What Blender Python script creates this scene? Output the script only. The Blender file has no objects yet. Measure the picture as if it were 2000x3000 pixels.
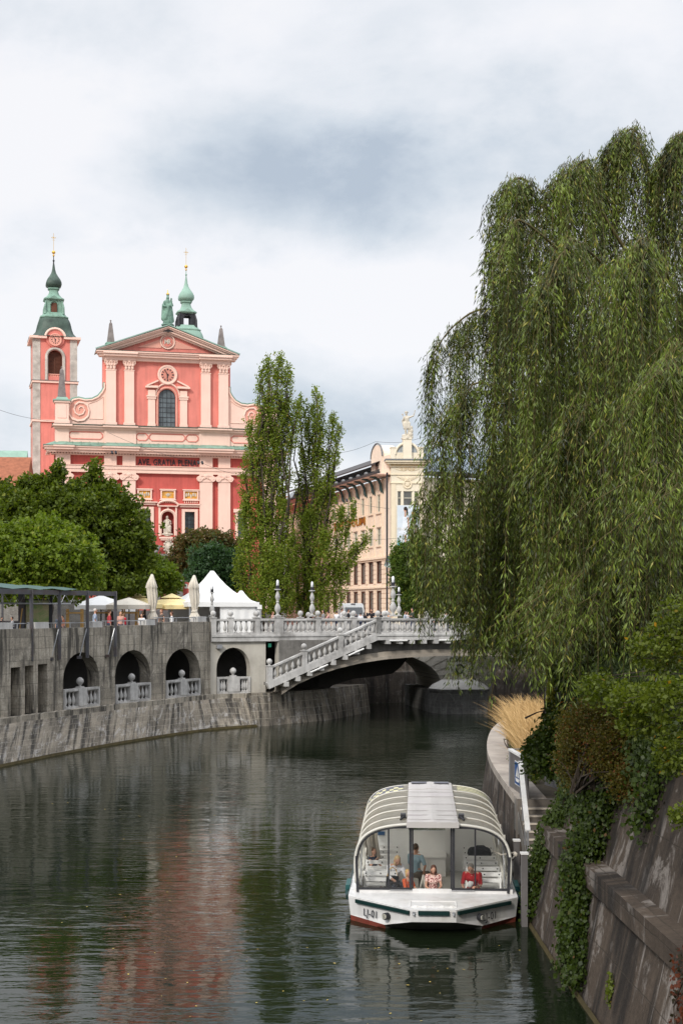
import bpy, math, random
import numpy as np
from mathutils import Vector, Matrix, Quaternion
R = math.radians
random.seed(7); rng = np.random.default_rng(7)
SC = bpy.context.scene
COL = SC.collection

# ------------------------------------------------------------------ camera
F = 4167.0; HZ = 1795.0; EYE = 7.5          # focal length and horizon of the 2000x3000 photograph, eye height above the water
cam = bpy.data.objects.new('camera', bpy.data.cameras.new('camera')); COL.objects.link(cam)
cam.location = (0, 0, EYE); cam.rotation_euler = (R(90), 0, 0)
cam.data.sensor_fit = 'HORIZONTAL'; cam.data.sensor_width = 24; cam.data.lens = 50
cam.data.shift_y = (HZ-1501.5)/2000; cam.data.clip_start = .5; cam.data.clip_end = 3000
SC.camera = cam
SC.render.resolution_x = 682; SC.render.resolution_y = 1024

# ------------------------------------------------------------------ sky and sun
SUN_EL, SUN_AZ = R(34), R(208)     # azimuth from +Y clockwise: behind the camera, to its left
wd = bpy.data.worlds.new('World'); SC.world = wd; wd.use_nodes = True
nt = wd.node_tree; N = nt.nodes; Lk = nt.links; N.clear()
def wn(t, **k):
    n = N.new(t)
    for a, b in k.items(): setattr(n, a, b)
    return n
def wm(op, a, b=None, c=None):
    n = wn('ShaderNodeMath', operation=op)
    for i, v in enumerate((a, b, c)):
        if v is None: continue
        if isinstance(v, (int, float)): n.inputs[i].default_value = v
        else: Lk.new(v, n.inputs[i])
    return n.outputs[0]
tc = wn('ShaderNodeTexCoord')
sky = wn('ShaderNodeTexSky', sky_type='NISHITA', sun_disc=False, sun_elevation=SUN_EL, sun_rotation=SUN_AZ)
skc = wn('ShaderNodeVectorMath', operation='SCALE'); Lk.new(sky.outputs[0], skc.inputs[0]); skc.inputs['Scale'].default_value = .10
def wnoise(scale, sx, sz, det=8, rough=.55, off=(0, 0, 0), dist=0):
    mp = wn('ShaderNodeMapping'); Lk.new(tc.outputs['Generated'], mp.inputs[0])
    mp.inputs['Scale'].default_value = (sx, sx, sz); mp.inputs['Location'].default_value = off
    n = wn('ShaderNodeTexNoise'); Lk.new(mp.outputs[0], n.inputs['Vector'])
    n.inputs['Scale'].default_value = scale; n.inputs['Detail'].default_value = det; n.inputs['Roughness'].default_value = rough
    n.inputs['Distortion'].default_value = dist
    return n.outputs[0]
n1 = wnoise(5.0, 1, 1.75, 9, .58, (3.1, 0, 1.7), .15)
n2 = wnoise(13.0, 1, 1.5, 7, .62, (1, 5, 2))
n3 = wnoise(2.2, 1, 1.6, 4, .5, (7, 2, 4))
def blob(px, py, sx, sy, amt):
    """a broad darker or brighter bank of cloud in one direction of the sky; sizes in the same units as px, py"""
    d = Vector(((px-1000)/F, 1, -(py-HZ)/F)).normalized()
    su = wn('ShaderNodeVectorMath', operation='SUBTRACT'); Lk.new(tc.outputs['Generated'], su.inputs[0]); su.inputs[1].default_value = d
    mu = wn('ShaderNodeVectorMath', operation='MULTIPLY'); Lk.new(su.outputs[0], mu.inputs[0]); mu.inputs[1].default_value = (F/sx, F/sx, F/sy)
    ln = wn('ShaderNodeVectorMath', operation='LENGTH'); Lk.new(mu.outputs[0], ln.inputs[0])
    q = wm('ADD', ln.outputs['Value'], wm('MULTIPLY', wm('SUBTRACT', n2, .5), 2.2))
    g = wm('POWER', 2.718, wm('MULTIPLY', wm('MULTIPLY', q, q), -1.0))
    return wm('MULTIPLY', g, amt)
f = wm('ADD', wm('MULTIPLY', wm('SUBTRACT', n1, .5), 2.5), wm('MULTIPLY', wm('SUBTRACT', n3, .5), .7))
f = wm('ADD', f, wm('MULTIPLY', wm('SUBTRACT', n2, .5), .62))
f = wm('ADD', f, .29)
for b in [(1150, 545, 760, 150, .24), (1700, 430, 600, 190, .30), (650, 480, 380, 120, .35), (1150, 720, 220, 90, .45), (1900, 60, 500, 260, .25),
          (1000, 1180, 420, 110, .55), (30, 720, 160, 110, .35), (20, 1230, 160, 170, .5), (800, 110, 900, 120, .12),
          (850, 860, 420, 150, -.55), (150, 400, 330, 170, -.5), (500, 850, 400, 150, -.45), (1250, 900, 300, 150, -.35), (250, 1100, 300, 120, -.1), (900, 260, 400, 80, -.1)]:
    f = wm('ADD', f, blob(*b))
f = wm('MULTIPLY', f, .88)
rp = wn('ShaderNodeValToRGB'); Lk.new(f, rp.inputs[0])
e = rp.color_ramp.elements
e[0].position = 0.0; e[0].color = (.90, .90, .925, 1); e[1].position = 1.05 if False else 1.0; e[1].color = (.46, .53, .62, 1)
for p_, c_ in ((.22, (.85, .865, .905)), (.48, (.755, .79, .84)), (.72, (.62, .68, .75))):
    x_ = e.new(p_); x_.color = c_+(1,)
mx = wn('ShaderNodeMix', data_type='RGBA'); mx.inputs['Factor'].default_value = .93
Lk.new(skc.outputs[0], mx.inputs['A']); Lk.new(rp.outputs[0], mx.inputs['B'])
sz_ = wn('ShaderNodeSeparateXYZ'); Lk.new(tc.outputs['Generated'], sz_.inputs[0])
mz = wn('ShaderNodeMapRange', interpolation_type='SMOOTHSTEP'); Lk.new(sz_.outputs[2], mz.inputs[0]); mz.inputs[1].default_value = .42; mz.inputs[2].default_value = .95; mz.inputs[3].default_value = 1.0; mz.inputs[4].default_value = 2.6   # an overcast sky is brightest overhead
bg = wn('ShaderNodeBackground'); Lk.new(mz.outputs[0], bg.inputs['Strength']); Lk.new(mx.outputs['Result'], bg.inputs[0])
wo = wn('ShaderNodeOutputWorld'); Lk.new(bg.outputs[0], wo.inputs[0])
sun = bpy.data.objects.new('sun', bpy.data.lights.new('sun', 'SUN')); COL.objects.link(sun)
sun.data.energy = 2.3; sun.data.angle = R(9); sun.data.color = (1, .95, .87)
sd = Vector((math.sin(SUN_AZ)*math.cos(SUN_EL), math.cos(SUN_AZ)*math.cos(SUN_EL), math.sin(SUN_EL)))
sun.rotation_euler = sd.to_track_quat('Z', 'Y').to_euler()
SC.view_settings.view_transform = 'Standard'; SC.view_settings.look = 'None'; SC.view_settings.exposure = 0.12; SC.view_settings.gamma = 1
SC.cycles.max_bounces = 7; SC.cycles.transparent_max_bounces = 12; SC.cycles.diffuse_bounces = 3
SC.cycles.caustics_reflective = False; SC.cycles.caustics_refractive = False; SC.cycles.use_denoising = True

# ------------------------------------------------------------------ helpers: position
def W(px, py, D): return Vector(((px-1000)/F*D, D, EYE-(py-HZ)/F*D))
def G(px, D): return ((px-1000)/F*D, D)
class Fr:
    """a vertical plane in the scene: local x along it, -y towards the viewer's side, z up from gz"""
    def __init__(s, O, yaw, gz=0):
        s.O = Vector(O); s.yaw = yaw; s.gz = gz
        s.u = Vector((math.cos(yaw), math.sin(yaw))); s.n = Vector((math.sin(yaw), -math.cos(yaw)))
    def L(s, px, py, d=0):
        r = Vector(((px-1000)/F, 1)); t = (d+s.O.dot(s.n))/r.dot(s.n); P = r*t
        return (P-s.O).dot(s.u), EYE-(py-HZ)/F*t-s.gz
    def x(s, px, d=0): return s.L(px, 1700, d)[0]
    def z(s, py, px, d=0): return s.L(px, py, d)[1]
    def w(s, x, y, z): p = s.O+s.u*x-s.n*y; return Vector((p.x, p.y, z+s.gz))
    def T(s, off=(0, 0)): return lambda x, y, z: s.w(x+off[0], y+off[1], z)
    def empty(s, name, **k): return empty(name, (s.O.x, s.O.y, s.gz), s.yaw, **k)

# ------------------------------------------------------------------ helpers: objects
def tag(o, label=None, cat=None, group=None, kind=None):
    if label: o['label'] = label
    if cat: o['category'] = cat
    if group: o['group'] = group
    if kind: o['kind'] = kind
    return o
def empty(name, loc, rz=0, label=None, cat=None, group=None):
    o = bpy.data.objects.new(name, None); COL.objects.link(o); o.location = loc; o.rotation_euler = (0, 0, rz); o.empty_display_size = .3
    return tag(o, label, cat, group)
def kids(o): return [c for c in bpy.data.objects if c.parent == o]
def copy_tree(o, parent=None, ch=None):
    c = o.copy(); COL.objects.link(c)
    if parent is not None: c.parent = parent
    for k in kids(o): copy_tree(k, c)
    return c
def splitx(o, cuts, ax=0):
    """cut a part made of several pieces into one object for each piece, by position along one axis"""
    import bmesh
    cuts = sorted(cuts); out = []
    for i in range(len(cuts)+1):
        bm = bmesh.new(); bm.from_mesh(o.data)
        dead = [f_ for f_ in bm.faces if sum(f_.calc_center_median()[ax] > c for c in cuts) != i]
        bmesh.ops.delete(bm, geom=dead, context='FACES')
        if len(bm.faces):
            me = o.data.copy(); bm.to_mesh(me); c = o.copy(); c.data = me; COL.objects.link(c); out.append(c)
        bm.free()
    n_ = o.name; bpy.data.objects.remove(o)
    return out
class MB:
    def __init__(s, T=None, uvf=None): s.v = []; s.f = []; s.m = []; s.uv = []; s.mi = 0; s.T = T; s.uvf = uvf
    def add(s, vs, fs):
        o = len(s.v)
        for v in vs:
            s.uv.append(s.uvf(*v) if s.uvf else (0, 0))
            s.v.append(tuple(s.T(*v)) if s.T else tuple(v))
        for f_ in fs: s.f.append([i+o for i in f_]); s.m.append(s.mi)
        return s
    def box(s, x0, x1, y0, y1, z0, z1, top=None):
        if x0 > x1: x0, x1 = x1, x0
        if y0 > y1: y0, y1 = y1, y0
        if z0 > z1: z0, z1 = z1, z0
        a = top or 0
        return s.add([(x0, y0, z0), (x1, y0, z0), (x1, y1, z0), (x0, y1, z0), (x0+a, y0+a, z1), (x1-a, y0+a, z1), (x1-a, y1-a, z1), (x0+a, y1-a, z1)],
                     [(0, 3, 2, 1), (4, 5, 6, 7), (0, 1, 5, 4), (1, 2, 6, 5), (2, 3, 7, 6), (3, 0, 4, 7)])
    def prism(s, poly, a0, a1, ax='y'):
        n = len(poly)
        if ax == 'y': A = [(p[0], a0, p[1]) for p in poly]; B = [(p[0], a1, p[1]) for p in poly]
        elif ax == 'z': A = [(p[0], p[1], a0) for p in poly]; B = [(p[0], p[1], a1) for p in poly]
        else: A = [(a0, p[0], p[1]) for p in poly]; B = [(a1, p[0], p[1]) for p in poly]
        return s.add(A+B, [tuple(range(n)), tuple(range(2*n-1, n-1, -1))]+[(i, i+n, (i+1) % n+n, (i+1) % n) for i in range(n)])
    def lathe(s, x, y, z, prof, n=12, a0=0.0, sx=1, sy=1):
        vs = []; fs = []
        for r, h in prof:
            for k in range(n):
                a = a0+2*math.pi*k/n; vs.append((x+r*math.cos(a)*sx, y+r*math.sin(a)*sy, z+h))
        m = len(prof)
        for i in range(m-1):
            for k in range(n): fs.append((i*n+k, i*n+(k+1) % n, (i+1)*n+(k+1) % n, (i+1)*n+k))
        fs.append(tuple(range(n-1, -1, -1))); fs.append(tuple(range((m-1)*n, m*n)))
        return s.add(vs, fs)
    def tube(s, pts, rad, n=6, closed=False):
        pts = [Vector(p) for p in pts]; m = len(pts)
        if not hasattr(rad, '__len__'): rad = [rad]*m
        vs = []; fs = []; up = Vector((0, 0, 1)); prev = None
        for i, p in enumerate(pts):
            if closed: t = pts[(i+1) % m]-pts[i-1]
            else: t = pts[min(i+1, m-1)]-pts[max(i-1, 0)]
            if t.length < 1e-9: t = Vector((0, 0, 1))
            t.normalize()
            if prev is None: a = t.orthogonal().normalized()
            else:
                a = prev-t*prev.dot(t)
                a = a.normalized() if a.length > 1e-6 else t.orthogonal().normalized()
            prev = a; b = t.cross(a)
            for k in range(n):
                g = 2*math.pi*k/n; q = p+(a*math.cos(g)+b*math.sin(g))*rad[i]; vs.append(tuple(q))
        for i in range(m if closed else m-1):
            j = (i+1) % m
            for k in range(n): fs.append((i*n+k, i*n+(k+1) % n, j*n+(k+1) % n, j*n+k))
        if not closed: fs += [tuple(range(n-1, -1, -1)), tuple(range((m-1)*n, m*n))]
        return s.add(vs, fs)
    def bar(s, p, q, w, h, up=(0, 0, 1)):
        p = Vector(p); q = Vector(q); t = (q-p).normalized(); up = Vector(up)
        sd_ = t.cross(up)
        if sd_.length < 1e-4: sd_ = t.cross(Vector((1, 0, 0)))
        sd_.normalize(); u2 = sd_.cross(t)
        vs = [tuple(c+sd_*a*w/2+u2*b*h/2) for c in (p, q) for a, b in ((-1, -1), (1, -1), (1, 1), (-1, 1))]
        return s.add(vs, [(3, 2, 1, 0), (4, 5, 6, 7), (0, 1, 5, 4), (1, 2, 6, 5), (2, 3, 7, 6), (3, 0, 4, 7)])
    def ell(s, c, r, n=10, m=7, rot=None):
        c = Vector(c); r = (r, r, r) if not hasattr(r, '__len__') else r
        vs = []; fs = []
        for i in range(1, m):
            t = math.pi*i/m
            for k in range(n):
                a = 2*math.pi*k/n; v = Vector((r[0]*math.sin(t)*math.cos(a), r[1]*math.sin(t)*math.sin(a), r[2]*math.cos(t)))
                if rot: v = rot @ v
                vs.append(tuple(c+v))
        tp = Vector((0, 0, r[2])); bt = -tp
        if rot: tp = rot @ tp; bt = rot @ bt
        vs += [tuple(c+tp), tuple(c+bt)]; a, b = len(vs)-2, len(vs)-1
        for i in range(m-2):
            for k in range(n): fs.append((i*n+k, (i+1)*n+k, (i+1)*n+(k+1) % n, i*n+(k+1) % n))
        for k in range(n): fs.append((a, k, (k+1) % n)); fs.append((b, (m-2)*n+(k+1) % n, (m-2)*n+k))
        return s.add(vs, fs)
    def cap(s, p, q, r0, r1, n=8):
        p = Vector(p); q = Vector(q); t = (q-p)
        if t.length < 1e-6: return s.ell(p, r0)
        t.normalize(); pts = [p-t*r0*.98, p-t*r0*.7, p-t*r0*.3, p, q, q+t*r1*.3, q+t*r1*.7, q+t*r1*.98]
        return s.tube(pts, [r0*.2, r0*.71, r0*.95, r0, r1, r1*.95, r1*.71, r1*.2], n)
    def archwall(s, x0, x1, z0, z1, cx, rx, zs, rz, zb, y0, y1, n=14):
        """front wall with an arched opening: jambs from zb to zs, elliptical head, reveal from y0 to y1"""
        arc = [(cx-rx*math.cos(math.pi*i/n), zs+rz*math.sin(math.pi*i/n)) for i in range(n+1)]
        Q = lambda a, b, c, d, y=y0: s.add([(a, y, c), (b, y, c), (b, y, d), (a, y, d)], [(0, 1, 2, 3)])
        for a, b in ((x0, cx-rx), (cx+rx, x1)):
            if b-a > 1e-3: Q(a, b, z0, zs); Q(a, b, zs, z1)
        if zb > z0: Q(cx-rx, cx+rx, z0, zb)
        for (a, c), (b, d) in zip(arc, arc[1:]): s.add([(a, y0, c), (b, y0, d), (b, y0, z1), (a, y0, z1)], [(0, 1, 2, 3)])
        pts = [(cx-rx, zb)]+arc+[(cx+rx, zb)]
        for (a, c), (b, d) in zip(pts, pts[1:]): s.add([(a, y0, c), (b, y0, d), (b, y1, d), (a, y1, c)], [(0, 3, 2, 1)])
        if zb > z0: s.add([(cx-rx, y0, zb), (cx+rx, y0, zb), (cx+rx, y1, zb), (cx-rx, y1, zb)], [(0, 1, 2, 3)])
        return s
    def holewall(s, x0, x1, z0, z1, holes, y0, y1):
        """front wall with rectangular openings (hx0,hx1,hz0,hz1) and reveals to y1"""
        xs = sorted({x0, x1, *[h[0] for h in holes], *[h[1] for h in holes]}); zs = sorted({z0, z1, *[h[2] for h in holes], *[h[3] for h in holes]})
        for a, b in zip(xs, xs[1:]):
            for c, d in zip(zs, zs[1:]):
                mx_, mz_ = (a+b)/2, (c+d)/2
                if any(h[0] < mx_ < h[1] and h[2] < mz_ < h[3] for h in holes): continue
                s.add([(a, y0, c), (b, y0, c), (b, y0, d), (a, y0, d)], [(0, 1, 2, 3)])
        for a, b, c, d in holes:
            for (p, q), (r_, t) in (((a, c), (b, c)), ((b, c), (b, d)), ((b, d), (a, d)), ((a, d), (a, c))):
                s.add([(p, y0, q), (r_, y0, t), (r_, y1, t), (p, y1, q)], [(0, 1, 2, 3)])
        return s
    def build(s, name, mats, parent=None, smooth=False, ang=None):
        me = bpy.data.meshes.new(name); me.from_pydata(s.v, [], s.f)
        mats = mats if isinstance(mats, (list, tuple)) else [mats]
        for m in mats: me.materials.append(m)
        if len(mats) > 1: me.polygons.foreach_set('material_index', s.m)
        if s.uvf:
            ul = me.uv_layers.new(name='UVMap'); idx = np.empty(len(me.loops), dtype=np.int32); me.loops.foreach_get('vertex_index', idx)
            ul.data.foreach_set('uv', np.array(s.uv, dtype=np.float32)[idx].ravel())
        if smooth: me.polygons.foreach_set('use_smooth', [True]*len(me.polygons))
        me.update()
        if smooth and ang: me.set_sharp_from_angle(angle=R(ang))
        o = bpy.data.objects.new(name, me); COL.objects.link(o)
        if parent is not None: o.parent = parent
        return o
def inst(me_obj, loc, parent, rz=0, sc=None):
    c = me_obj.copy(); COL.objects.link(c); c.parent = parent; c.location = loc; c.rotation_euler = (0, 0, rz)
    if sc is not None: c.scale = sc
    return c
def remesh(mb, name, mat_, parent, vox, extra=None, smooth_iter=2):
    """fuse overlapping volumes of mb into one continuous skin"""
    o = mb.build(name, mat_, None); m = o.modifiers.new('r', 'REMESH'); m.mode = 'VOXEL'; m.voxel_size = vox; m.use_smooth_shade = True
    sm = o.modifiers.new('s', 'SMOOTH'); sm.iterations = smooth_iter; sm.factor = .5
    dg = bpy.context.evaluated_depsgraph_get(); me = bpy.data.meshes.new_from_object(o.evaluated_get(dg))
    old = o.data; o.modifiers.clear(); o.data = me; bpy.data.meshes.remove(old)
    me.name = name
    if not me.materials:
        me.materials.append(mat_ if not isinstance(mat_, (list, tuple)) else mat_[0])
    o.parent = parent
    return o
def text(body, size, name, m, parent, loc, rot, ext=.01, sx=1.0, off=0.0, align='CENTER', space=1.0):
    c = bpy.data.curves.new(name, 'FONT'); c.body = body; c.size = size; c.extrude = ext; c.align_x = align; c.offset = off; c.space_character = space
    c.materials.append(m); o = bpy.data.objects.new(name, c); COL.objects.link(o)
    dg = bpy.context.evaluated_depsgraph_get(); me = bpy.data.meshes.new_from_object(o.evaluated_get(dg)); bpy.data.objects.remove(o)
    o = bpy.data.objects.new(name, me); COL.objects.link(o)
    o.parent = parent; o.location = loc; o.rotation_euler = rot; o.scale = (sx, 1, 1)
    return o

# ------------------------------------------------------------------ materials
def newmat(name):
    m = bpy.data.materials.new(name); m.use_nodes = True; t = m.node_tree; b = t.nodes['Principled BSDF']
    return m, t, t.nodes, t.links, b
def nd(t, ty, **k):
    n = t.nodes.new(ty)
    for a, b in k.items(): setattr(n, a, b)
    return n
def noise(t, vec, scale, det=5, rough=.55, mscale=None, dist=0):
    if mscale is not None:
        mp = nd(t, 'ShaderNodeMapping'); mp.inputs['Scale'].default_value = mscale; t.links.new(vec, mp.inputs[0]); vec = mp.outputs[0]
    n = nd(t, 'ShaderNodeTexNoise'); t.links.new(vec, n.inputs['Vector']); n.inputs['Scale'].default_value = scale
    n.inputs['Detail'].default_value = det; n.inputs['Roughness'].default_value = rough; n.inputs['Distortion'].default_value = dist
    return n.outputs[0]
def ramp(t, fac, stops):
    r = nd(t, 'ShaderNodeValToRGB'); t.links.new(fac, r.inputs[0]); el = r.color_ramp.elements
    while len(el) < len(stops): el.new(.5)
    for e_, (p, c) in zip(el, stops):
        e_.position = p; e_.color = (c, c, c, 1) if isinstance(c, (int, float)) else tuple(c)+(1,)
    return r.outputs[0]
def mixc(t, fac, a, b, bt='MIX'):
    m = nd(t, 'ShaderNodeMix', data_type='RGBA', blend_type=bt)
    for k, v in (('Factor', fac), ('A', a), ('B', b)):
        if isinstance(v, (int, float)): m.inputs[k].default_value = v if k == 'Factor' else (v, v, v, 1)
        elif isinstance(v, tuple): m.inputs[k].default_value = v if len(v) == 4 else v+(1,)
        else: t.links.new(v, m.inputs[k])
    return m.outputs['Result']
def bumpn(t, h, strength, dist=.02):
    b = nd(t, 'ShaderNodeBump'); b.inputs['Strength'].default_value = strength; b.inputs['Distance'].default_value = dist; t.links.new(h, b.inputs['Height'])
    return b.outputs[0]
MC = {}
def mat(name, col, rough=.7, var=.12, sc=2.0, bump=.15, bsc=None, spec=.3, metal=0, streak=0, dirt=None, fine=0):
    if name in MC: return MC[name]
    m, t, n, l, b = newmat(name)
    co = nd(t, 'ShaderNodeTexCoord').outputs['Object']
    f1 = noise(t, co, sc, 6, .6)
    c = mixc(t, ramp(t, f1, [(.3, 0.), (.7, 1.)]), tuple(x*(1-var) for x in col), tuple(min(1, x*(1+var)) for x in col))
    if dirt:
        f2 = noise(t, co, sc*.6, 8, .7); c = mixc(t, ramp(t, f2, [(.5, 0.), (.68, .8)]), c, dirt)
    if streak:
        f3 = noise(t, co, 1.0, 5, .6, mscale=(3.5, 3.5, .3)); c = mixc(t, ramp(t, f3, [(.45, 0.), (.75, streak)]), c, tuple(x*.35 for x in col))
    l.new(c, b.inputs['Base Color'])
    b.inputs['Roughness'].default_value = rough; b.inputs['Specular IOR Level'].default_value = spec; b.inputs['Metallic'].default_value = metal
    if bump:
        l.new(bumpn(t, noise(t, co, bsc or sc*6, 5, .6), bump), b.inputs['Normal'])
    MC[name] = m
    return m
def stonewall(name, light, dark, joint, bw=.9, bh=.45, streak=.75, patch=(.5, .48, .45), pale=.35, sf=1.0, blk=.8):
    """weathered coursed stone laid out by UV in metres: blocks, pale lime patches, black run-off streaks"""
    m, t, n, l, b = newmat(name)
    uv = nd(t, 'ShaderNodeTexCoord').outputs['UV']
    wv = nd(t, 'ShaderNodeVectorMath', operation='ADD'); l.new(uv, wv.inputs[0])
    ns = nd(t, 'ShaderNodeTexNoise'); l.new(uv, ns.inputs['Vector']); ns.inputs['Scale'].default_value = 1.3; ns.inputs['Detail'].default_value = 4
    sc_ = nd(t, 'ShaderNodeVectorMath', operation='SCALE'); l.new(ns.outputs['Color'], sc_.inputs[0]); sc_.inputs['Scale'].default_value = .07; l.new(sc_.outputs[0], wv.inputs[1])
    br = nd(t, 'ShaderNodeTexBrick'); l.new(wv.outputs[0], br.inputs['Vector']); br.inputs['Scale'].default_value = 1
    br.inputs['Brick Width'].default_value = bw; br.inputs['Row Height'].default_value = bh; br.inputs['Mortar Size'].default_value = .014; br.inputs['Mortar Smooth'].default_value = .3
    br.inputs['Color1'].default_value = (.25, .25, .25, 1); br.inputs['Color2'].default_value = (.85, .85, .85, 1); br.inputs['Mortar'].default_value = (.5, .5, .5, 1)
    c = mixc(t, br.outputs['Color'], tuple(x*blk*.7 for x in light), light)
    c = mixc(t, ramp(t, noise(t, uv, .45, 8, .68), [(.44, 0.), (.60, .9)]), c, tuple(x*.35+y*.65 for x, y in zip(light, dark)))
    pt = ramp(t, noise(t, uv, 1.1, 8, .72, mscale=(1, .8, 1), dist=.5), [(.54, 0.), (.60, pale)])
    c = mixc(t, pt, c, patch)
    s1 = ramp(t, noise(t, uv, 1.0, 5, .55, mscale=(2.2*sf, .22, 1), dist=.5), [(.49, 0.), (.61, streak)])
    s2 = ramp(t, noise(t, uv, 1.0, 4, .6, mscale=(7*sf, .45, 1), dist=.8), [(.54, 0.), (.74, streak*.5)])
    c = mixc(t, s1, c, dark); c = mixc(t, s2, c, tuple(x*.8 for x in dark))
    s3 = ramp(t, noise(t, uv, 1.0, 6, .7, mscale=(5, .22, 3)), [(.60, 0.), (.66, pale*1.3)])
    c = mixc(t, s3, c, tuple(x*1.15 for x in patch))
    c = mixc(t, wmul(t, br.outputs['Fac'], .6), c, joint)
    c = mixc(t, 1.0, c, ramp(t, noise(t, uv, 9, 8, .75), [(.3, .62), (.7, 1.2)]), 'MULTIPLY')
    l.new(c, b.inputs['Base Color']); b.inputs['Roughness'].default_value = .85; b.inputs['Specular IOR Level'].default_value = .25
    h = mixc(t, .5, noise(t, uv, 14, 6, .7), ramp(t, br.outputs['Fac'], [(0, 1.), (1, 0.)]))
    l.new(bumpn(t, h, .6, .04), b.inputs['Normal'])
    return m
def wmul(t, a, k):
    n = nd(t, 'ShaderNodeMath', operation='MULTIPLY'); t.links.new(a, n.inputs[0]); n.inputs[1].default_value = k
    return n.outputs[0]
def leafmat(name, c1, c2, c3=None, p3=.06, gloss=.45, trans=.35, clump=.5, strand=0):
    m, t, n, l, b = newmat(name)
    g = nd(t, 'ShaderNodeNewGeometry'); co = nd(t, 'ShaderNodeTexCoord').outputs['Object']
    c = mixc(t, g.outputs['Random Per Island'], c1, c2)
    c = mixc(t, ramp(t, noise(t, co, clump, 4, .6), [(.35, 0.), (.68, .65)]), c, tuple((a*.35+b_*1.0) for a, b_ in zip(c1, c2)))
    if strand: c = mixc(t, 1.0, c, ramp(t, noise(t, co, 1.0, 3, .5, mscale=(3.2, 3.2, .22)), [(.38, 1-strand), (.64, 1+strand)]), 'MULTIPLY')
    if c3:
        wn_ = nd(t, 'ShaderNodeTexWhiteNoise', noise_dimensions='1D'); l.new(g.outputs['Random Per Island'], wn_.inputs['W'])
        c = mixc(t, ramp(t, wn_.outputs['Value'], [(1-p3, 0.), (1-p3+.01, 1.)]), c, c3)
    l.new(c, b.inputs['Base Color']); b.inputs['Roughness'].default_value = gloss+.08; b.inputs['Specular IOR Level'].default_value = .26
    tr = nd(t, 'ShaderNodeBsdfTranslucent'); l.new(mixc(t, 1.0, c, (1.5, 1.6, .7, 1), 'MULTIPLY'), tr.inputs[0])
    ms = nd(t, 'ShaderNodeMixShader'); ms.inputs[0].default_value = trans
    l.new(b.outputs[0], ms.inputs[1]); l.new(tr.outputs[0], ms.inputs[2]); l.new(ms.outputs[0], n['Material Output'].inputs[0])
    return m
def glassmat(name, col=(.9, .95, .95), alpha=.12, rough=.03):
    m, t, n, l, b = newmat(name)
    tr = nd(t, 'ShaderNodeBsdfTransparent'); tr.inputs[0].default_value = col+(1,)
    gl = nd(t, 'ShaderNodeBsdfGlossy'); gl.inputs['Roughness'].default_value = rough
    fr = nd(t, 'ShaderNodeFresnel'); fr.inputs[0].default_value = 1.45
    ms = nd(t, 'ShaderNodeMixShader'); l.new(fr.outputs[0], ms.inputs[0]); l.new(tr.outputs[0], ms.inputs[1]); l.new(gl.outputs[0], ms.inputs[2])
    df = nd(t, 'ShaderNodeBsdfDiffuse'); df.inputs[0].default_value = (.75, .74, .7, 1)
    m2 = nd(t, 'ShaderNodeMixShader'); m2.inputs[0].default_value = alpha; l.new(ms.outputs[0], m2.inputs[1]); l.new(df.outputs[0], m2.inputs[2])
    l.new(m2.outputs[0], n['Material Output'].inputs[0])
    return m

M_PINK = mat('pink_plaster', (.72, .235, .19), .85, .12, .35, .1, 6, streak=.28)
M_ROSE = mat('rose_plaster', (.86, .60, .50), .85, .05, .5, .08, 6, streak=.10)
M_ROSE2 = mat('rose_panel', (.74, .36, .28), .85, .08, .5, .08, 6)
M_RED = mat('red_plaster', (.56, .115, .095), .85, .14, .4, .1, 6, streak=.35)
M_CREAM = mat('cream_plaster', (.80, .715, .57), .85, .06, .4, .1, 6, streak=.12)
M_PEACH = mat('peach_plaster', (.83, .68, .55), .85, .07, .4, .1, 6, streak=.12)
M_COPPER = mat('copper_verdigris', (.20, .33, .26), .6, .3, 1.2, .1, 8, dirt=(.10, .15, .12))
M_COPPERD = mat('dark_copper', (.05, .08, .062), .5, .5, .8, .1, 8, streak=.3)
M_COPPERL = mat('pale_copper', (.24, .37, .30), .6, .15, .8, .1, 8)
M_GOLD = mat('gilding', (.75, .45, .09), .35, .1, 2, 0, metal=.9)
M_DARK = mat('dark_metal', (.03, .03, .035), .5, .2, 3, 0)
M_DGLASS = mat('dark_glass', (.035, .045, .05), .08, .4, .7, 0, spec=.7)
M_QUOIN = mat('tower_stone', (.50, .46, .41), .85, .25, 1.1, .3, 5, dirt=(.27, .23, .20))
M_OBEL = mat('obelisk_stone', (.22, .19, .18), .9, .3, 1.5, .3, 6, dirt=(.10, .08, .08))
M_PALE = mat('pale_carved_stone', (.62, .55, .46), .85, .12, 1.5, .3, 8, dirt=(.33, .28, .22))
M_BAL = mat('bridge_stone', (.50, .49, .475), .85, .22, .9, .35, 14, dirt=(.20, .19, .18), streak=.45)
M_BALD = mat('weathered_concrete', (.20, .19, .175), .9, .25, .8, .4, 10, dirt=(.08, .075, .07), streak=.6)
M_CREAMW = mat('quay_render', (.52, .49, .43), .9, .1, .5, .25, 8, dirt=(.36, .33, .28), streak=.25)
M_DSTONE = mat('dark_grey_stone', (.12, .11, .11), .8, .2, 1.2, .3, 6)
M_WOOD = mat('brown_wood', (.12, .045, .025), .6, .2, 2, .2)
M_TIMBER = mat('pale_timber', (.50, .30, .10), .7, .15, 3, .1)
M_STEEL = mat('painted_steel', (.09, .09, .10), .45, .2, 1.5, .05, metal=.3, dirt=(.09, .05, .035))
M_RAILM = mat('rail_steel', (.42, .43, .45), .35, .1, 3, 0, metal=.6)
M_BARK = mat('bark', (.055, .042, .032), .95, .3, 3, .6, 20)
M_WBARK = mat('willow_twig_bark', (.10, .08, .03), .8, .3, 3, .3, 20)
M_WHITE = mat('white_paint', (.74, .73, .71), .4, .05, 1.5, .03, dirt=(.58, .56, .52))
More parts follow.
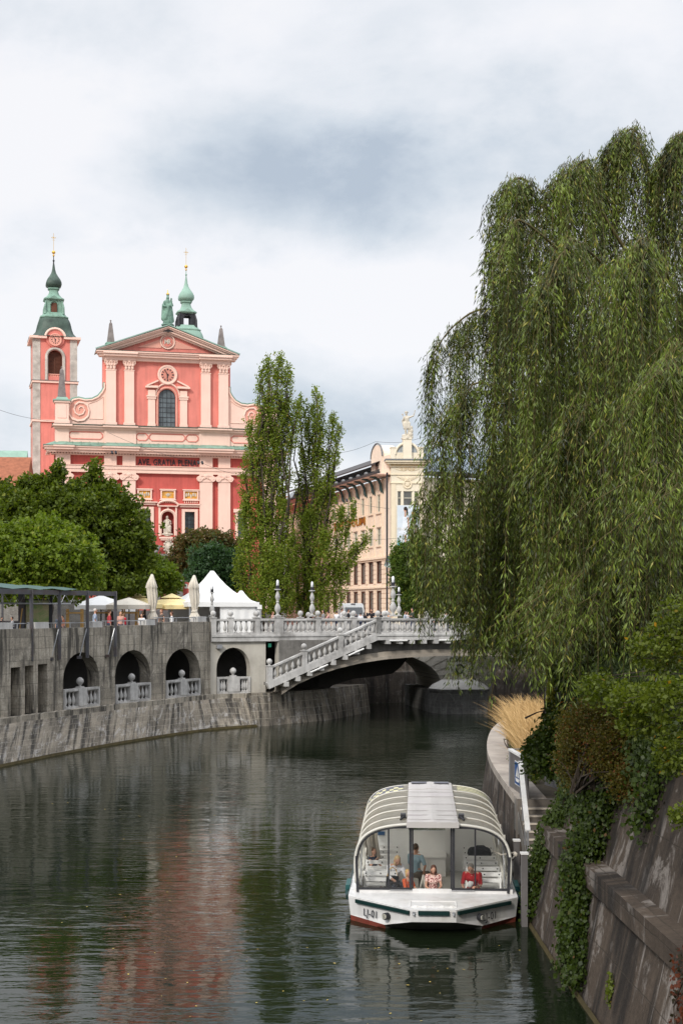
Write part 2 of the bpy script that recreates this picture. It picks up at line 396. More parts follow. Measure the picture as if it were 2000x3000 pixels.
M_WHITE2 = mat('white_hull_paint', (.72, .71, .70), .35, .05, .8, .02, dirt=(.52, .49, .43), streak=.30)
M_CANVAS = mat('white_canvas', (.78, .78, .77), .8, .04, 1.0, .15, 3)
M_CANVASC = mat('cream_canvas', (.62, .57, .49), .85, .08, 1.5, .25, 4)
M_YCANVAS = mat('yellow_canvas', (.80, .65, .33), .85, .06, 1.2, .15, 3)
M_TILE = mat('roof_tile', (.30, .11, .06), .85, .25, 2.5, .5, 12)
M_SLATE = mat('slate_roof', (.055, .05, .05), .6, .3, 2.0, .3, 8)
M_PLAS = mat('old_plaster', (.40, .37, .33), .9, .15, .6, .2, 8, dirt=(.22, .20, .18))
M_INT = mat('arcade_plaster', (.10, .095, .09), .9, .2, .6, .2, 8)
M_MAROON = mat('window_joinery', (.13, .045, .025), .5, .15, 3, 0)
M_GREEN = mat('dark_green_paint', (.006, .026, .024), .35, .2, 2, 0)
M_ANTI = mat('red_antifouling', (.20, .045, .03), .6, .2, 3, .1, dirt=(.10, .05, .03))
M_PAVE = mat('paving', (.27, .25, .23), .9, .15, .3, .2, 8)
M_WALLU = stonewall('quay_upper_stone', (.52, .465, .38), (.045, .042, .038), (.13, .12, .10), 1.5, .62, .85, (.56, .51, .43), .6)
M_WALLL = stonewall('quay_lower_stone', (.35, .305, .245), (.028, .026, .024), (.42, .39, .32), .85, .5, .85, (.47, .455, .44), .55)
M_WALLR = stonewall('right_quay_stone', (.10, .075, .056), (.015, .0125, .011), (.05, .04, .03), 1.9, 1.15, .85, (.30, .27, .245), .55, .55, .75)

# ------------------------------------------------------------------ water
def water_mat():
    m, t, n, l, b = newmat('river_water')
    co = nd(t, 'ShaderNodeTexCoord').outputs['Object']
    b.inputs['Base Color'].default_value = (.007, .011, .005, 1); b.inputs['Roughness'].default_value = .015; b.inputs['IOR'].default_value = 1.33; b.inputs['Specular IOR Level'].default_value = .27
    a1 = noise(t, co, 1.0, 2, .5, mscale=(.55, 1.5, 1), dist=.35)
    a2 = noise(t, co, 1.0, 3, .55, mscale=(1.6, 4.2, 1), dist=.3)
    a3 = noise(t, co, 1.0, 2, .5, mscale=(6, 13, 1))
    calm = ramp(t, noise(t, co, .11, 3, .5), [(.40, .35), (.60, 1.)])
    def mm(op, a, b_):
        q = nd(t, 'ShaderNodeMath', operation=op)
        for i, v in enumerate((a, b_)):
            if isinstance(v, (int, float)): q.inputs[i].default_value = v
            else: l.new(v, q.inputs[i])
        return q.outputs[0]
    h = mm('ADD', mm('MULTIPLY', a1, .90), mm('ADD', mm('MULTIPLY', a2, .42), mm('MULTIPLY', a3, .04)))
    h = mm('MULTIPLY', h, calm)
    bp = nd(t, 'ShaderNodeBump'); bp.inputs['Strength'].default_value = 1.0; bp.inputs['Distance'].default_value = .031; l.new(h, bp.inputs['Height']); l.new(bp.outputs[0], b.inputs['Normal'])
    return m
wmb = MB(); wmb.add([(-60, -60, 0), (90, -60, 0), (90, 150, 0), (-60, 150, 0)], [(0, 1, 2, 3)])
water = tag(wmb.build('river_water', water_mat()), kind='structure')

# ------------------------------------------------------------------ the two bridge lines
SB = Fr((-4.71, 93.5), math.atan2(5.5, 13.74))             # near face of the footbridge
W2 = Fr(tuple(SB.w(0, 1.7, 0))[:2], SB.yaw)                # rear balustrade line, also face of the rendered quay wall
a612 = W2.x(617)
V5 = W2.w(a612, 0, 0); V6 = W2.w(W2.x(800), 0, 0)
FOOT = [G(-420, 60), G(-150, 68.0), G(0, 72.7), G(150, 77.4), G(310, 82.8), G(461, 87.8), (V5.x, V5.y)]
WAT = [G(-480, 55), G(-150, 64.5), G(0, 68.7), G(150, 73.8), G(310, 79.4), G(461, 84.9), G(617, 90.3), G(735, 92.9), G(810, 94.6)]
ZL = 2.1
TER = 5.8
# left quay: battered lower wall
def lerp(a, b, t): return tuple(x+(y-x)*t for x, y in zip(a, b))
def resample(pl, n):
    d = [0]
    for a, b in zip(pl, pl[1:]): d.append(d[-1]+math.dist(a, b))
    out = []
    for i in range(n+1):
        s = d[-1]*i/n; k = max(j for j in range(len(d)) if d[j] <= s+1e-9); k = min(k, len(pl)-2)
        out.append((lerp(pl[k], pl[k+1], (s-d[k])/(d[k+1]-d[k])), s))
    return out
def smoothpl(pl):
    out = []
    for i in range(len(pl)-1):
        p0 = Vector(pl[max(i-1, 0)]); p1 = Vector(pl[i]); p2 = Vector(pl[i+1]); p3 = Vector(pl[min(i+2, len(pl)-1)])
        for k in range(4):
            t = k/4; out.append(tuple(.5*((2*p1)+(p2-p0)*t+(2*p0-5*p1+4*p2-p3)*t*t+(3*p1-p0-3*p2+p3)*t**3)))
    return out+[tuple(pl[-1])]
quay = empty('quay_wall', (-14, 78, 0), 0, 'old stone quay wall with dark arches and a sloping foot along the left bank', 'quay wall')
QI = Vector((14, -78, 0))
def qT(x, y, z): return (x+14, y-78, z)
footL = FOOT+[(V6.x, V6.y)]
lip = []
for i, p in enumerate(footL):
    a = Vector(footL[max(i-1, 0)]); b = Vector(footL[min(i+1, len(footL)-1)]); t = (b-a).normalized(); nrm = Vector((t.y, -t.x))
    lip.append(tuple(Vector(p)+nrm*.5))
A = resample(smoothpl(lip), 60); B = resample(smoothpl(WAT), 60)
mb = MB(uvf=lambda x, y, z: (0, 0))
def strip(mb, A, B, za, zb, flip=False, u0=0):
    o = len(mb.v)
    for (p, s), (q, s2) in zip(A, B):
        mb.v += [qT(p[0], p[1], za), qT(q[0], q[1], zb)]; L_ = math.hypot(math.dist(p, q), za-zb); mb.uv += [(s+u0, za+10), (s+u0, za+10-L_)]
    for i in range(len(A)-1):
        k = o+2*i; f_ = (k, k+1, k+3, k+2); mb.f.append(f_[::-1] if flip else f_); mb.m.append(mb.mi)
C_ = [(lerp(a[0], b[0], 1.14), a[1]) for a, b in zip(A, B)]
A2 = [(lerp(a[0], b[0], .04), a[1]) for a, b in zip(A, B)]
strip(mb, A2, C_, ZL-.3, -.3, u0=3)
mb.build('sloping_foot', M_WALLL, quay)
mb = MB(uvf=lambda x, y, z: (0, 0))
inner = [(lerp(a[0], b[0], -1.2), a[1]) for a, b in zip(A, B)]
strip(mb, [(lerp(a[0], b[0], -.9), a[1]) for a, b in zip(A, B)], A, ZL, ZL)
strip(mb, A, A, ZL, ZL-.3); strip(mb, A, A2, ZL-.3, ZL-.3)
mb.build('ledge', M_WALLU, quay)
# algae line at the water
M_ALGAE = mat('waterline_algae', (.055, .042, .015), .9, .4, 2, .3)
mb = MB(uvf=lambda x, y, z: (0, 0))
o1 = [(lerp(a[0], b[0], 1.0), a[1]) for a, b in zip(A, B)]; o2 = [(lerp(a[0], b[0], .955), a[1]) for a, b in zip(A, B)]
mb2 = MB(uvf=lambda x, y, z: (0, 0))
def offs(P, k): return [((p[0]+.03*k, p[1]-.03*k), s) for p, s in P]
strip(mb2, offs(o2, 1), offs([(lerp(a[0], b[0], 1.02), a[1]) for a, b in zip(A, B)], 1), .13, -.05)
mb2.build('algae_band', M_ALGAE, quay)
# upper wall, one straight bay after another
U0 = [0]
def bayframe(i):
    a = Vector(FOOT[i]); b = Vector(FOOT[i+1]); return Fr(tuple(a), math.atan2((b-a).y, (b-a).x)), (b-a).length
TOPZ = [6.6, 6.6, 6.6, 6.6, 6.68, 6.85]
quayT = lambda fr: (lambda x, y, z: tuple(fr.w(x, y, z)+QI))
upper = MB(); upper_int = MB(); rev = 0
bays = []
uacc = 0
for i in range(6):
    fr, L_ = bayframe(i); bays.append((fr, L_, uacc))
    upper.T = quayT(fr); upper.uvf = (lambda u: (lambda x, y, z: (x+y+u, z)))(uacc)
    zt = TOPZ[i]
    if i <= 1: upper.holewall(0, L_, ZL-.02, zt, [], 0, .5)
    elif i == 2:
        hs = [(fr.x(31), fr.x(60), ZL, 4.62), (fr.x(73), fr.x(98), ZL, 4.66), (fr.x(111), fr.x(139), ZL, 4.70)]
        upper.holewall(0, L_, ZL-.02, zt, hs, 0, .75)
        for h in hs: upper.add([(h[0], .75, h[2]), (h[1], .75, h[2]), (h[1], .75, h[3]), (h[0], .75, h[3])], [(0, 1, 2, 3)])
    else:
        px = [(185, 290), (337, 440), (485, 585)][i-3]; pt = [1913, 1906.5, 1902][i-3]
        x0, x1 = fr.x(px[0]), fr.x(px[1]); cx = (x0+x1)/2; rx = (x1-x0)/2; ztop = fr.z(pt, sum(px)/2)
        zs = 3.75
        upper.archwall(0, L_, ZL-.02, zt, cx, rx, zs, ztop-zs, ZL-.02, 0, .75)
    upper.box(0, L_, .0, .62, zt-.001, zt+.02)
    uacc += L_
upper.build('upper_wall', M_WALLU, quay)
# arcade passage behind the arches
arc = MB()
for i in range(2, 6):
    fr, L_, _ = bays[i]; arc.T = quayT(fr)
    arc.add([(-.9, 4.2, 1.9), (L_+.9, 4.2, 1.9), (L_+.9, 4.2, 5.7), (-.9, 4.2, 5.7)], [(0, 1, 2, 3)])
    arc.add([(-.5, .6, ZL-.015), (L_+.5, .6, ZL-.015), (L_+.5, 4.2, ZL-.015), (-.5, 4.2, ZL-.015)], [(0, 1, 2, 3)])
    arc.add([(-.5, .6, 5.6), (L_+.5, .6, 5.6), (L_+.5, 4.2, 5.6), (-.5, 4.2, 5.6)], [(0, 1, 2, 3)])
    arc.box(L_-.35, L_+.3, .75, 1.2, ZL, 5.6)
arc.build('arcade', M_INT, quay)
# rendered quay wall with the fourth arch, under the balustrade
sc2 = a612
rw = MB(lambda x, y, z: tuple(W2.w(x, y, z)+QI), uvf=lambda x, y, z: (x+y, z))
x0, x1 = W2.x(634), W2.x(733)
rw.archwall(sc2, W2.x(778), ZL-.02, 5.56, (x0+x1)/2, (x1-x0)/2, 3.75, W2.z(1899, 683)-3.75, ZL-.02, 0, .8)
rw.prism([(W2.x(830), 2.1), (W2.x(850), 2.5), (W2.x(1010), 4.9), (W2.x(1010), 5.5), (W2.x(830), 5.5)], 0, .6); rw.box(W2.x(812), W2.x(830), -.12, .5, 2.1, 5.5)
rw.build('rendered_wall', M_CREAMW, quay)
rb = MB(lambda x, y, z: tuple(W2.w(x, y, z)+QI))
rb.add([(sc2-3, 3.4, 1.9), (W2.x(985), 3.4, 1.9), (W2.x(985), 3.4, 5.6), (sc2-3, 3.4, 5.6)], [(0, 1, 2, 3)])
rb.add([(sc2-.5, .6, 5.45), (W2.x(985), .6, 5.45), (W2.x(985), 3.4, 5.45), (sc2-.5, 3.4, 5.45)], [(0, 3, 2, 1)])
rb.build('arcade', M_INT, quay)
gr = MB(lambda x, y, z: tuple(W2.w(x, y, z)+QI))       # iron lattice gate inside the fourth arch
gx0, gx1 = W2.x(683)+.9, W2.x(733)+.6
for k in range(7): gr.bar((gx0, 2.9, 2.1+k*.5), (gx1, 2.9, 2.6+k*.5), .03, .03); gr.bar((gx0, 2.9, 2.6+k*.5), (gx1, 2.9, 2.1+k*.5), .03, .03)
gr.build('lattice_gate', M_DARK, quay)
sg = MB(lambda x, y, z: tuple(W2.w(x, y, z)+QI)); sg.box(W2.x(785), W2.x(794), -.05, .0, 5.15, 5.4)
tag(sg.build('exit_sign', mat('green_sign', (.03, .2, .13), .4, .05, 2, 0), quay))
lb = MB(lambda x, y, z: tuple(W2.w(x, y, z)+QI)); lb.box(W2.x(632), W2.x(647), -.35, -.02, 5.1, 5.35); lb.build('floodlight', M_RAILM, quay)
# abutment of the footbridge
ab = MB(lambda x, y, z: (x+14, y-78, z), uvf=lambda x, y, z: (x*.9+y*.6, z+8))
wp = [G(735, 92.9), G(790, 93.7), G(958, 98.2), (G(958, 98.2)[0]+3.2, 106.5), (-9, 104)]
tp = [(G(735, 93.9)[0], 93.9), (G(792, 94.4)[0], 94.4), (G(944, 99.0)[0], 99.0), (G(944, 99)[0]+3.2, 106.5), (-9, 104)]
ab.add([(x, y, -.4) for x, y in wp]+[(x, y, 2.12) for x, y in tp], [(0, 1, 6, 5), (1, 2, 7, 6), (2, 3, 8, 7), (3, 4, 9, 8), (5, 6, 7, 8, 9)])
ab.build('bridge_abutment', M_WALLL, quay)
# far part of the quay seen under the arches
fw = MB(lambda x, y, z: (x+14, y-78, z), uvf=lambda x, y, z: (x, z))
P0 = (-8, 112); P1 = (9, 119.5); P2 = (60, 132)
for a, b in ((P0, P1), (P1, P2)):
    fw.add([(a[0], a[1], -.4), (b[0], b[1], -.4), (b[0], b[1]+.6, 2.5), (a[0], a[1]+.6, 2.5)], [(0, 1, 2, 3)])
    fw.add([(a[0], a[1]+.6, 2.5), (b[0], b[1]+.6, 2.5), (b[0], b[1]+2.5, 2.55), (a[0], a[1]+2.5, 2.55)], [(0, 1, 2, 3)])
    fw.add([(a[0], a[1]+2.5, 2.55), (b[0], b[1]+2.5, 2.55), (b[0], b[1]+2.5, 5.75), (a[0], a[1]+2.5, 5.75)], [(0, 1, 2, 3)])
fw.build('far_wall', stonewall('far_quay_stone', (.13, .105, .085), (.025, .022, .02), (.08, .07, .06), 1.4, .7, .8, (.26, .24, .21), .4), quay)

# ------------------------------------------------------------------ ground
gm = MB()
back = [Vector(p) for p in FOOT]
off = []
for i, p in enumerate(FOOT):
    a = Vector(FOOT[max(i-1, 0)]); b = Vector(FOOT[min(i+1, len(FOOT)-1)]); t = (b-a).normalized(); off.append(Vector(p)+Vector((-t.y, t.x))*.3)
wr = W2.w(W2.x(985), .3, 0)
pl = [(-60, -60)]+[(p.x, p.y) for p in off]+[(wr.x, wr.y), (-1, 106.5), (-4, 112), (-8, 114.3), (9, 121.9), (60, 134.4), (1500, 400), (1500, 1800), (-1500, 1800), (-1500, -60)]
gm.add([(x, y, TER) for x, y in pl], [tuple(range(len(pl)))])
tag(gm.build('ground', M_PAVE), kind='structure')

# ------------------------------------------------------------------ balustrades
BALP = [(.10, 0), (.10, .05), (.055, .07), (.05, .10), (.09, .16), (.125, .25), (.12, .34), (.085, .46), (.05, .58), (.042, .66), (.06, .68), (.06, .71), (.085, .72), (.085, .76)]
def bal_mesh(): return MB().lathe(0, 0, 0, BALP, 10)
def balustrade(T, fr, x0, z0, x1, z1, y, root, proto, posts, h=1.08, step=.36, balls=True, plinth=.14, lampposts=(), cube=.34):
    """posts: list of x (local). z0,z1 floor heights at x0,x1 (sloped if they differ)"""
    zf = lambda x: z0+(z1-z0)*(x-x0)/(x1-x0)
    m = MB(T)
    m.bar((x0, y, zf(x0)+plinth/2), (x1, y, zf(x1)+plinth/2), .34, plinth); m.build('plinth', M_BAL, root)
    m = MB(T); m.bar((x0, y, zf(x0)+h-.09), (x1, y, zf(x1)+h-.09), .36, .12); m.bar((x0, y, zf(x0)+h-.17), (x1, y, zf(x1)+h-.17), .26, .05)
    m.build('handrail', M_BAL, root)
    for p in posts:
        w = cube/2 if p not in lampposts else cube*.9
        m = MB(T); m.box(p-w, p+w, y-.2, y+.2, zf(p)-.02, zf(p)+h+.01)
        m.box(p-w-.035, p+w+.035, y-.235, y+.235, zf(p)+h+.01, zf(p)+h+.07)
        m.build('post', M_BAL, root)
        if p not in lampposts and balls:
            m = MB(T); m.lathe(p, y, zf(p)+h+.07, [(.13, 0), (.08, .05), (.07, .08), (.13, .11), (.18, .19), (.19, .27), (.16, .36), (.09, .43), (.02, .455)], 14)
            m.build('stone_ball', M_BAL, root, smooth=True)
    ps = sorted(posts)
    for a, b in zip(ps, ps[1:]):
        wa = cube*.9 if a in lampposts else cube/2; wb = cube*.9 if b in lampposts else cube/2
        L_ = b-a-wa-wb; k = max(1, int(round(L_/step)))
        for j in range(k):
            x = a+wa+L_*(j+.5)/k
            P = T(x, y, zf(x)+plinth-.01); q = proto.copy(); COL.objects.link(q); q.parent = root; q.location = P; q.scale = (1, 1, (h-.18-plinth)/.76)
PROTO_B = bal_mesh().build('baluster', M_BAL, smooth=True)
# four short balustrades in the arches
arches = [(bays[3][0], 185, 290), (bays[4][0], 337, 440), (bays[5][0], 485, 585), (W2, 634, 733)]
names = ['leftmost arch of the quay, under the steel pergola post', 'second arch from the left in the quay wall', 'third arch from the left, last one in dark stone', 'arch in the pale rendered wall beside the bridge stair']
for (fr, p0, p1), nm in zip(arches, names):
    x0, x1 = fr.x(p0)+.02, fr.x(p1)-.02
    rt = empty('balustrade', tuple(fr.w(x0, .1, ZL)), fr.yaw, 'white stone balustrade in the '+nm, 'balustrade', 'balustrades in the quay arches')
    T = lambda x, y, z: Vector((x, y, z))
    L_ = x1-x0; c = L_/2
    m = MB(); m.box(0, L_, -.17, .17, 0, .12); m.build('plinth', M_BAL, rt)
    for a, b in ((.0, c-.42), (c+.42, L_)):
        m = MB(); m.box(a, b, -.18, .18, .98, 1.1); m.box(a, b, -.13, .13, .93, .98); m.build('handrail', M_BAL, rt)
        for j in range(3 if b-a < 1.7 else 4):
            k = 3 if b-a < 1.7 else 4; x = a+.15+(b-a-.25)*(j+.5)/k; inst(PROTO_B, (x, 0, .11), rt, 0, (1, 1, 1.08))
    m = MB(); m.box(c-.42, c+.42, -.21, .21, .12, 1.12); m.box(c-.2, c+.2, -.16, .16, 1.12, 1.2); m.build('pedestal', M_BAL, rt)
    for a in (.0, L_-.16): m = MB(); m.box(a, a+.16, -.19, .19, .12, .98); m.build('post', M_BAL, rt)
    m = MB(); m.lathe(c, 0, 1.2, [(.12, 0), (.07, .05), (.1, .09), (.2, .2), (.22, .3), (.19, .4), (.1, .49), (.02, .52)], 14); m.build('stone_ball', M_BAL, rt, smooth=True)

# ------------------------------------------------------------------ footbridge
fb = empty('footbridge', (SB.O.x, SB.O.y, 0), SB.yaw, 'concrete arch footbridge with white stone balustrades and a stair down its near side', 'bridge')
I = lambda x, y, z: Vector((x, y, z))
xs = {p: SB.x(p) for p in (621, 789, 890, 996, 1106, 1252, 1400)}
xL = xs[1106]; XR = 34.0
ZB = 6.0                       # floor of the balustrades
# deck and outer beam
m = MB(); m.box(W2.x(617)+.0, XR, 1.62, 5.6, 5.62, ZB-.02); m.box(xL-.1, XR, .02, 1.62, 5.62, ZB-.02); m.build('deck', M_BALD, fb)
m = MB(); m.box(xL-.17, XR, -.2, .2, 5.60, ZB); m.box(xL-.17, XR, -.26, -.2, 5.88, ZB)
m.build('edge_beam', M_BAL, fb)
m = MB(); m.box(a612, xL+2, 1.5, 1.9, 5.55, ZB); m.box(a612, xL+2, 1.44, 1.5, 5.86, ZB); m.build('edge_beam', M_BAL, fb)
def pier(xa, lp=(), more=()): return xa
lp_x = [SB.x(1151)]
right_posts = [xL, xs[1252], xs[1400], xs[1400]+3.2, xs[1400]+6.4, xs[1400]+9.6]
balustrade(I, SB, xL, ZB, XR-2, ZB, 0, fb, PROTO_B, right_posts)
# rear line: left of the stair head it is the quay balustrade; local y=1.7
rp_ = [W2.x(p) for p in (617, 673, 752, 815, 914, 1000)]
# add the short posts flanking the lamps
rear_posts = [W2.x(617)+.17, W2.x(675), W2.x(752), W2.x(815), W2.x(930), W2.x(1035), W2.x(1125)]
balustrade(I, SB, rear_posts[0], ZB, rear_posts[-1], ZB, 1.7, fb, PROTO_B, rear_posts, lampposts=(rear_posts[3],))
balustrade(I, SB, W2.x(800), ZB, XR-2, ZB, 5.4, fb, PROTO_B, [W2.x(800)+k*3.3 for k in range(8)])
# stair on the near side
zb0 = SB.z(2014, 785); zb1 = ZB-.0
m = MB(); m.bar((xs[789]-.15, 0, zb0+.06), (xL, 0, zb1-.14), .42, .42); m.build('stair_string', M_BAL, fb)
m = MB()
n_ = 22
for k in range(n_):
    a = xs[789]+.1+(xL-xs[789]-.1)*k/n_; b = xs[789]+.1+(xL-xs[789]-.1)*(k+1)/n_; z = zb0+.1+(ZB-zb0-.1)*(k+1)/n_; m.box(a, b, .2, 1.45, z-.2, z)
m.build('stair', M_BALD, fb)
balustrade(I, SB, xs[789], zb0+.26, xL, ZB+.0, 0, fb, PROTO_B, [xs[789], xs[890], xs[996], xL-.0001], h=1.07, step=.40)
# consoles under beam and string
for k in range(14):
    px = 835+34.5*k if k < 8 else 1133+(k-8)*35
    x = SB.x(px)
    zt = (zb0-.18+(ZB-.24-zb0+.0)*(x-xs[789])/(xL-xs[789])) if px < 1090 else 5.60
    zt = min(zt, 5.60)
    m = MB(); m.box(x-.16, x+.16, -.3, 1.9, zt-.26, zt-.02 if px > 1090 else zt+.05); m.build('console', M_BAL, fb)
for a, b in ((905, 955), (1015, 1060), (1135, 1187), (1279, 1333)):
    xa, xb = SB.x(a), SB.x(b)
    za = (zb0-.2+(ZB-.3-zb0)*(xa-xs[789])/(xL-xs[789])) if b < 1090 else 5.56; zb_ = (zb0-.2+(ZB-.3-zb0)*(xb-xs[789])/(xL-xs[789])) if b < 1090 else 5.56
    m = MB(); m.tube([(xa, -.33, za), (xb, -.33, zb_)], .06, 8); m.build('strip_light', M_WHITE, fb)
# arch rib
low = [SB.L(p, q) for p, q in ((828, 2037), (874, 2007), (939, 1978), (996, 1960), (1060, 1945), (1131, 1934), (1203, 1928), (1289, 1924))]
xc = SB.x(1330); lowr = [(2*xc-x, z) for x, z in low[::-1]]
low2 = low+[(xc, low[-1][1]+.01)]+lowr
def thick(i, n): return .42+.25*abs(2*i/(n-1)-1)
m = MB()
upp = [(x, z+thick(i, len(low2))) for i, (x, z) in enumerate(low2)]
for i in range(len(low2)-1):
    (a, b), (c, d), (e_, f_), (g, h_) = low2[i], low2[i+1], upp[i+1], upp[i]
    m.add([(a, .35, b), (c, .35, d), (e_, .35, f_), (g, .35, h_), (a, 5.3, b), (c, 5.3, d), (e_, 5.3, f_), (g, 5.3, h_)], [(0, 1, 2, 3), (4, 7, 6, 5), (0, 4, 5, 1), (3, 2, 6, 7)])
    m.add([(a, .18, b+.0), (c, .18, d+.0), (c, .18, d+.2), (a, .18, b+.2), (a, .35, b), (c, .35, d), (c, .35, d+.2), (a, .35, b+.2)], [(0, 1, 2, 3), (0, 4, 5, 1), (3, 2, 6, 7)])
m.build('arch_rib', mat('arch_concrete', (.34, .30, .25), .9, .2, .8, .3, 8, dirt=(.20, .17, .14), streak=.35), fb)
m = MB()
for i in range(len(low2)-1):
    (e_, f_), (g, h_) = upp[i+1], upp[i]
    if min(f_, h_) < 5.6: m.add([(g, .8, min(h_, 5.61)-.1), (e_, .8, min(f_, 5.61)-.1), (e_, .8, 5.63), (g, .8, 5.63)], [(0, 1, 2, 3)])
m.build('spandrel_wall', M_BALD, fb)
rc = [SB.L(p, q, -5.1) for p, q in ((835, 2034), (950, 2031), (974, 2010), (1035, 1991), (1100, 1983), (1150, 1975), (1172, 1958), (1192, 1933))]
m = MB(); m.prism([rc[0]]+rc[1:]+[(rc[-1][0], 5.42), (rc[0][0], 5.42)], 5.1, 5.5); m.build('under_arch_shade', mat('shade_dark_concrete', (.05, .045, .04), .9, .2, .8, .3), fb)  # added dark web; its colour and outline stand in for shade under the bridge
m = MB(); m.box(XR-6, XR, -.6, 6, -1, 5.4); m.build('abutment', M_BALD, fb)

# ------------------------------------------------------------------ central stone bridge behind
CB = Fr(G(1365, 107.0), R(9))
cb = empty('stone_bridge', (CB.O.x, CB.O.y, 0), CB.yaw, 'pale stone bridge on two wide arches with a carved name panel, behind the footbridge', 'bridge')
xl = CB.x(1292); xr = CB.x(1440); rx = CB.x(1292)-CB.x(1060); zs = CB.z(2008, 1292); rz = .5+CB.z(1936, 1192)-zs+.35
m = MB(uvf=lambda x, y, z: (x, z))
m.archwall(xl-2*rx-3, (xl+xr)/2, -.5, 5.9, xl-rx, rx, zs, rz, -.5, 0, 9, 24)
m.archwall((xl+xr)/2, xr+2*rx+8, -.5, 5.9, xr+rx, rx, zs, rz, -.5, 0, 9, 24)
m.build('arch_wall', stonewall('pale_voussoir', (.76, .72, .64), (.40, .37, .32), (.22, .2, .17), 1.3, .55, .3, (.6, .57, .5), .2), cb)
vs = MB()
for sgn, cx in ((1, xl-rx), (-1, xr+rx)):          # voussoir joints as shallow grooves' dark lines
    for k in range(9):
        a = math.pi*(.03+k*.045); p = (cx+sgn*rx*math.cos(a), zs+rz*math.sin(a)); q = (cx+sgn*(rx+2.2)*math.cos(a), zs+(rz+1.9)*math.sin(a)*1.0)
        if q[1] > 5.2:
            t = (5.2-p[1])/(q[1]-p[1]); q = (p[0]+(q[0]-p[0])*t, 5.2)
        if sgn*(q[0]-(xl+xr)/2) > -.7: 
            t = (-.7*sgn+(xl+xr)/2-p[0])/(q[0]-p[0]) if q[0] != p[0] else 1; q = (p[0]+(q[0]-p[0])*t, p[1]+(q[1]-p[1])*t)
        vs.bar((p[0], -.006, p[1]), (q[0], -.006, q[1]), .012, .05, up=(0, 1, 0))
vs.build('voussoir_joints', mat('dark_joint', (.12, .11, .09), .9, .1, 2, 0), cb)
px0 = CB.x(1277, 2.4); px1 = CB.x(1447, 2.4)
m = MB(uvf=lambda x, y, z: (x+y, z)); m.prism([(px0, -.3), (px0+.5, -2.4), (px1-.5, -2.4), (px1, -.3), (px1, 9), (px0, 9)], -.5, CB.z(2028, 1365, 2.4), 'z')
zc = CB.z(2028, 1365, 2.4)
m.prism([(px0-.12, -.3), (px0+.42, -2.55), (px1-.42, -2.55), (px1+.12, -.3), (px1+.12, 0), (px0-.12, 0)], zc, zc+.16, 'z')
m.build('pier', stonewall('pier_stone', (.24, .235, .225), (.10, .10, .095), (.3, .29, .27), 1.1, .5, .55, (.45, .44, .42), .35), cb)
m = MB(); mx_ = (px0+px1)/2
m.add([(px0-.1, -.3, zc+.16), (px0+.45, -2.5, zc+.16), (px1-.45, -2.5, zc+.16), (px1+.1, -.3, zc+.16), (px0+.2, -.2, zc+.45), (px0+.75, -1.7, zc+.55), (px1-.75, -1.7, zc+.55), (px1-.2, -.2, zc+.45), (mx_-1.2, -.1, zc+.78), (mx_-.8, -.6, zc+.8), (mx_+.8, -.6, zc+.8), (mx_+1.2, -.1, zc+.78)], [(0, 1, 5, 4), (1, 2, 6, 5), (2, 3, 7, 6), (4, 5, 9, 8), (5, 6, 10, 9), (6, 7, 11, 10), (8, 9, 10, 11)])
m.build('pier_cap', mat('pale_cap_stone', (.66, .64, .61), .85, .1, 1, .3, 10, dirt=(.42, .40, .38)), cb, smooth=True)
tx0, tx1 = CB.x(1311), CB.x(1400); tz0, tz1 = CB.z(1975, 1345), CB.z(1921, 1345)
m = MB(); m.box(tx0, tx1, -.05, .0, tz0, tz1+.25); m.box(tx0-.05, tx1+.05, -.12, 0, tz1+.25, tz1+.35)
m.build('name_panel', mat('panel_stone', (.58, .57, .52), .85, .06, 1, .1), cb)
M_LET = mat('dark_bronze_letters', (.02, .03, .025), .5, .1, 3, 0)
text('CIVITATI', .47, 'lettering', M_LET, cb, (tx0+.1, -.056, CB.z(1941, 1340)), (R(90), 0, 0), .01, 1.0, .012, 'LEFT', 1.05)
m = MB(); cxw, czw = CB.L(1345, 1961)
m.tube([(cxw+.27*math.cos(a*math.pi/8), -.1, czw+.32*math.sin(a*math.pi/8)) for a in range(16)], .07, 8, True); m.box(cxw-.12, cxw+.12, -.1, -.02, czw-.42, czw-.32)
m.build('wreath', M_LET, cb)
m = MB(); m.box(xl-2*rx-6, xr+2*rx+10, 0.02, 9, 5.5, 5.86); m.build('deck', M_BALD, cb)
m = MB(); m.box(xl-2*rx-3, xr+2*rx+8, -.25, .0, 5.6, 5.9); m.build('cornice', M_BAL, cb)
xb = xl-2*rx+2
balustrade(I, CB, xb, 5.9, xb+33, 5.9, -.05, cb, PROTO_B, [xb+3*k for k in range(12)], step=.5)
bpy.data.objects.remove(PROTO_B)

